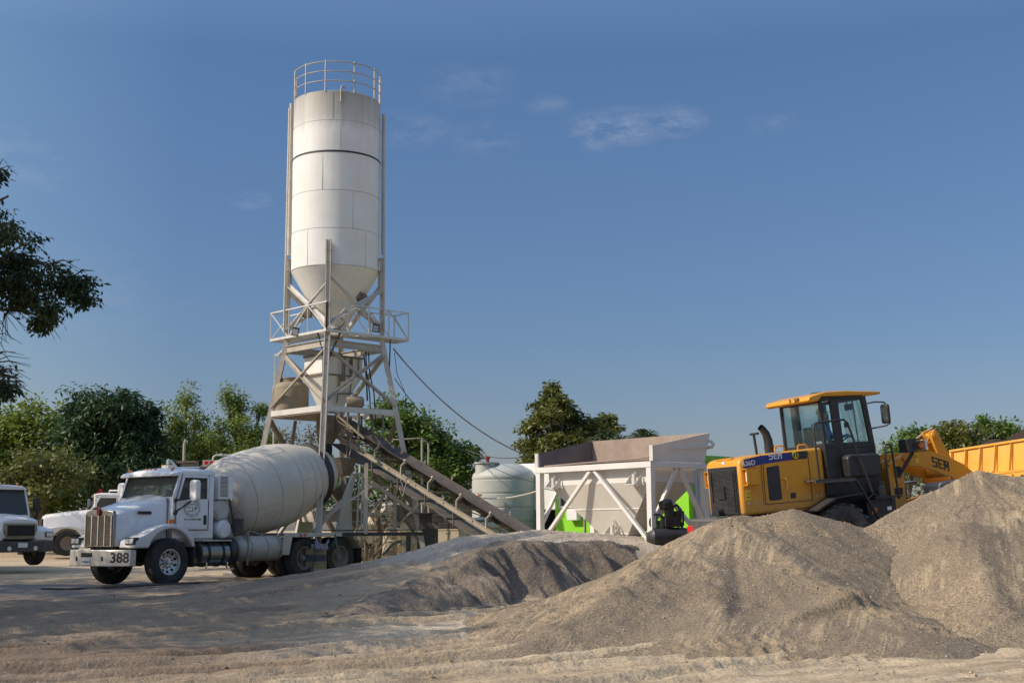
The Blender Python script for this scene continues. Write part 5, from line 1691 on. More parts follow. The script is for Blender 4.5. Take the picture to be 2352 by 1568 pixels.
def block_letters(word, o, xd, h, mat, parent, y=None, t=.004):
    """square stencil letters with a bar running over them, drawn as strokes"""
    xd = V(xd).normalized()
    zd = V((0, 0, 1))
    G = {'S': [((0, 1), (.8, 1)), ((0, 1), (0, .55)), ((0, .55), (.72, .55)), ((.72, .55), (.72, .06)), ((.72, .06), (0, .06))],
         'E': [((.12, .9), (.12, .06)), ((.12, .06), (.75, .06)), ((.12, .5), (.65, .5)), ((.12, .98), (.75, .98))],
         'M': [((.1, .95), (.1, 0)), ((.1, .95), (.45, .35)), ((.45, .35), (.8, .95)), ((.8, .95), (.8, 0))]}
    mb = MB()
    w = .16 * h
    n = xd.cross(zd)
    x = 0
    for ch in word:
        for (a, b) in G[ch]:
            A = V(o) + xd * (x + a[0] * h * .78) + zd * (a[1] * h)
            B = V(o) + xd * (x + b[0] * h * .78) + zd * (b[1] * h)
            dd = (B - A).normalized() * (w * .5)
            mb.bar(A - dd, B + dd, w, t, n)
        x += h * .80
    A = V(o) + zd * h
    mb.bar(A, A + xd * x * .86, w * .999, t * .9, n)
    return mb.build('lettering', M[mat], parent, 0)


p, q = Z6(895, 705, ys - .005), Z6(1010, 690, ys - .005)
block_letters('SEM', p, q - p, .125, 'whitedecal', hood)
on_side('636D', 722, 737, .135, 'whitedecal', slope=-.16, bold=.001, name='model_number', ext=.003)
def emblem(c, r, mat, parent, y):
    mb = MB()
    for a0, a1 in ((15, 165), (195, 345)):
        mb.tube([(c.x + r * math.cos(R(a)), y, c.z + r * math.sin(R(a))) for a in range(a0, a1 + 1, 10)], r * .13, 5)
    mb.b2((c.x - r * .16, y - .003, c.z - r), (c.x + r * .16, y + .003, c.z + r)).b2((c.x - r * 1.2, y - .003, c.z - r * .12), (c.x - r * .6, y + .003, c.z + r * .12)).b2((c.x + r * .6, y - .003, c.z - r * .12), (c.x + r * 1.2, y + .003, c.z + r * .12))
    mb.build('emblem', M[mat], parent, 0)
emblem(Z6(1110, 668, ys), .065, 'yellowdecal', hood, ys - .008)
flat([Z6(868, 772, ys), Z6(962, 752, ys), Z6(972, 765, ys), Z6(1000, 1030, ys), Z6(990, 1040, ys), Z6(905, 1048, ys), Z6(893, 1035, ys)], ys - .006, ys).build('mesh_vent', M['loader_black'], hood, 0)
fo_ = [Z6(840, 745, ys), Z6(865, 1080, ys), Z6(1255, 1043, ys), Z6(1212, 640, ys)]
gp = MB()
for a, b in ((0, 1), (1, 2), (2, 3)):
    gp.bar(fo_[a], fo_[b], .012, .006, (0, 1, 0))
p, q = Z6(815, 655, ys), Z6(850, 1080, ys)
gp.bar(p, q, .008, .006, (0, 1, 0))
p, q = Z6(1040, 1130, ys), Z6(1360, 1080, ys)
gp.bar(p, q, .010, .006, (0, 1, 0))
gp.build('panel_gap', M['ink'], hood, 0)
hh = ys - .06
MB().tube([Z6(1003, 862, ys), Z6(1030, 862, hh), Z6(1045, 890, hh), Z6(1050, 950, hh), Z6(1040, 975, hh), Z6(1015, 977, ys)], .017, 8).build('hood_handle', M['yellow'], hood)
flat([Z6(1070, 985, ys), Z6(1113, 980, ys), Z6(1116, 1025, ys), Z6(1072, 1030, ys)], ys - .005, ys).build('fuel_port', M['loader_black'], hood, 0)
wl = flat([Z6(695, 960, ys), Z6(732, 955, ys), Z6(737, 1038, ys), Z6(700, 1043, ys)], ys - .004, ys).build('warning_label', M['yellowdecal'], hood, 0)
p = Z6(714, 985, ys)
MB().tube([(p.x - .035, ys - .007, p.z - .03), (p.x + .035, ys - .007, p.z - .03), (p.x, ys - .007, p.z + .035), (p.x - .035, ys - .007, p.z - .03)], .005, 4).bar(Z6(705, 1022, ys - .006), Z6(730, 1018, ys - .006), .02, .004, (0, 1, 0)).build('pictogram', M['ink'], wl)
for zx, zy in ((730, 1072), (786, 1068), (1298, 1010), (1335, 1005)):
    c = Z6(zx, zy, ys)
    MB().lathe([(.001, .012), (.02, .01), (.026, 0)], 12, c, (0, -1, 0)).build('bolt', M['galv'], hood)
for sy in (-1, 1):
    lb = MB()
    y0, y1 = sy * (hw + .005), sy * (hw + .17)
    lb.b2((.05, y0, .40), (.33, y1, .415)).b2((.05, y0, .72), (.33, y1, .735)).b2((.05, y1, .40), (.33, y1 - sy * .012, .735)).b2((.13, y0, .415), (.14, y1, .72))
    lo = lb.build('rear_lamp_box', M['yellow'], hood, 0)
    MB().b2((.10, y0 + sy * .03, .47), (.13, y1 - sy * .03, .66)).build('lens', M['lens'], lo, 0, .01)
for x0 in (1.05, 1.60):
    MB().tube([(x0, -.35, 1.0), (x0, -.35, 1.11), (x0 + .03, -.35, 1.14), (x0 + .19, -.35, 1.14), (x0 + .22, -.35, 1.11), (x0 + .22, -.35, 1.0)], .016, 8).build('top_handle', M['yellow'], hood)
MB().b2((.05, -.3, .935), (.45, .3, .962)).build('top_step', M['yellow'], hood, 0)
exs = MB().tube([(1.12, -.05, .98), (1.11, -.05, 1.28), (1.07, -.05, 1.42), (1.00, -.05, 1.52), (.95, -.05, 1.56)], [.095, .09, .08, .072, .07], 14, False)
exs.build('exhaust_pipe', M['loader_black'], ld)
MB().tube([(1.3, .20, 1.0), (1.3, .20, 1.12)], .06).lathe([(.13, 0), (.14, .03), (.10, .07), (.001, .08)], 16, (1.3, .2, 1.11)).build('air_intake', M['galv'], ld)
MB().tube([(1.0, .25, 1.0), (.97, .25, 1.42)], .028, 8).tube([(.97, .08, 1.44), (.97, .38, 1.44)], .025, 8).build('rain_cap_post', M['loader_black'], ld)
# counterweight
cwp = [(-.42, -.55), (-.30, -1.0), (-.15, -1.08), (.95, -1.08), (.95, 1.08), (-.15, 1.08), (-.30, 1.0), (-.42, .55)]
ctr = MB().prism(cwp, 'z', -.62, -.21).build('counterweight', M['ctrw'], ld, 35, .04, 3)
for sy in (-1, 1):
    o_ = .80 * sy
    Mx = Matrix.Rotation(R(-15 * -sy), 3, 'Z')
    MB().box((-.365, o_, -.40), (.03, .26, .13), Mx).build('tail_lamp', M['red_lamp'], ctr, 0, .01)
    MB().lathe([(.001, -.01), (.03, -.01), (.035, .02)], 10, (-.37, o_ - sy * .25, -.36), (-1, 0, 0)).build('bolt_hole', M['void'], ctr)
# chassis, wheels
MB().b2((.3, -.45, -.6), (3.2, .45, -.18)).b2((1.95, -.70, -.25), (3.35, .70, .10)).b2((2.2, -.9, -.75), (2.4, .9, -.5)).b2((3.0, -.3, -.7), (3.9, .3, -.1)).b2((4.8, -.9, -.75), (5.05, .9, -.5)).build('rear_frame', M['loader_black'], ld, 0, .02)
wc = Z6(1535, 1288, -1.1)
for x in (wc.x, wc.x + 2.75):
    for sy in (-1, 1):
        wheel(ld, (x, sy * .90, -.78), .655, .42, .33, sy, 'yellow', 'rubber_dusty', lugs=20, holes=0)
fx = wc.x
# cab: dark frame with open window spaces
cy = .74
cf = MB()
xr, xb0, xb1, xf = 1.99, 2.28, 2.46, 3.22
for sy in (-1, 1):
    Y0, Y1 = sy * (cy - .07), sy * cy
    cf.prism([(xr, .40), (xr - .03, 2.06), (xr + .03, 2.06), (xr + .06, .40)], 'y', Y0, Y1)
    cf.prism([(xb0, .40), (xb0 - .06, 2.06), (xb1 - .05, 2.06), (xb1 + .02, .40)], 'y', Y0, Y1)
    cf.prism([(xf, .40), (xf, .98), (xf - .12, 2.05), (xf - .24, 2.05), (xf - .11, .98), (xf - .11, .40)], 'y', Y0, Y1)
    cf.b2((xr + .05, Y0, 1.03), (xb0, Y1, 1.11)).b2((xb1, Y0, 1.0), (xf - .08, Y1, 1.12))
    cf.b2((xr, Y0, 1.99), (xf - .2, Y1, 2.07))
    cf.b2((xb1, sy * (cy - .03), .42), (xf - .1, sy * cy, 1.0))
    cf.b2((xr + .05, sy * (cy - .03), .42), (xb0, sy * cy, 1.03))
cf.b2((xr, -cy + .07, .40), (xf - .02, cy - .07, .46)).b2((xr, -cy + .07, .46), (xr + .05, cy - .07, 1.12)).b2((xr - .02, -cy + .07, 1.96), (xr + .04, cy - .07, 2.06)).b2((xf - .05, -cy + .07, 1.0), (xf, cy - .07, 1.08)).b2((xf - .2, -cy + .07, 1.98), (xf - .14, cy - .07, 2.05))
cf.b2((xf - .10, -cy + .07, .42), (xf - .04, cy - .07, 1.02))
cab = cf.build('cab', M['loader_black'], ld, 0, .012)
rp_ = [(1.66, 2.00), (1.74, 1.965), (1.90, 1.985), (1.99, 2.075), (3.36, 2.06), (3.44, 2.07), (3.44, 2.12), (2.6, 2.17), (2.1, 2.17), (1.70, 2.085)]
roof = MB().prism(rp_, 'y', -.80, .80).build('roof', M['yellow'], cab, 35, .02)
MB().b2((2.2, -.3, 2.165), (2.5, -.1, 2.20)).build('roof_hatch', M['loader_black'], roof)
q0 = V((1.66, -.30, 2.015))
block_letters('SEM', q0, (0, -1, 0), .072, 'decalblack', roof, t=.006)
mb = MB()
for a0, a1 in ((15, 165), (195, 345)):
    mb.tube([(1.664, -.14 - .033 * math.cos(R(a)), 2.05 + .033 * math.sin(R(a))) for a in range(a0, a1 + 1, 15)], .005, 5)
mb.b2((1.66, -.146, 2.018), (1.668, -.134, 2.082)).build('emblem', M['decalblack'], roof, 0)
for sy in (-1, 1):
    ysd = sy * (cy - .035)
    MB().quad((xr + .05, ysd, 1.11), (xb0, ysd, 1.11), (xb0 - .05, ysd, 1.99), (xr + .02, ysd, 1.99), .006).build('quarter_glass', M['cab_glass'], cab, 0)
    dg = MB().quad((xb1, ysd, 1.12), (xf - .1, ysd, 1.12), (xf - .24, ysd, 2.0), (xb1 - .04, ysd, 2.0), .006).build('door_glass', M['cab_glass'], cab, 0)
    if sy < 0:
        MB().b2((2.50, -cy - .035, 1.42), (2.56, -cy, 1.52)).b2((3.02, -cy - .03, 1.45), (3.07, -cy, 1.55)).build('door_latch', M['loader_black'], cab, 0)
        MB().tube([(2.85, -cy + .06, 1.12), (2.80, -cy + .06, 2.0)], .014, 6).build('door_bar', M['loader_black'], cab)
MB().quad((xr, -.66, 1.12), (xr, .66, 1.12), (xr - .01, .66, 1.97), (xr - .01, -.66, 1.97), .006).build('rear_glass', M['cab_glass'], cab, 0)
fg = MB()
rings = []
for z, x in ((1.06, xf + .04), (1.55, xf + .01), (2.02, xf - .10)):
    rings.append([(x - .14, -.70, z), (x + .02, -.45, z), (x + .06, 0, z), (x + .02, .45, z), (x - .14, .70, z)])
fg.loft(rings, cap=False, closed=False).build('front_glass', M['cab_glass'], cab, 50)
st = MB().b2((2.25, -.25, .85), (2.62, .25, .98)).b2((2.15, -.24, .95), (2.26, .24, 1.50)).b2((2.3, -.25, .46), (2.6, .25, .85)).b2((2.2, -.36, 1.15), (2.5, -.28, 1.20))
st.build('seat', M['loader_black'], cab, 0, .04)
MB().b2((2.05, -.55, 1.13), (2.2, -.30, 1.18)).build('papers', M['whitedecal'], cab, 0)
sw = MB().lathe([(.19 + .016 * math.cos(a), .016 * math.sin(a)) for a in [k * math.pi / 4 for k in range(9)]], 22, (2.92, 0, 1.22), (-.45, 0, .9)).tube([(3.05, 0, .5), (2.92, 0, 1.22)], .04)
sw.b2((3.0, -.4, .6), (3.15, .4, 1.05)).build('steering_console', M['loader_black'], cab)
MB().tube([(2.9, -.3, 2.02), (2.95, -.3, 1.93)], .015).box((2.97, -.3, 1.86), (.04, .22, .13)).build('inner_mirror', M['loader_black'], cab)
# step platforms, rails, boxes on the near side
for sy in (-1, 1):
    sp_ = MB()
    Yp = sy * 1.08
    sp_.b2((1.45, sy * .68, .385), (2.40, Yp, .41)).b2((1.45, Yp, .34), (2.40, Yp - sy * .02, .41))
    sp_.build('step_platform', M['ctrw'], ld, 0)
    if sy < 0:
        hr = MB().tube([(1.57, sy * 1.05, .40), (1.54, sy * 1.05, 1.42), (1.57, sy * 1.05, 1.50), (1.66, sy * 1.05, 1.54), (2.28, sy * 1.05, 1.57), (2.36, sy * 1.05, 1.50), (2.64, sy * 1.05, .58), (2.80, sy * 1.05, .05)], .022, 8)
        hr.tube([(3.30, sy * .95, -.2), (3.26, sy * .95, .95), (3.30, sy * .95, 1.02), (3.40, sy * .95, 1.02), (3.44, sy * .95, .95), (3.50, sy * .95, -.1)], .022, 8)
        hr.build('handrail', M['loader_black'], ld)
    MB().prism([(2.36, .42), (2.32, .80), (2.40, .87), (3.06, .86), (3.14, .80), (3.12, .44), (2.9, .40)], 'y', sy * .745, sy * .98).build('hydraulic_tank', M['loader_black'], ld, 35, .035)
    MB().b2((2.85, sy * .7, -.06), (3.50, sy * 1.05, -.02)).bar((2.40, sy * 1.06, .38), (2.95, sy * 1.06, -.6), .06, .04).b2((1.95, sy * .5, -.15), (3.3, sy * .70, .40)).b2((2.7, sy * .6, -.85), (3.4, sy * .95, -.07)).build('access_step', M['loader_black'], ld, 0)
    MB().lathe([(.001, 0), (.085, 0), (.085, .20), (.06, .22), (.07, .25), (.07, .30), (.001, .31)], 16, (3.12, sy * .90, -.02)).build('filter_bowl', M['loader_grey'], ld)
    MB().prism([(1.4, -.18), (1.9, .05), (2.6, .10), (2.6, .07), (1.92, .02), (1.42, -.21)], 'y', sy * .66, sy * 1.1).build('wheel_arch', M['loader_black'], ld, 0)
MB().b2((2.80, -.962, -.35), (2.92, -.95, -.23)).build('hazard_label', M['orange_lamp'], ld, 0)
MB().b2((3.18, -.962, -.30), (3.28, -.95, -.23)).build('white_label', M['whitedecal'], ld, 0)
MB().tube([(2.5, -.95, .1), (2.7, -1.0, -.05), (2.85, -.98, .05), (3.0, -.98, -.02)], .016, 6).build('hydraulic_hose', M['loader_grey'], ld)
# mirrors
for sy in (-1, 1):
    yb = sy * 1.05
    a = MB().tube([(3.0, sy * .74, 1.88), (3.15, sy * .95, 1.90), (3.30, yb, 1.88), (3.38, yb, 1.80), (3.40, yb, 1.44), (3.30, yb, 1.40), (3.06, sy * .74, 1.36)], .017, 8).build('mirror_arm', M['loader_black'], ld)
    mb = MB().prism(rrect(.24, .40, .06), 'x', -.03, .03)
    mb.v = [p + V((3.31, yb, 1.64)) for p in mb.v]
    mo = mb.build('mirror', M['loader_black'], a, 35, .015)
    mb = MB().prism(rrect(.20, .35, .05), 'x', -.034, -.03)
    mb.v = [p + V((3.31, yb, 1.64)) for p in mb.v]
    mb.build('mirror_glass', M['chrome'], mo, 0)
# front frame tower
ft = MB()
for sy in (-1, 1):
    ft.prism([(3.62, -.75), (3.60, .66), (3.75, .74), (4.05, .72), (4.12, .60), (4.10, -.05), (4.3, -.45), (4.3, -.75)], 'y', sy * .30, sy * .38)
    ft.prism([(3.66, -.60), (3.66, .62), (3.80, .72), (4.00, .70), (4.00, -.30), (3.9, -.60)], 'y', sy * .46, sy * .54)
    for z in (.50, .25, -.28):
        ft.lathe([(.001, .02), (.07, .018), (.08, 0)], 14, (3.84, sy * .54, z), (0, sy, 0))
ft.b2((3.62, -.30, -.75), (4.2, .30, -.3)).b2((3.60, -.54, -.72), (3.68, .54, .55))
fto = ft.build('front_frame', M['yellow'], ld, 0, .01)
MB().b2((3.72, -.548, -.02), (3.92, -.54, .12)).build('data_plate', M['ink'], fto, 0)
# lift arms
AY = .40
ao = [Z7(600, 752, -.5), Z7(545, 690, -.5), Z7(560, 645, -.5), Z7(640, 640, -.5), Z7(730, 628, -.5), Z7(800, 640, -.5), Z7(900, 670, -.5), Z7(1000, 715, -.5), Z7(1060, 745, -.5), Z7(1130, 805, -.5), Z7(1205, 860, -.5), Z7(1240, 905, -.5), Z7(1150, 960, -.5), Z7(1020, 965, -.5),
      Z7(985, 885, -.5), Z7(960, 855, -.5), Z7(820, 800, -.5), Z7(700, 765, -.5)]
for sy in (-1, 1):
    aro = flat(ao, sy * .42, sy * .50).build('lift_arm', M['yellow'], ld, 0, .008)
    if sy < 0:
        p, q = Z7(800, 752, -.505), Z7(975, 803, -.505)
        # raised letters follow the arm
        xd = (q - p).normalized()
        mb = MB()
        block = block_letters('SEM', p - V((0, 0, .02)), xd, .185, 'decalblack', aro, t=.006)
        wl = flat([Z7(640, 655, -.503), Z7(675, 655, -.503), Z7(682, 732, -.503), Z7(650, 735, -.503)], -.508, -.503).build('warning_label', M['yellowdecal'], aro, 0)
        c = Z7(660, 675, -.51)
        MB().tube([(c.x - .03, -.511, c.z - .03), (c.x + .03, -.511, c.z - .03), (c.x, -.511, c.z + .03), (c.x - .03, -.511, c.z - .03)], .005, 4).build('pictogram', M['ink'], wl)
xm = MB().tube([Z7(1000, 760, -.5) + V((0, .1, -.1)), Z7(1000, 760, -.5) + V((0, .9, -.1))], .12, 14).build('cross_tube', M['yellow'], ld)
pv = Z7(812, 500, -.2)
tl_ = [pv + V((-.10, 0, .08)), pv + V((.04, 0, .12)), pv + V((.12, 0, .0)), Z7(950, 690, -.2), Z7(940, 790, -.2), Z7(880, 760, -.2), Z7(850, 680, -.2), pv + V((-.06, 0, -.10))]
for y0 in (-.20, .04):
    flat(tl_, y0, y0 + .08).build('bell_crank', M['yellow'], ld, 0, .008)
MB().tube([pv + V((0, -.05, .0)), pv + V((0, .30, .0))], .06, 12).lathe([(.001, .03), (.09, .03), (.10, 0)], 14, pv + V((0, 0, 0)), (0, -1, 0)).build('pin', M['yellow'], ld)
tc_ = Z7(795, 520, -.02)
MB().tube([tc_, Z7(715, 575, -.02)], .055, 12).build('cylinder_rod', M['chrome'], ld)
MB().tube([Z7(720, 570, -.02), Z7(480, 740, -.02)], .10, 14).build('tilt_cylinder', M['yellow'], ld)
MB().tube([Z7(790, 440, .1), Z7(660, 528, .1)], .022, 6).tube([Z7(790, 440, .1), Z7(800, 470, .1), pv + V((0, .1, 0))], .018, 6).build('level_rod', M['tanbox'], ld)
for sy in (-1, 1):
    MB().tube([(3.95, sy * .62, -.45), (5.5, sy * .55, -.12)], .085, 14).build('lift_cylinder', M['yellow'], ld)
    fd = MB()
    fd.prism([(4.30, -.72), (4.40, .10), (4.46, .16), (5.35, .22), (5.35, .19), (4.58, .12), (4.52, .06), (4.62, -.72)], 'y', sy * .62, sy * 1.12)
    fdo = fd.build('front_fender', M['fender_grey'], ld, 0, .006)
    hlb = MB()
    c = Z7(625, 590, -.85)
    c = V((c.x, sy * .85, c.z))
    hlb.b2((c.x - .22, c.y - .16, c.z - .13), (c.x + .0, c.y + .16, c.z + .14)).b2((c.x + .0, c.y - .16, c.z - .13), (c.x + .28, c.y + .16, c.z - .11)).b2((c.x + .0, c.y - .16, c.z + .12), (c.x + .22, c.y + .16, c.z + .14))
    hlb.bar((c.x + .0, c.y, c.z - .13), (c.x - .22, sy * .58, c.z - .62), .07, .07).bar((c.x - .22, sy * .58, c.z - .62), (c.x - .22, sy * .58, c.z - .40), .07, .12)
    ho_ = hlb.build('front_lamp_box', M['loader_black'], ld, 0, .008)
    MB().lathe([(.001, .012), (.065, .01), (.075, 0)], 16, (c.x - .06, c.y - .16 if sy < 0 else c.y + .16, c.z), (0, sy, 0)).build('cutout', M['void'], ho_)
    MB().lathe([(.001, .1), (.06, .1), (.08, .05), (.08, -.02), (.001, -.02)], 14, (c.x + .16, c.y, c.z), (0, sy, 0)).build('turn_signal', M['orange_lamp'], ho_)
    MB().b2((c.x + .24, c.y - .13, c.z - .09), (c.x + .27, c.y + .13, c.z + .10)).build('lens', M['lens'], ho_, 0)
# bucket, back shell seen from behind, curled back and full
BX = 6.52
by0, by1 = -1.62, .92


def tilt(mb):
    for p in mb.v:
        p.z -= .045 * p.y + .13
    return mb


bprof = [(BX - .02, .98), (BX - .07, .70), (BX - .12, .40), (BX - .16, .05), (BX - .08, -.35), (BX + .1, -.62), (BX + .45, -.76), (BX + 1.0, -.70), (BX + 1.35, -.52)]
bi = [(x + .03, z + .03) for x, z in bprof]
bk = MB().loft([[(x, by0, z) for x, z in bprof + bi[::-1]], [(x, by1, z) for x, z in bprof + bi[::-1]]])
bk.bar((BX - .02, by0, .99), (BX - .02, by1, .99), .09, .05)
bko = tilt(bk).build('bucket', M['bucket'], ld, 0, .008)
for y in (by0 - .02, by1 + .02):
    tilt(MB().prism(bprof + [(BX + 1.2, .1), (BX + .4, .85)], 'y', y - .02, y + .02)).build('side_plate', M['bucket'], bko, 0)
rb = MB()
for k in range(6):
    y = by0 + .1 + (by1 - by0 - .2) * k / 5
    rb.prism([(BX - .03, .95), (BX - .10, .68), (BX - .18, .38), (BX - .24, .36), (BX - .10, .95)], 'y', y - .015, y + .015)
rb.bar((BX - .18, by0, .36), (BX - .18, by1, .36), .16, .05)
tilt(rb).build('rib', M['bucket'], bko, 0)
lwr = MB().loft([[(BX - .25, y, .34), (BX - .27, y, .05), (BX - .22, y, -.2), (BX - .12, y, -.4), (BX - .05, y, .34)] for y in (by0 + .05, by1 - .05)])
tilt(lwr).build('back_plate', M['bucket'], bko, 0, .01)
sm_ = MB().bar((BX - .285, by0 + .05, .05), (BX - .285, by1 - .05, .05), .008, .012)
for y in (-1.2, -.85, .25, .6):
    sm_.b2((BX - .30, y - .012, -.3), (BX - .262, y + .012, .30))
tilt(sm_).build('seam', M['bucket'], bko, 0)
for y in (-.46, .46):
    for q in (-.11, .11):
        c = V((BX - .42, y + q, .12))
        MB().prism([(c.x + .11 * math.cos(R(a)), c.z + .11 * math.sin(R(a))) for a in range(70, 291, 20)] + [(BX - .24, c.z - .18), (BX - .24, c.z + .2)], 'y', c.y - .03, c.y + .03).build('hinge_ear', M['bucket'], bko, 0)
    MB().tube([(BX - .42, y - .17, .12), (BX - .42, y + .17, .12)], .05, 12).build('hinge_pin', M['galv'], bko)
MB().b2((BX - .31, -1.53, .1), (BX - .285, -1.47, .2)).build('number_mark', M['ink'], bko, 0)
# load of dark soil heaped in it
xs, ys_ = np.arange(BX - .02, BX + 1.25, .06), np.arange(by0 + .02, by1 - .0, .06)
X, Y = np.meshgrid(xs, ys_)
Z = .76 - .045 * Y + .42 * np.exp(-((X - BX - .5) / .42) ** 2) * (np.exp(-((Y + 1.0) / .55) ** 2) + .72 * np.exp(-((Y - .1) / .5) ** 2)) - .15 * (X - BX) + .04 * fbm(X * 4, Y * 4, 3, 3)
hm = grid_mesh('soil_heap', X, Y, Z, M['soil'])
hm.matrix_world = LM
sd_ = hm.modifiers.new('s', 'SOLIDIFY')
sd_.thickness = .25
sd_.offset = -1
tag(hm, 'dark brown soil heaped in the loader bucket', 'soil heap')

# driver: one skinned body, seated facing forward
def skin_body(name, joints, edges, mat, sub=2):
    me = bpy.data.meshes.new(name)
    me.from_pydata([j[0] for j in joints], edges, [])
    o = bpy.data.objects.new(name, me)
    COL.objects.link(o)
    sk = o.modifiers.new('skin', 'SKIN')
    for v, j in zip(me.skin_vertices[0].data, joints):
        v.radius = j[1]
    me.skin_vertices[0].data[0].use_root = True
    s = o.modifiers.new('sub', 'SUBSURF')
    s.levels = s.render_levels = sub
    me.materials.append(mat)
    return o


hx = 2.42
J = [((hx, 0, 1.06), (.15, .16)), ((hx - .02, 0, 1.30), (.13, .15)), ((hx, 0, 1.50), (.13, .17)), ((hx + .03, 0, 1.60), (.06, .06)), ((hx + .05, 0, 1.67), (.065, .06)), ((hx + .07, 0, 1.76), (.10, .085)), ((hx + .06, 0, 1.86), (.075, .07)),
     ((hx, -.19, 1.53), (.07, .07)), ((hx + .08, -.25, 1.30), (.05, .05)), ((hx + .38, -.20, 1.26), (.04, .04)), ((hx + .56, -.16, 1.28), (.035, .03)),
     ((hx, .19, 1.53), (.07, .07)), ((hx + .08, .25, 1.30), (.05, .05)), ((hx + .38, .20, 1.26), (.04, .04)), ((hx + .56, .16, 1.28), (.035, .03)),
     ((hx + .08, -.11, 1.05), (.10, .09)), ((hx + .48, -.13, 1.02), (.07, .07)), ((hx + .55, -.13, .60), (.05, .05)), ((hx + .68, -.13, .5), (.04, .04)),
     ((hx + .08, .11, 1.05), (.10, .09)), ((hx + .48, .13, 1.02), (.07, .07)), ((hx + .55, .13, .60), (.05, .05)), ((hx + .68, .13, .5), (.04, .04))]
E_ = [(0, 1), (1, 2), (2, 3), (3, 4), (4, 5), (5, 6), (2, 7), (7, 8), (8, 9), (9, 10), (2, 11), (11, 12), (12, 13), (13, 14), (0, 15), (15, 16), (16, 17), (17, 18), (0, 19), (19, 20), (20, 21), (21, 22)]
dv = skin_body('person', J, E_, M['shirt'])
dv.matrix_world = LM
tag(dv, 'person in a blue shirt sitting at the wheel inside the loader cab', 'person')
hdm = MB().lathe([(.001, .125), (.06, .11), (.092, .05), (.098, 0), (.088, -.06), (.06, -.11), (.045, -.16), (.001, -.17)], 18, (hx + .085, 0, 1.755)).lathe([(.001, .02), (.014, .0), (.001, -.02)], 8, (hx + .19, 0, 1.745), (0, 0, 1))
for sy in (-1, 1):
    hdm.lathe([(.001, .01), (.022, 0), (.001, -.01)], 8, (hx + .08, sy * .1, 1.745), (0, 1, 0))
    for k in range(4):
        hdm.tube([(hx + .57, sy * (.17 - .022 * k), 1.28), (hx + .63, sy * (.17 - .022 * k), 1.27 + .004 * k), (hx + .655, sy * (.165 - .022 * k), 1.24)], [.011, .010, .008], 6)
    hdm.tube([(hx + .56, sy * .12, 1.30), (hx + .60, sy * .09, 1.31)], [.012, .009], 6)
    hdm.lathe([(.001, .05), (.035, .02), (.035, -.03), (.001, -.05)], 10, (hx + .56, sy * .155, 1.285), (1, 0, 0))
hdm.build('head_and_hands', M['skin'], dv, 60)
MB().lathe([(.001, .135), (.07, .115), (.104, .05), (.106, .0), (.09, -.02)], 18, (hx + .07, 0, 1.775)).b2((hx + .14, -.07, 1.79), (hx + .27, .07, 1.80)).build('cap', M['hair'], dv, 60)
lg2 = MB()
for sy in (-1, 1):
    lg2.tube([(hx - .02, sy * .10, 1.04), (hx + .5, sy * .13, 1.02), (hx + .56, sy * .13, .60), (hx + .56, sy * .13, .48)], [.13, .095, .07, .065], 12)
    lg2.tube([(hx + .5, sy * .13, .45), (hx + .75, sy * .13, .43)], [.05, .04], 8)
lg2.build('trousers', M['trousers'], dv, 60)
# ------------------------------------------------------------------ green building, white trailer, tank and clutter
GA = R(46)
g0 = at(1583, 1180, 33.2)
gb = thing('green_building', 'lime green plant building with a window and a white wall unit, behind the hopper', 'building', (g0.x, g0.y, .9), (0, 0, GA))
BL, BD, BH = 4.7, 3.6, 2.45
wl = MB()
# wall seen behind the hopper, with its window opening
w0, w1, z0, z1 = 3.85, 4.52, 1.27, 1.92
wl.b2((0, 0, -.5), (.15, w0, BH)).b2((0, w1, -.5), (.15, BL, BH)).b2((0, w0, -.5), (.15, w1, z0)).b2((0, w0, z1), (.15, w1, BH))
wl.b2((.15, 0, -.5), (BD, .15, BH)).b2((BD - .15, .15, -.5), (BD, BL, BH)).b2((.15, BL - .15, -.5), (BD - .15, BL, BH))
wo_ = wl.build('wall', M['green'], gb, 0)
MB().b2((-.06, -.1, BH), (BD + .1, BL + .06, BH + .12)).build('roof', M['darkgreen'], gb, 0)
wf = rect_frame(MB(), (-.01, (w0 + w1) / 2, (z0 + z1) / 2), (0, 1, 0), (0, 0, 1), w1 - w0 + .04, z1 - z0 + .04, .06, .06).b2((-.03, 4.16, z0), (.02, 4.21, z1)).build('window', M['whitesteel'], gb, 0)
MB().b2((.05, w0, z0), (.06, w1, z1)).build('pane', M['dark_glass'], wf, 0)
MB().b2((-.22, 3.70, .90), (-.005, 4.08, 1.22)).build('wall_unit', M['far_white'], gb, 0, .02)
MB().tube([(-.03, 3.58, -.4), (-.03, 3.58, 1.2)], .025, 6).build('downpipe', M['galv'], gb)
MB().b2((-.06, 2.95, .62), (-.005, 3.07, .80)).build('socket_box', M['polytank'], gb, 0)
cg = MB()
for k in range(9):
    cg.tube([(.25 + k * .09, -.06, -.5), (.25 + k * .09, -.06, BH - .1)], .04, 8)
cg.b2((.2, -.05, -.5), (1.05, 0, BH - .1)).build('zinc_cladding', M['corrug'], gb, 40)
g1 = at(1612, 1100, 33.5)
MB().b2((1.5, -.12, -.5), (2.5, -.0, BH - .3)).build('shaded_wall', M['darkgreen'], gb, 0)  # strip of side wall, its shade put into the colour

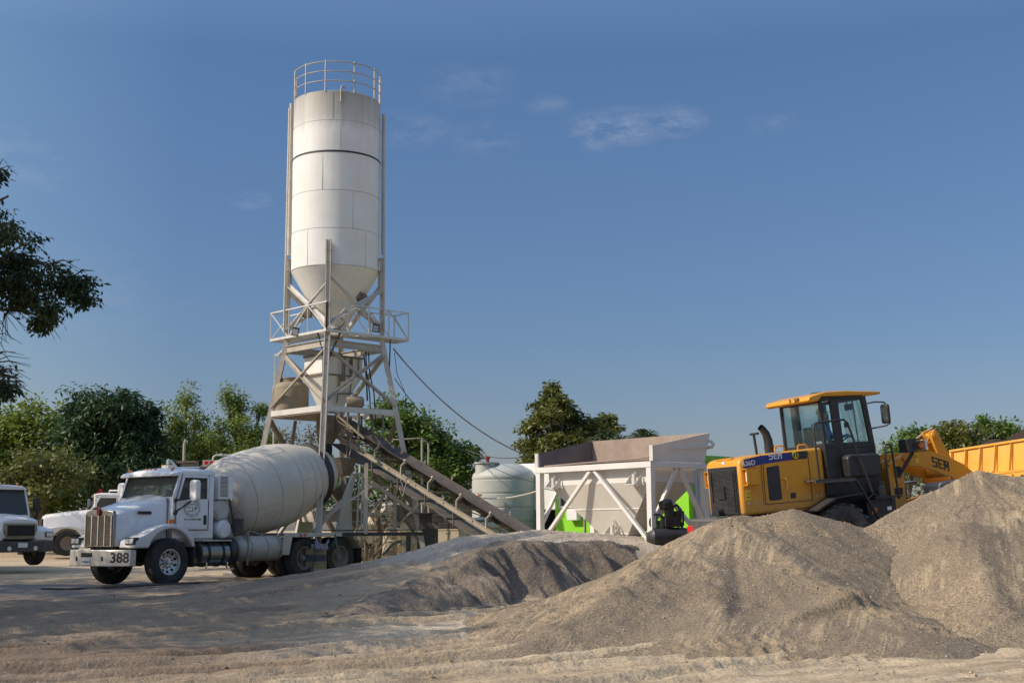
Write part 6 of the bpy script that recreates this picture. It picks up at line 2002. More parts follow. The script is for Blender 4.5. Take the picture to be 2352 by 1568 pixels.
tp = at(1262, 1180, 40)
tr = thing('box_trailer', 'plain white box trailer with dark underside left of the green building', 'trailer', (tp.x, tp.y, .7), (0, 0, R(46)))
MB().b2((-.3, -.9, 1.45), (2.4, 1.35, 2.92)).build('body', M['far_white'], tr, 0, .03)
MB().b2((.1, -.8, .55), (2.0, 1.25, 1.43)).build('underframe', M['void'], tr, 0)
for y in (-.3, .7):
    for x in (-.05, 1.9):
        o = MB().lathe([(.001, -.13), (.3, -.13), (.48, -.11), (.48, .11), (.3, .13), (.001, .13)], 24, (x, y, .42), (1, 0, 0)).build('wheel', M['rubber'], tr)

pt = at(1161, 1225, 40.5)
pz = .9
tk = thing('poly_tank', 'big ribbed pale plastic tank with warning triangle and white notice', 'storage tank', (pt.x, pt.y, pz))
rp2 = 1.055
pf = [(.001, 0), (rp2 - .03, 0)]
for k in range(5):
    z = .08 + k * .44
    pf += [(rp2, z), (rp2 + .004, z + .34), (rp2 - .014, z + .355), (rp2 - .014, z + .38), (rp2, z + .40)]
pf += [(rp2, 2.30), (rp2 - .03, 2.40), (rp2 - .15, 2.52), (.55, 2.69), (.3, 2.72), (.001, 2.72)]
MB().lathe(pf, 56).build('body', M['polytank'], tk, 40)
nk = MB().lathe([(.36, 2.3), (.35, 2.72), (.001, 2.74)], 28, (-.58, -.35, 0)).lathe([(.40, 2.72), (.40, 2.76), (.001, 2.78)], 28, (-.58, -.35, 0)).build('manway', M['polytank'], tk)
MB().lathe([(.055, 2.78), (.055, 2.88), (.085, 2.88), (.085, 2.95), (.001, 2.95)], 14, (-.55, -.35, 0)).build('vent_cap', M['red'], tk)
def on_tank(a, z):
    return V(((rp2 + .02) * math.sin(R(a)), -(rp2 + .02) * math.cos(R(a)), z))
def tank_panel(name, a0, a1, z0, z1, m, parent=tk, dr=0):
    mb = MB()
    n = 8
    ring = []
    for j in range(n + 1):
        a = a0 + (a1 - a0) * j / n
        q0, q1 = on_tank(a, z0), on_tank(a, z1)
        k = 1 + dr
        ring.append([V((q0.x * k, q0.y * k, z0)), V((q1.x * k, q1.y * k, z1)), V((q1.x * (k + .004), q1.y * (k + .004), z1)), V((q0.x * (k + .004), q0.y * (k + .004), z0))])
    return mb.loft(ring).build(name, M[m], parent, 0)
nb = tank_panel('notice', -33, -4, .93, 1.27, 'whitedecal')
for z, a1 in ((1.22, -24), (1.14, -20), (1.02, -14), (.98, -16)):
    tank_panel('notice_line', -29, a1, z, z + .016, 'greyink', nb, .006)
wtri = MB()
qa = [on_tank(-54, 1.55), on_tank(-43.5, 1.55), on_tank(-49, 1.80)]
qa = [p * 1.0 + V((p.x, p.y, 0)) * .02 for p in qa]
wtri.loft([qa, [p + V((p.x, p.y, 0)).normalized() * .012 for p in qa]])
wt2 = wtri.build('warning_triangle', M['red'], tk, 0)
ce = sum(qa, V()) / 3
q2 = [ce + (p - ce) * .55 + V((p.x, p.y, 0)).normalized() * .014 for p in qa]
MB().loft([q2, [p + V((p.x, p.y, 0)).normalized() * .004 for p in q2]]).build('triangle_face', M['orange_lamp'], wt2, 0)
tank_panel('maker_plate', 3, 14, 1.36, 1.42, 'galv')

# small white tank on the ground by the conveyor foot
sp_ = at(1108, 1215, 37.5)
o = MB().lathe([(.001, -.55), (.2, -.52), (.28, -.4), (.30, 0), (.28, .4), (.2, .52), (.001, .55)], 24, (0, 0, .38), (1, .2, 0)).b2((-.4, -.2, 0), (-.3, .2, .15)).b2((.3, -.2, 0), (.4, .2, .15)).lathe([(.09, .3), (.09, .42), (.001, .43)], 14, (0, 0, .33)).build('small_tank', M['polytank'], None)
o.location = (sp_.x, sp_.y, 1.25)
tag(o, 'small white horizontal tank behind the conveyor frame', 'tank')
for dx, dy, s in ((0, 0, 1),):
    pass

# IBC tote on the concrete pad, block wall, cabinet, dark sheet
ip = at(938, 1262, 38.5)
ib = thing('ibc_tote', 'yellowed caged plastic tote tank half in sun behind the ramp', 'tote tank', (ip.x, ip.y, .55), (0, 0, R(12)))
MB().prism(rrect(.60, .62, .08), 'z', .05, 1.02).build('bottle', M['ibc'], ib, 40, .03)
cgm = MB()
for z in (.08, .34, .60, .86, 1.03):
    cgm.tube([(x, y, z) for x, y in rrect(.66, .68, .08) + [rrect(.66, .68, .08)[0]]], .014, 6)
for k in range(4):
    t = -.30 + k * .2
    for q in ((t, -.34), (t, .34), (-.33, t), (.33, t)):
        cgm.tube([(q[0], q[1], .05), (q[0], q[1], 1.03)], .012, 6)
cgm.build('cage', M['galv'], ib)
MB().b2((-.34, -.35, -.1), (.34, .35, .04)).build('pallet', M['dusty'], ib, 0)
cp = at(900, 1262, 38.7)
o = MB().lathe([(.001, 0), (.27, 0), (.30, .05), (.285, .3), (.31, .33), (.285, .36), (.285, .66), (.31, .69), (.285, .72), (.29, 1.05), (.001, 1.06)], 26).build('drum_barrel', M['concrete'], None)
o.location = (cp.x, cp.y, .55)
tag(o, 'cement crusted barrel left of the caged tote tank', 'barrel')
dp = at(982, 1240, 36.6)
o = MB().b2((-.30, -.02, 0), (.30, .02, .95)).bar((-.28, .03, 0), (-.28, .03, .95), .04).bar((.28, .03, 0), (.28, .03, .95), .04).build('sheet_screen', M['ctrw'], None, 0)
o.location = (dp.x, dp.y, .85)
tag(o, 'dark grey sheet screen right of the caged tote tank', 'screen')
bw = at(1028, 1220, 42)
w_ = MB()
for r_ in range(9):
    for c in range(6):
        off = .2 if r_ % 2 else 0
        w_.b2((-.8 + c * .41 + off - .2, -.1 + .004 * ((r_ * 7 + c * 3) % 5), r_ * .205), (-.8 + c * .41 + .40 + off - .2, .1, r_ * .205 + .195))
o = w_.build('block_wall', M['block'], None, 0)
o.location = (bw.x - .4, bw.y, .55)
tag(o, 'dark block wall behind the lower end of the conveyor', 'wall')
tb = at(1040, 1236, 39.5)
o = MB().b2((-.36, -.3, 0), (.36, .3, .62)).b2((-.38, -.32, .60), (.38, .32, .64)).tube([(-.1, -.31, .54), (-.06, -.34, .52), (.0, -.34, .52), (.04, -.31, .54)], .012, 6).build('tan_cabinet', M['tanbox'], None, 0, .01)
o.location = (tb.x, tb.y, .95)
o.rotation_euler = (0, 0, R(-25))
tag(o, 'tan metal cabinet in front of the dark block wall', 'cabinet')
dpz = at(870, 1262, 39.5)
o = MB().tube([(0, 0, 0), (.03, 0, .5), (-.02, .02, 1.0), (-.08, .02, 1.5), (-.02, .0, 1.9)], [.14, .13, .13, .11, .09], 12).tube([(-.08, 0, 1.3), (-.35, 0, 1.7)], [.08, .05], 8).build('tree_stump', M['bark'], None)
o.location = (dpz.x, dpz.y, .5)
tag(o, 'dark cut tree trunk standing left of the crusted barrel', 'tree trunk')
pts = [at(868, 1281, 37.6), at(885, 1268, 37.8), at(902, 1249, 38.0), at(912, 1243, 38.05), at(921, 1243, 38.1)]
tag(MB().tube(pts, .035, 8).build('hose', M['hose_green'], None), 'thick green hose sloping up to the caged tote tank', 'hose')
pts = [at(770, 1226, 33.1), at(772, 1245, 33.0), at(777, 1262, 32.9), at(786, 1282, 32.8)]
tag(MB().tube(pts, .025, 8).build('hose', M['hose_green'], None), 'grey green hose hanging behind the rear wheels of the numbered mixer', 'hose')
pts = [at(95, 1347, 27.5), at(150, 1349, 27.5), at(260, 1347, 27.8), at(350, 1344, 28.2), at(430, 1338, 28.6), at(480, 1334, 29)]
pts = [V((p.x, p.y, zat(p.x, p.y) + .025)) for p in pts]
tag(MB().tube(pts, .02, 6).build('hose', M['cable'], None), 'black hose lying on the wet ground before the numbered mixer', 'hose')

# dusty van glimpsed behind the shrub
vp = at(905, 1215, 46)
vn = thing('parked_van', 'dusty beige van parked behind the dry shrub under the tower', 'van', (vp.x, vp.y, .45), (0, 0, R(20)))
MB().loft([[(-1.6, -.85, .5), (-1.6, -.85, 1.25), (-1.6, .85, 1.25), (-1.6, .85, .5)], [(-.9, -.9, .4), (-.9, -.9, 1.4), (-.9, .9, 1.4), (-.9, .9, .4)], [(-.5, -.9, .4), (-.45, -.78, 2.05), (-.45, .78, 2.05), (-.5, .9, .4)], [(2.4, -.9, .4), (2.4, -.8, 2.1), (2.4, .8, 2.1), (2.4, .9, .4)]]).build('body', M['tanbox'], vn, 0, .05)
MB().quad((-.88, -.75, 1.42), (-.88, .75, 1.42), (-.5, .68, 1.98), (-.5, -.68, 1.98), .01).build('windshield', M['dark_glass'], vn, 0)
MB().b2((-.3, -.915, 1.4), (2.2, -.86, 1.9)).build('side_window', M['dark_glass'], vn, 0)
for x in (-1.0, 1.7):
    for sy in (-1, 1):
        wheel(vn, (x, sy * .8, .34), .34, .22, .2, sy, 'rim_dirty', 'rubber', holes=0)

# compressor in the shade between hopper and loader
kp = at(1536, 1232, 27.6)
kc = thing('air_compressor', 'black air compressor with a tank standing between hopper leg and loader', 'compressor', (kp.x, kp.y, 1.02), (0, 0, R(15)))
MB().lathe([(.001, -.5), (.12, -.48), (.22, -.4), (.24, 0), (.22, .4), (.12, .48), (.001, .5)], 24, (0, 0, .34), (1, 0, 0)).b2((-.3, -.15, 0), (-.24, .15, .2)).b2((.24, -.15, 0), (.3, .15, .2)).build('air_tank', M['loader_black'], kc)
en = MB().b2((-.12, -.16, .58), (.22, .16, .80)).b2((-.05, -.1, .80), (.10, .1, 1.02)).lathe([(.001, -.12), (.10, -.12), (.12, 0), (.10, .12), (.001, .12)], 16, (-.05, 0, 1.06), (1, .3, .2)).b2((.12, -.12, .8), (.26, .12, .92))
en.tube([(.1, .1, 1.0), (.25, .1, 1.05), (.34, .1, .95), (.32, .1, .7), (.36, .05, .5)], .03, 8).tube([(.2, -.1, .95), (.3, -.12, .9), (.3, -.1, .6)], .025, 8)
en.build('pump', M['loader_black'], kc)
MB().lathe([(.17 + .02 * math.cos(a), .02 * math.sin(a)) for a in [k * math.pi / 4 for k in range(9)]], 20, (-.28, -.05, .68), (0, 1, 0)).tube([(-.28, -.05, .52), (-.28, -.05, .84)], .015).build('flywheel', M['loader_black'], kc)

# cables
def sag(a, b, s, r, m, label, n=14, name='cable'):
    a, b = V(a), V(b)
    pts = [a.lerp(b, t) - V((0, 0, s * 4 * t * (1 - t))) for t in [k / n for k in range(n + 1)]]
    return tag(MB().tube(pts, r, 6).build(name, M[m], None), label, 'cable')
sag(at(903, 800, 35.2), at(1196, 1040, 33.5), .35, .018, 'cable', 'thick black cable sagging from the tower platform to the hopper')
sag(at(906, 868, 36.0), at(1087, 1046, 40), .3, .012, 'cable', 'thin dark cable from the tower leg down to the pale tank')
sag(at(1070, 1032, 41), at(1215, 1046, 38.5), .16, .014, 'cable', 'dark cable drooping over the top of the pale tank')
sag(at(1075, 1040, 38.8), at(1240, 1110, 36), .12, .008, 'cable', 'faint thin wire crossing the upper face of the pale tank')
sag(at(1086, 1140, 38.9), at(1238, 1126, 33), .12, .022, 'cablepale', 'pale double hose strung across the middle of the plastic tank', name='hose')
hpz = at(960, 1009, 38.5)
gf = thing('pipe_frame', 'grey pipe portal frame standing behind the tower right leg', 'pipe frame', (hpz.x, hpz.y, .5))
MB().tube([(-1.6, 0, 3.75), (.12, 0, 3.83), (.14, 0, 0)], .035, 8).tube([(.12, 0, 3.8), (.30, .3, 3.7), (.32, .3, 0)], .03, 8).tube([(-1.6, 0, 3.75), (-1.6, .2, 0)], .03, 8).build('pipe', M['galv'], gf)

# ------------------------------------------------------------------ trees
def leaf_mesh(C, per, rad, ls, asp, droop, rng, flat_=1.0, out=None):
    """per leaves round every clump centre: folded diamonds"""
    C = np.repeat(np.asarray(C, float), per, 0)
    n = len(C)
    d = rng.normal(size=(n, 3))
    d /= np.linalg.norm(d, axis=1)[:, None]
    P = C + d * (rad * rng.random((n, 1)) ** .6) * np.array([1, 1, flat_])
    ax = rng.normal(size=(n, 3)) + d * .8
    ax[:, 2] = ax[:, 2] * .6 - droop
    ax /= np.linalg.norm(ax, axis=1)[:, None]
    up = rng.normal(size=(n, 3)) * .55 + np.array([0, 0, 1.0])
    sd = np.cross(ax, up)
    sd /= np.linalg.norm(sd, axis=1)[:, None] + 1e-9
    L = ls * (.6 + .8 * rng.random((n, 1)))
    nrm = np.cross(sd, ax)
    v0 = P
    v1 = P + ax * L * .5 + sd * L * asp + nrm * L * .06
    v2 = P + ax * L
    v3 = P + ax * L * .5 - sd * L * asp + nrm * L * .06
    return np.stack([v0, v1, v2, v3], 1).reshape(-1, 3)


def quads_obj(name, co, mat, parent=None):
    n = len(co) // 4
    me = bpy.data.meshes.new(name)
    me.vertices.add(len(co))
    me.vertices.foreach_set('co', co.astype(np.float32).ravel())
    me.loops.add(n * 4)
    me.loops.foreach_set('vertex_index', np.arange(n * 4, dtype=np.int32))
    me.polygons.add(n)
    me.polygons.foreach_set('loop_start', np.arange(n, dtype=np.int32) * 4)
    me.update()
    me.materials.append(mat)
    o = bpy.data.objects.new(name, me)
    COL.objects.link(o)
    o.parent = parent
    return o


def clumps(ells, dens, rng, shell=.45):
    out = []
    for (c, r) in ells:
        vol = r[0] * r[1] * r[2]
        n = max(10, int(dens * vol ** .8))
        d = rng.normal(size=(n, 3))
        d /= np.linalg.norm(d, axis=1)[:, None]
        q = (shell + (1 - shell) * rng.random((n, 1))) * (1 + .16 * rng.normal(size=(n, 1)))
        out.append(np.array(c) + d * q * np.array(r))
    return np.concatenate(out)


def tree(name, label, Y, ells, tpx, m, dens=14, per=26, rad=.42, ls=.24, asp=.26, droop=.25, seed=1, tr=.16, group='trees behind the yard', zb=.4, depth=1.0, flat_=.8, cat='tree', twigs=60, world=None, shell=.4, minz=None, off=False, limbs=True):
    per, ls = int(per * 1.9), ls * .74
    rng = np.random.default_rng(seed)
    E3 = list(world or [])
    for (px, py, rx, ry) in ells:
        c = at(px, py, Y + rng.normal() * .5)
        k = Y / FPX
        E3.append(((c.x, c.y, c.z), (rx * k, max(rx, ry) * k * depth, ry * k)))
    b = at(tpx, 1200, Y)
    base = V((b.x, b.y, zb))
    t = thing(name, label, cat, base, (0, 0, 0), group)
    C = clumps(E3, dens, rng, shell)
    if off:
        C = C[C[:, 0] / C[:, 1] < -.44]
    C = C[C[:, 2] > (minz if minz is not None else zb + .3)]
    co = leaf_mesh(C, per, rad, ls, asp, droop, rng, flat_) - np.array(base)
    # limbs from the trunk into the crown
    tk = MB()
    top = sum((V(e[0]) for e in E3), V()) / len(E3) - base
    fork = V((top.x * .35, top.y * .35, max(.6, top.z * .42)))
    tk.tube([(0, 0, -.5), (0.02, 0, .1), fork * .55 + V((.05, 0, 0)), fork], [tr * 1.35, tr, tr * .85, tr * .7], 10)
    for (c, r) in (E3 if limbs else []):
        e = V(c) - base
        mid = fork.lerp(e, .5) + V((rng.normal() * .2, rng.normal() * .2, .15))
        tk.tube([fork, mid, e], [tr * .5, tr * .33, tr * .12], 7)
    idx = rng.choice(len(C), min(twigs, len(C)), replace=False)
    for i in idx:
        e = V(C[i]) - base
        j = min(range(len(E3)), key=lambda q: (V(E3[q][0]) - base - e).length)
        s = (V(E3[j][0]) - base).lerp(fork, .25 if limbs else .04)
        tk.tube([s, s.lerp(e, .5) + V((0, 0, .12)), e], [tr * .16, tr * .10, tr * .04], 5)
    tk.build('trunk', M['bark'], t, 60)
    quads_obj('crown', co, m, t)
    return t


LF = dict(
    dark=leafmat('leaf_dark', (.024, .055, .02), (.055, .105, .034), (.12, .17, .08), .2),
    mid=leafmat('leaf_mid', (.075, .14, .026), (.155, .235, .04), (.23, .30, .06)),
    light=leafmat('leaf_light', (.15, .205, .032), (.25, .30, .05), (.32, .35, .085)),
    olive=leafmat('leaf_olive', (.10, .118, .028), (.19, .20, .045), (.27, .265, .075)),
    brown=leafmat('leaf_brown', (.085, .065, .035), (.13, .105, .055), (.17, .14, .08)),
    near=leafmat('leaf_near', (.030, .052, .018), (.055, .085, .026), (.09, .12, .04), .25),
    dusty=leafmat('leaf_dusty', (.12, .105, .055), (.19, .16, .09), (.08, .12, .03)),
    strap=leafmat('leaf_strap', (.075, .10, .045), (.12, .15, .07), (.17, .19, .10)),
)
# the big tree at the left edge, most of its crown outside the frame; it shades the trucks
rngb = np.random.default_rng(5)
world = []
for (x, y, z, r, h) in ((-13.5, 24, 9.6, 3.2, 1.8), (-16.5, 22, 10.2, 3.4, 2.0), (-17.5, 27, 9.5, 3.4, 2.0), (-14.5, 29.5, 9.2, 3.2, 1.7), (-18.5, 31, 9.0, 3.0, 1.8), (-15.5, 18.5, 9.4, 3.2, 1.8), (-19.5, 20, 9.0, 3.0, 2), (-13.0, 20.5, 7.6, 2.6, 1.3), (-17, 25.0, 7.6, 3.2, 1.2), (-20.5, 25, 8.4, 3, 1.6), (-16.0, 30.0, 7.2, 2.6, 1.1), (-12.6, 32.0, 9.0, 2.4, 1.5), (-16.5, 16.8, 7.6, 2.6, 1.4), (-13.8, 14.8, 8.6, 2.4, 1.4)):
    world.append(((x, y, z), (r, r, h)))
tree('shade_tree', 'dark feathery tree reaching in from the left edge of the picture', 25,
     [(-30, 490, 80, 50), (-10, 545, 100, 56), (40, 600, 95, 52), (100, 640, 82, 40), (150, 662, 55, 30), (60, 690, 95, 36), (110, 712, 58, 24), (-30, 640, 110, 80), (-12, 402, 26, 16), (-14, 850, 46, 18), (8, 888, 34, 10), (-30, 900, 50, 14), (30, 650, 90, 50), (182, 648, 38, 22), (192, 688, 22, 12), (95, 745, 30, 12)],
     -620, LF['near'], dens=60, per=17, rad=.24, ls=.18, asp=.2, droop=.9, seed=3, tr=.08, group=None, zb=.2, twigs=620, world=[], shell=.1, limbs=False)
tree('shade_tree', 'wide dark crown beyond the left edge casting dappled shade over the yard', 22, [], -640, LF['near'], dens=16, per=22, rad=.36, ls=.22, asp=.26, droop=.5, seed=4, tr=.3, group=None, zb=.2, twigs=200, world=[w for w in world if w[0][1] < 24.5], shell=.25, off=True)
tree('shade_tree', 'thinner dark crown beyond the left edge letting light onto the mixer cab', 28, [], -560, LF['near'], dens=6, per=18, rad=.36, ls=.22, asp=.26, droop=.5, seed=6, tr=.26, group=None, zb=.2, twigs=120, world=[w for w in world if w[0][1] >= 24.5], shell=.25, off=True)
# its bare hanging twigs
vt = [o for o in COL.objects if o.name == 'shade_tree'][0]
tw_ = MB()
rt = np.random.default_rng(17)
for (x0, y0, x1, y1) in ((-20, 690, 60, 760), (20, 700, 110, 752), (60, 700, 122, 782), (90, 705, 132, 760), (-20, 730, 20, 790), (10, 720, 12, 785), (-30, 770, 30, 790), (-30, 835, 62, 835), (-20, 850, 58, 870), (-30, 870, 62, 905), (-10, 880, 40, 912), (-30, 820, 40, 822), (150, 680, 205, 655), (160, 640, 214, 640), (100, 610, 190, 606), (-10, 395, 28, 402)):
    for k in range(3):
        a, b = at(x0, y0, 25), at(x1 + rt.normal() * 10, y1 + rt.normal() * 10, 25 + rt.normal() * .2)
        m_ = a.lerp(b, .5) + V((0, 0, .10 + .05 * rt.normal()))
        tw_.tube([a - vt.location, m_ - vt.location, b - vt.location], [.014, .009, .004], 5)
for pts in ([(-120, 720), (-20, 680), (60, 640), (120, 630), (170, 650)], [(-120, 740), (-10, 710), (60, 715), (110, 735)], [(-120, 640), (0, 610), (60, 600), (110, 610)], [(-120, 560), (-20, 540), (40, 545)], [(-120, 860), (-30, 850), (40, 868)], [(-120, 500), (-20, 470), (20, 450)]):
    tw_.tube([at(x, y, 25 + .1 * k) - vt.location for k, (x, y) in enumerate(pts)], [.035 - .006 * k for k in range(len(pts))], 6)
tw_.build('bare_twigs', M['bark'], vt)
w2 = [((-26, 33.5, 8.5), (4.0, 4, 2.6)), ((-28, 37, 9), (4.2, 4, 3)), ((-24, 36.5, 9.5), (3, 3, 2)), ((-23.5, 30, 8.5), (3.0, 3, 2.2)), ((-27, 30, 7), (3, 3, 2.2))]
tree('shade_tree', 'broad shade tree standing beyond the left edge beside the parked trucks', 34, [], -1100, LF['near'], dens=10, per=22, rad=.4, ls=.26, asp=.26, droop=.5, seed=8, tr=.3, group=None, zb=.3, world=w2)

tree('broadleaf_tree', 'pale green loose tree behind the truck at the left edge', 62, [(20, 985, 90, 50), (90, 960, 80, 40), (-30, 1050, 120, 80), (60, 1060, 110, 70), (130, 1010, 55, 45), (40, 1130, 120, 50)], 50, LF['light'], dens=15, per=24, rad=.6, ls=.34, seed=21)
tree('broadleaf_tree', 'yellowish spreading tree in front of the dark dome tree', 54, [(90, 1060, 100, 34), (150, 1090, 70, 40), (60, 1120, 110, 44), (20, 1090, 70, 40)], 90, LF['olive'], dens=17, per=26, rad=.45, ls=.26, seed=22, droop=.1)
tree('broadleaf_tree', 'dense dark dome shaped tree above the parked trucks', 58, [(240, 965, 100, 76), (180, 1000, 72, 76), (315, 1000, 66, 84), (255, 940, 52, 48), (240, 1070, 140, 70), (330, 1080, 70, 60), (200, 930, 36, 22), (285, 915, 36, 26), (345, 960, 22, 40)], 240, LF['dark'], dens=20, per=30, rad=.55, ls=.38, asp=.16, droop=.65, seed=23, tr=.25)
tree('willowy_tree', 'yellow green willowy tree behind the white mixer cab', 60, [(410, 985, 52, 60), (390, 1050, 66, 62), (460, 1035, 56, 60), (430, 915, 22, 30), (450, 960, 26, 40), (350, 1080, 40, 40), (424, 1100, 90, 40)], 420, LF['light'], dens=26, per=34, rad=.50, ls=.22, asp=.2, droop=.85, seed=24, shell=.2)
tree('willowy_tree', 'light green willowy tree with a split top behind the grey drum', 61, [(535, 960, 34, 50), (515, 1010, 54, 48), (575, 990, 50, 46), (560, 1050, 72, 50), (520, 910, 14, 22), (548, 925, 16, 24), (600, 940, 14, 16), (620, 1010, 30, 50)], 545, LF['light'], dens=26, per=32, rad=.48, ls=.22, asp=.2, droop=.6, seed=25, shell=.2)
tree('dry_bush', 'brown half bare bush seen between the tower legs', 54, [(665, 1010, 42, 34), (700, 1020, 40, 28), (650, 1040, 50, 24), (720, 1000, 20, 16)], 680, LF['brown'], dens=8, per=12, rad=.5, ls=.17, seed=26, tr=.08, shell=.15, twigs=120, cat='bush')
tree('broadleaf_tree', 'bright green open tree behind the right tower leg and conveyor', 50, [(950, 1060, 110, 56), (1045, 1105, 60, 46), (905, 945, 34, 30), (940, 985, 70, 40), (1000, 1000, 40, 30), (920, 955, 44, 40), (960, 1000, 70, 46), (900, 1010, 60, 66), (1015, 1040, 54, 40), (990, 1085, 72, 54), (1050, 1090, 40, 50), (900, 1090, 80, 56), (1060, 1050, 34, 20), (865, 960, 18, 22), (1078, 1040, 14, 8)], 960, LF['mid'], dens=30, per=28, rad=.42, ls=.24, seed=27, droop=.15)
tree('broadleaf_tree', 'dark green mass of tree low behind the inclined conveyor', 53, [(820, 1080, 70, 70), (1010, 1120, 90, 50), (900, 1120, 120, 50), (780, 1120, 60, 50)], 900, LF['dark'], dens=9, per=24, rad=.55, ls=.3, seed=28)
tree('layered_tree', 'tall layered dark olive tree with a pointed top behind the hopper', 47, [(1266, 893, 7, 18), (1335, 985, 44, 24), (1372, 1012, 46, 24), (1335, 1045, 80, 30), (1225, 1015, 40, 22), (1245, 1050, 60, 26), (1235, 960, 30, 14), (1215, 985, 20, 10), (1320, 965, 40, 16), (1345, 1030, 60, 26), (1262, 915, 26, 16), (1250, 932, 26, 10), (1290, 925, 22, 14), (1264, 948, 50, 18), (1305, 945, 24, 12), (1272, 972, 64, 22), (1285, 1000, 82, 26), (1262, 1030, 76, 26), (1320, 1000, 50, 26), (1350, 985, 36, 20), (1300, 1055, 90, 26), (1220, 1045, 22, 14), (1210, 1020, 12, 8), (1395, 965, 14, 10), (1400, 985, 26, 14)], 1275, LF['olive'], dens=26, per=26, rad=.34, ls=.24, asp=.22, droop=.25, seed=29, flat_=.4, tr=.2, shell=.3)
tree('broadleaf_tree', 'small rounded tree right of the loader cab', 60, [(2060, 1020, 36, 26), (2100, 1008, 26, 22), (2050, 1055, 48, 30), (2110, 1040, 40, 30), (2128, 1000, 10, 10)], 2080, LF['mid'], dens=12, per=26, rad=.5, ls=.3, seed=30)
tree('broadleaf_tree', 'taller dusky tree behind the loader lift arms', 57, [(2190, 1000, 46, 26), (2205, 1030, 60, 30), (2150, 1010, 34, 26), (2235, 1010, 34, 26), (2185, 985, 22, 12)], 2195, LF['olive'], dens=13, per=26, rad=.45, ls=.28, seed=31)
tree('broadleaf_tree', 'light green airy trees above the loader bucket at the right edge', 64, [(2270, 990, 40, 20), (2290, 1015, 60, 26), (2330, 1000, 50, 22), (2375, 1010, 50, 24), (2262, 976, 12, 10), (2310, 985, 16, 12)], 2300, LF['mid'], dens=17, per=24, rad=.5, ls=.3, seed=32, shell=.2)
tree('hedge', 'low dark hedge filling the ground behind the parked trucks', 66, [(30, 1130, 130, 80), (180, 1120, 130, 90), (330, 1105, 110, 90), (470, 1085, 90, 80), (600, 1085, 110, 70), (720, 1120, 90, 60)], 300, LF['mid'], dens=8, per=26, rad=.8, ls=.42, seed=33, cat='hedge', group=None)
tree('hedge', 'distant green hedge line behind the loader and hopper', 72, [(1500, 1150, 120, 30), (1700, 1150, 150, 36), (1900, 1120, 140, 46), (2100, 1080, 140, 46), (2300, 1060, 140, 50), (1350, 1140, 120, 50)], 1800, LF['olive'], dens=4, per=24, rad=.9, ls=.42, seed=34, cat='hedge', group=None)

# strap-leaved plants over the hopper rim
def strap_plant(name, label, px, py, Y, n, L, seed):
    rng = np.random.default_rng(seed)
    c = at(px, py, Y)
    t = thing(name, label, 'plant', (c.x, c.y, .8), (0, 0, 0), 'strap leaved plants')
    h = c.z - .8
    MB().tube([(0, 0, 0), (.05, 0, h * .5), (0, 0, h)], [.12, .10, .07], 8).build('stem', M['bark'], t)
    mb = MB()
    for k in range(n):
        a = rng.random() * 6.28
        el = .35 + rng.random() * 1.0
        d = V((math.cos(a), math.sin(a), 0))
        s = V((-math.sin(a), math.cos(a), 0))
        rows = []
        for j in range(6):
            t_ = j / 5
            p = V((0, 0, h)) + d * (L * t_ * math.cos(el)) + V((0, 0, L * (t_ * math.sin(el) - .55 * t_ * t_)))
            w = L * .055 * (math.sin(math.pi * min(1, t_ * .85 + .15)) + .05)
            rows.append([p - s * w, p + V((0, 0, -w * .4)), p + s * w])
        mb.loft(rows, cap=False, closed=False)
    mb.build('leaves', LF['strap'], t, 60)
strap_plant('strap_plant', 'grey green strap leaved plant right of the layered tree', 1392, 1015, 43, 70, 1.05, 1)
strap_plant('strap_plant', 'smaller tuft of strap leaves above the hopper rim', 1425, 1020, 42.5, 45, .75, 2)
strap_plant('strap_plant', 'wide spreading leafy clump poking up behind the hopper back panel', 1480, 1010, 43, 80, .9, 3)

M['twig'] = pm('dry_twig', (.22, .18, .12), .9, var=.3, scale=5, dust=.4, dustcol=(.3, .25, .18))
# dry shrub under the tower, dust covered leaves
def shrub(label, pts, Y, m, seed, sticks=26, per=10):
    rng = np.random.default_rng(seed)
    b = at(pts[0][0], pts[0][1], Y)
    t = thing('dry_shrub', label, 'shrub', (b.x, b.y, .5))
    st = MB()
    tips = []
    for k in range(sticks):
        px, py, rx, ry = pts[1 + k % (len(pts) - 1)]
        c = at(px + rng.normal() * rx * .6, py + rng.normal() * ry * .6, Y + rng.normal() * .4) - V((b.x, b.y, .5))
        a = V((rng.normal() * .3, rng.normal() * .2, 0))
        m1 = a.lerp(c, .5) + V((rng.normal() * .15, 0, rng.normal() * .15))
        st.tube([a, m1, c], [.02, .014, .005], 6)
        tips += [c, m1.lerp(c, .6)]
    st.build('branches', M['twig'], t)
    quads_obj('leaves', leaf_mesh([tuple(p) for p in tips], per, .25, .17, .3, .3, rng), m, t)
shrub('dust covered dry shrub tangled under the conveyor trestle', [(838, 1262), (850, 1170, 30, 22), (890, 1160, 26, 18), (920, 1170, 16, 16), (838, 1195, 20, 10), (880, 1185, 24, 10), (825, 1225, 8, 8)], 37.6, LF['dusty'], 44, 18, 4)
shrub('small leafy shrub against the green wall behind the hopper post', [(1530, 1235), (1520, 1205, 14, 12), (1540, 1215, 14, 10), (1512, 1225, 10, 10)], 31.5, LF['mid'], 45, 16, 8)

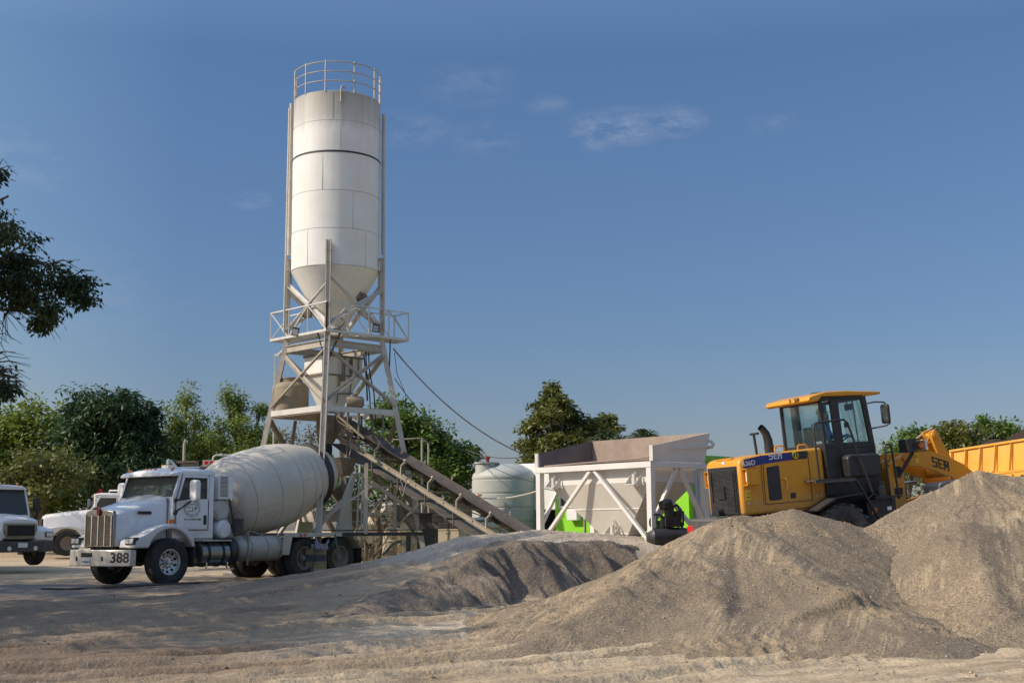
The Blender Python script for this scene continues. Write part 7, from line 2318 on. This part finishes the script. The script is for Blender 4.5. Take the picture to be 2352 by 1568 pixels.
# pebbles and clods strewn over the dirt
rng = np.random.default_rng(90)
def stones(label, n, x0, x1, y0, y1, s0, s1, m, zf, name='gravel_stones'):
    mb = MB()
    for k in range(n):
        x, y = x0 + (x1 - x0) * rng.random(), y0 + (y1 - y0) * rng.random()
        z = zf(x, y)
        if z is None:
            continue
        s = s0 + (s1 - s0) * rng.random() ** 3
        d = [(V((rng.normal(), rng.normal(), rng.normal())).normalized()) for _ in range(1)][0]
        Mx = d.to_track_quat('Z', 'Y').to_matrix()
        a, b, c = s * (.7 + .6 * rng.random()), s * (.7 + .6 * rng.random()), s * (.5 + .4 * rng.random())
        vs = [V((x, y, z + c * .3)) + Mx @ V(p) for p in ((a, 0, 0), (-a, 0, 0), (0, b, 0), (0, -b, 0), (0, 0, c), (0, 0, -c))]
        mb.add(vs, [(0, 2, 4), (2, 1, 4), (1, 3, 4), (3, 0, 4), (2, 0, 5), (1, 2, 5), (3, 1, 5), (0, 3, 5)])
    o = mb.build(name, M[m], None, 0)
    return tag(o, label, 'stones', None, 'stuff')
stones('loose pebbles and clods scattered over the dirt yard', 2600, -8, 9, 10.5, 28, .006, .03, 'ground', lambda x, y: zat(x, y))

def pile_stones(label, PL, n, s0, s1):
    X, Y, Z, keep = PL
    idx = np.argwhere(keep)
    pick = idx[rng.integers(0, len(idx), n)]
    mb = MB()
    for i, j in pick:
        s = s0 + (s1 - s0) * rng.random() ** 4
        Mx = V((rng.normal(), rng.normal(), rng.normal())).normalized().to_track_quat('Z', 'Y').to_matrix()
        a, b, c = s * (.7 + .6 * rng.random()), s * (.7 + .6 * rng.random()), s * (.5 + .4 * rng.random())
        o = V((X[i, j] + .02 * rng.normal(), Y[i, j] + .02 * rng.normal(), Z[i, j] + c * .3))
        vs = [o + Mx @ V(p) for p in ((a, 0, 0), (-a, 0, 0), (0, b, 0), (0, -b, 0), (0, 0, c), (0, 0, -c))]
        mb.add(vs, [(0, 2, 4), (2, 1, 4), (1, 3, 4), (3, 0, 4), (2, 0, 5), (1, 2, 5), (3, 1, 5), (0, 3, 5)])
    o = mb.build('gravel_stones', M['stone'], None, 0)
    tag(o, label, 'stones', None, 'stuff')
M['stone'] = pm('stone', (.34, .28, .22), .9, var=.5, scale=9, dust=.6, dustcol=(.5, .42, .33), bmp=.05)
pile_stones('coarse chips lying on the long front gravel pile', PILES[0], 3000, .005, .022)
pile_stones('coarse chips lying on the tallest gravel heap', PILES[1], 2400, .005, .022)
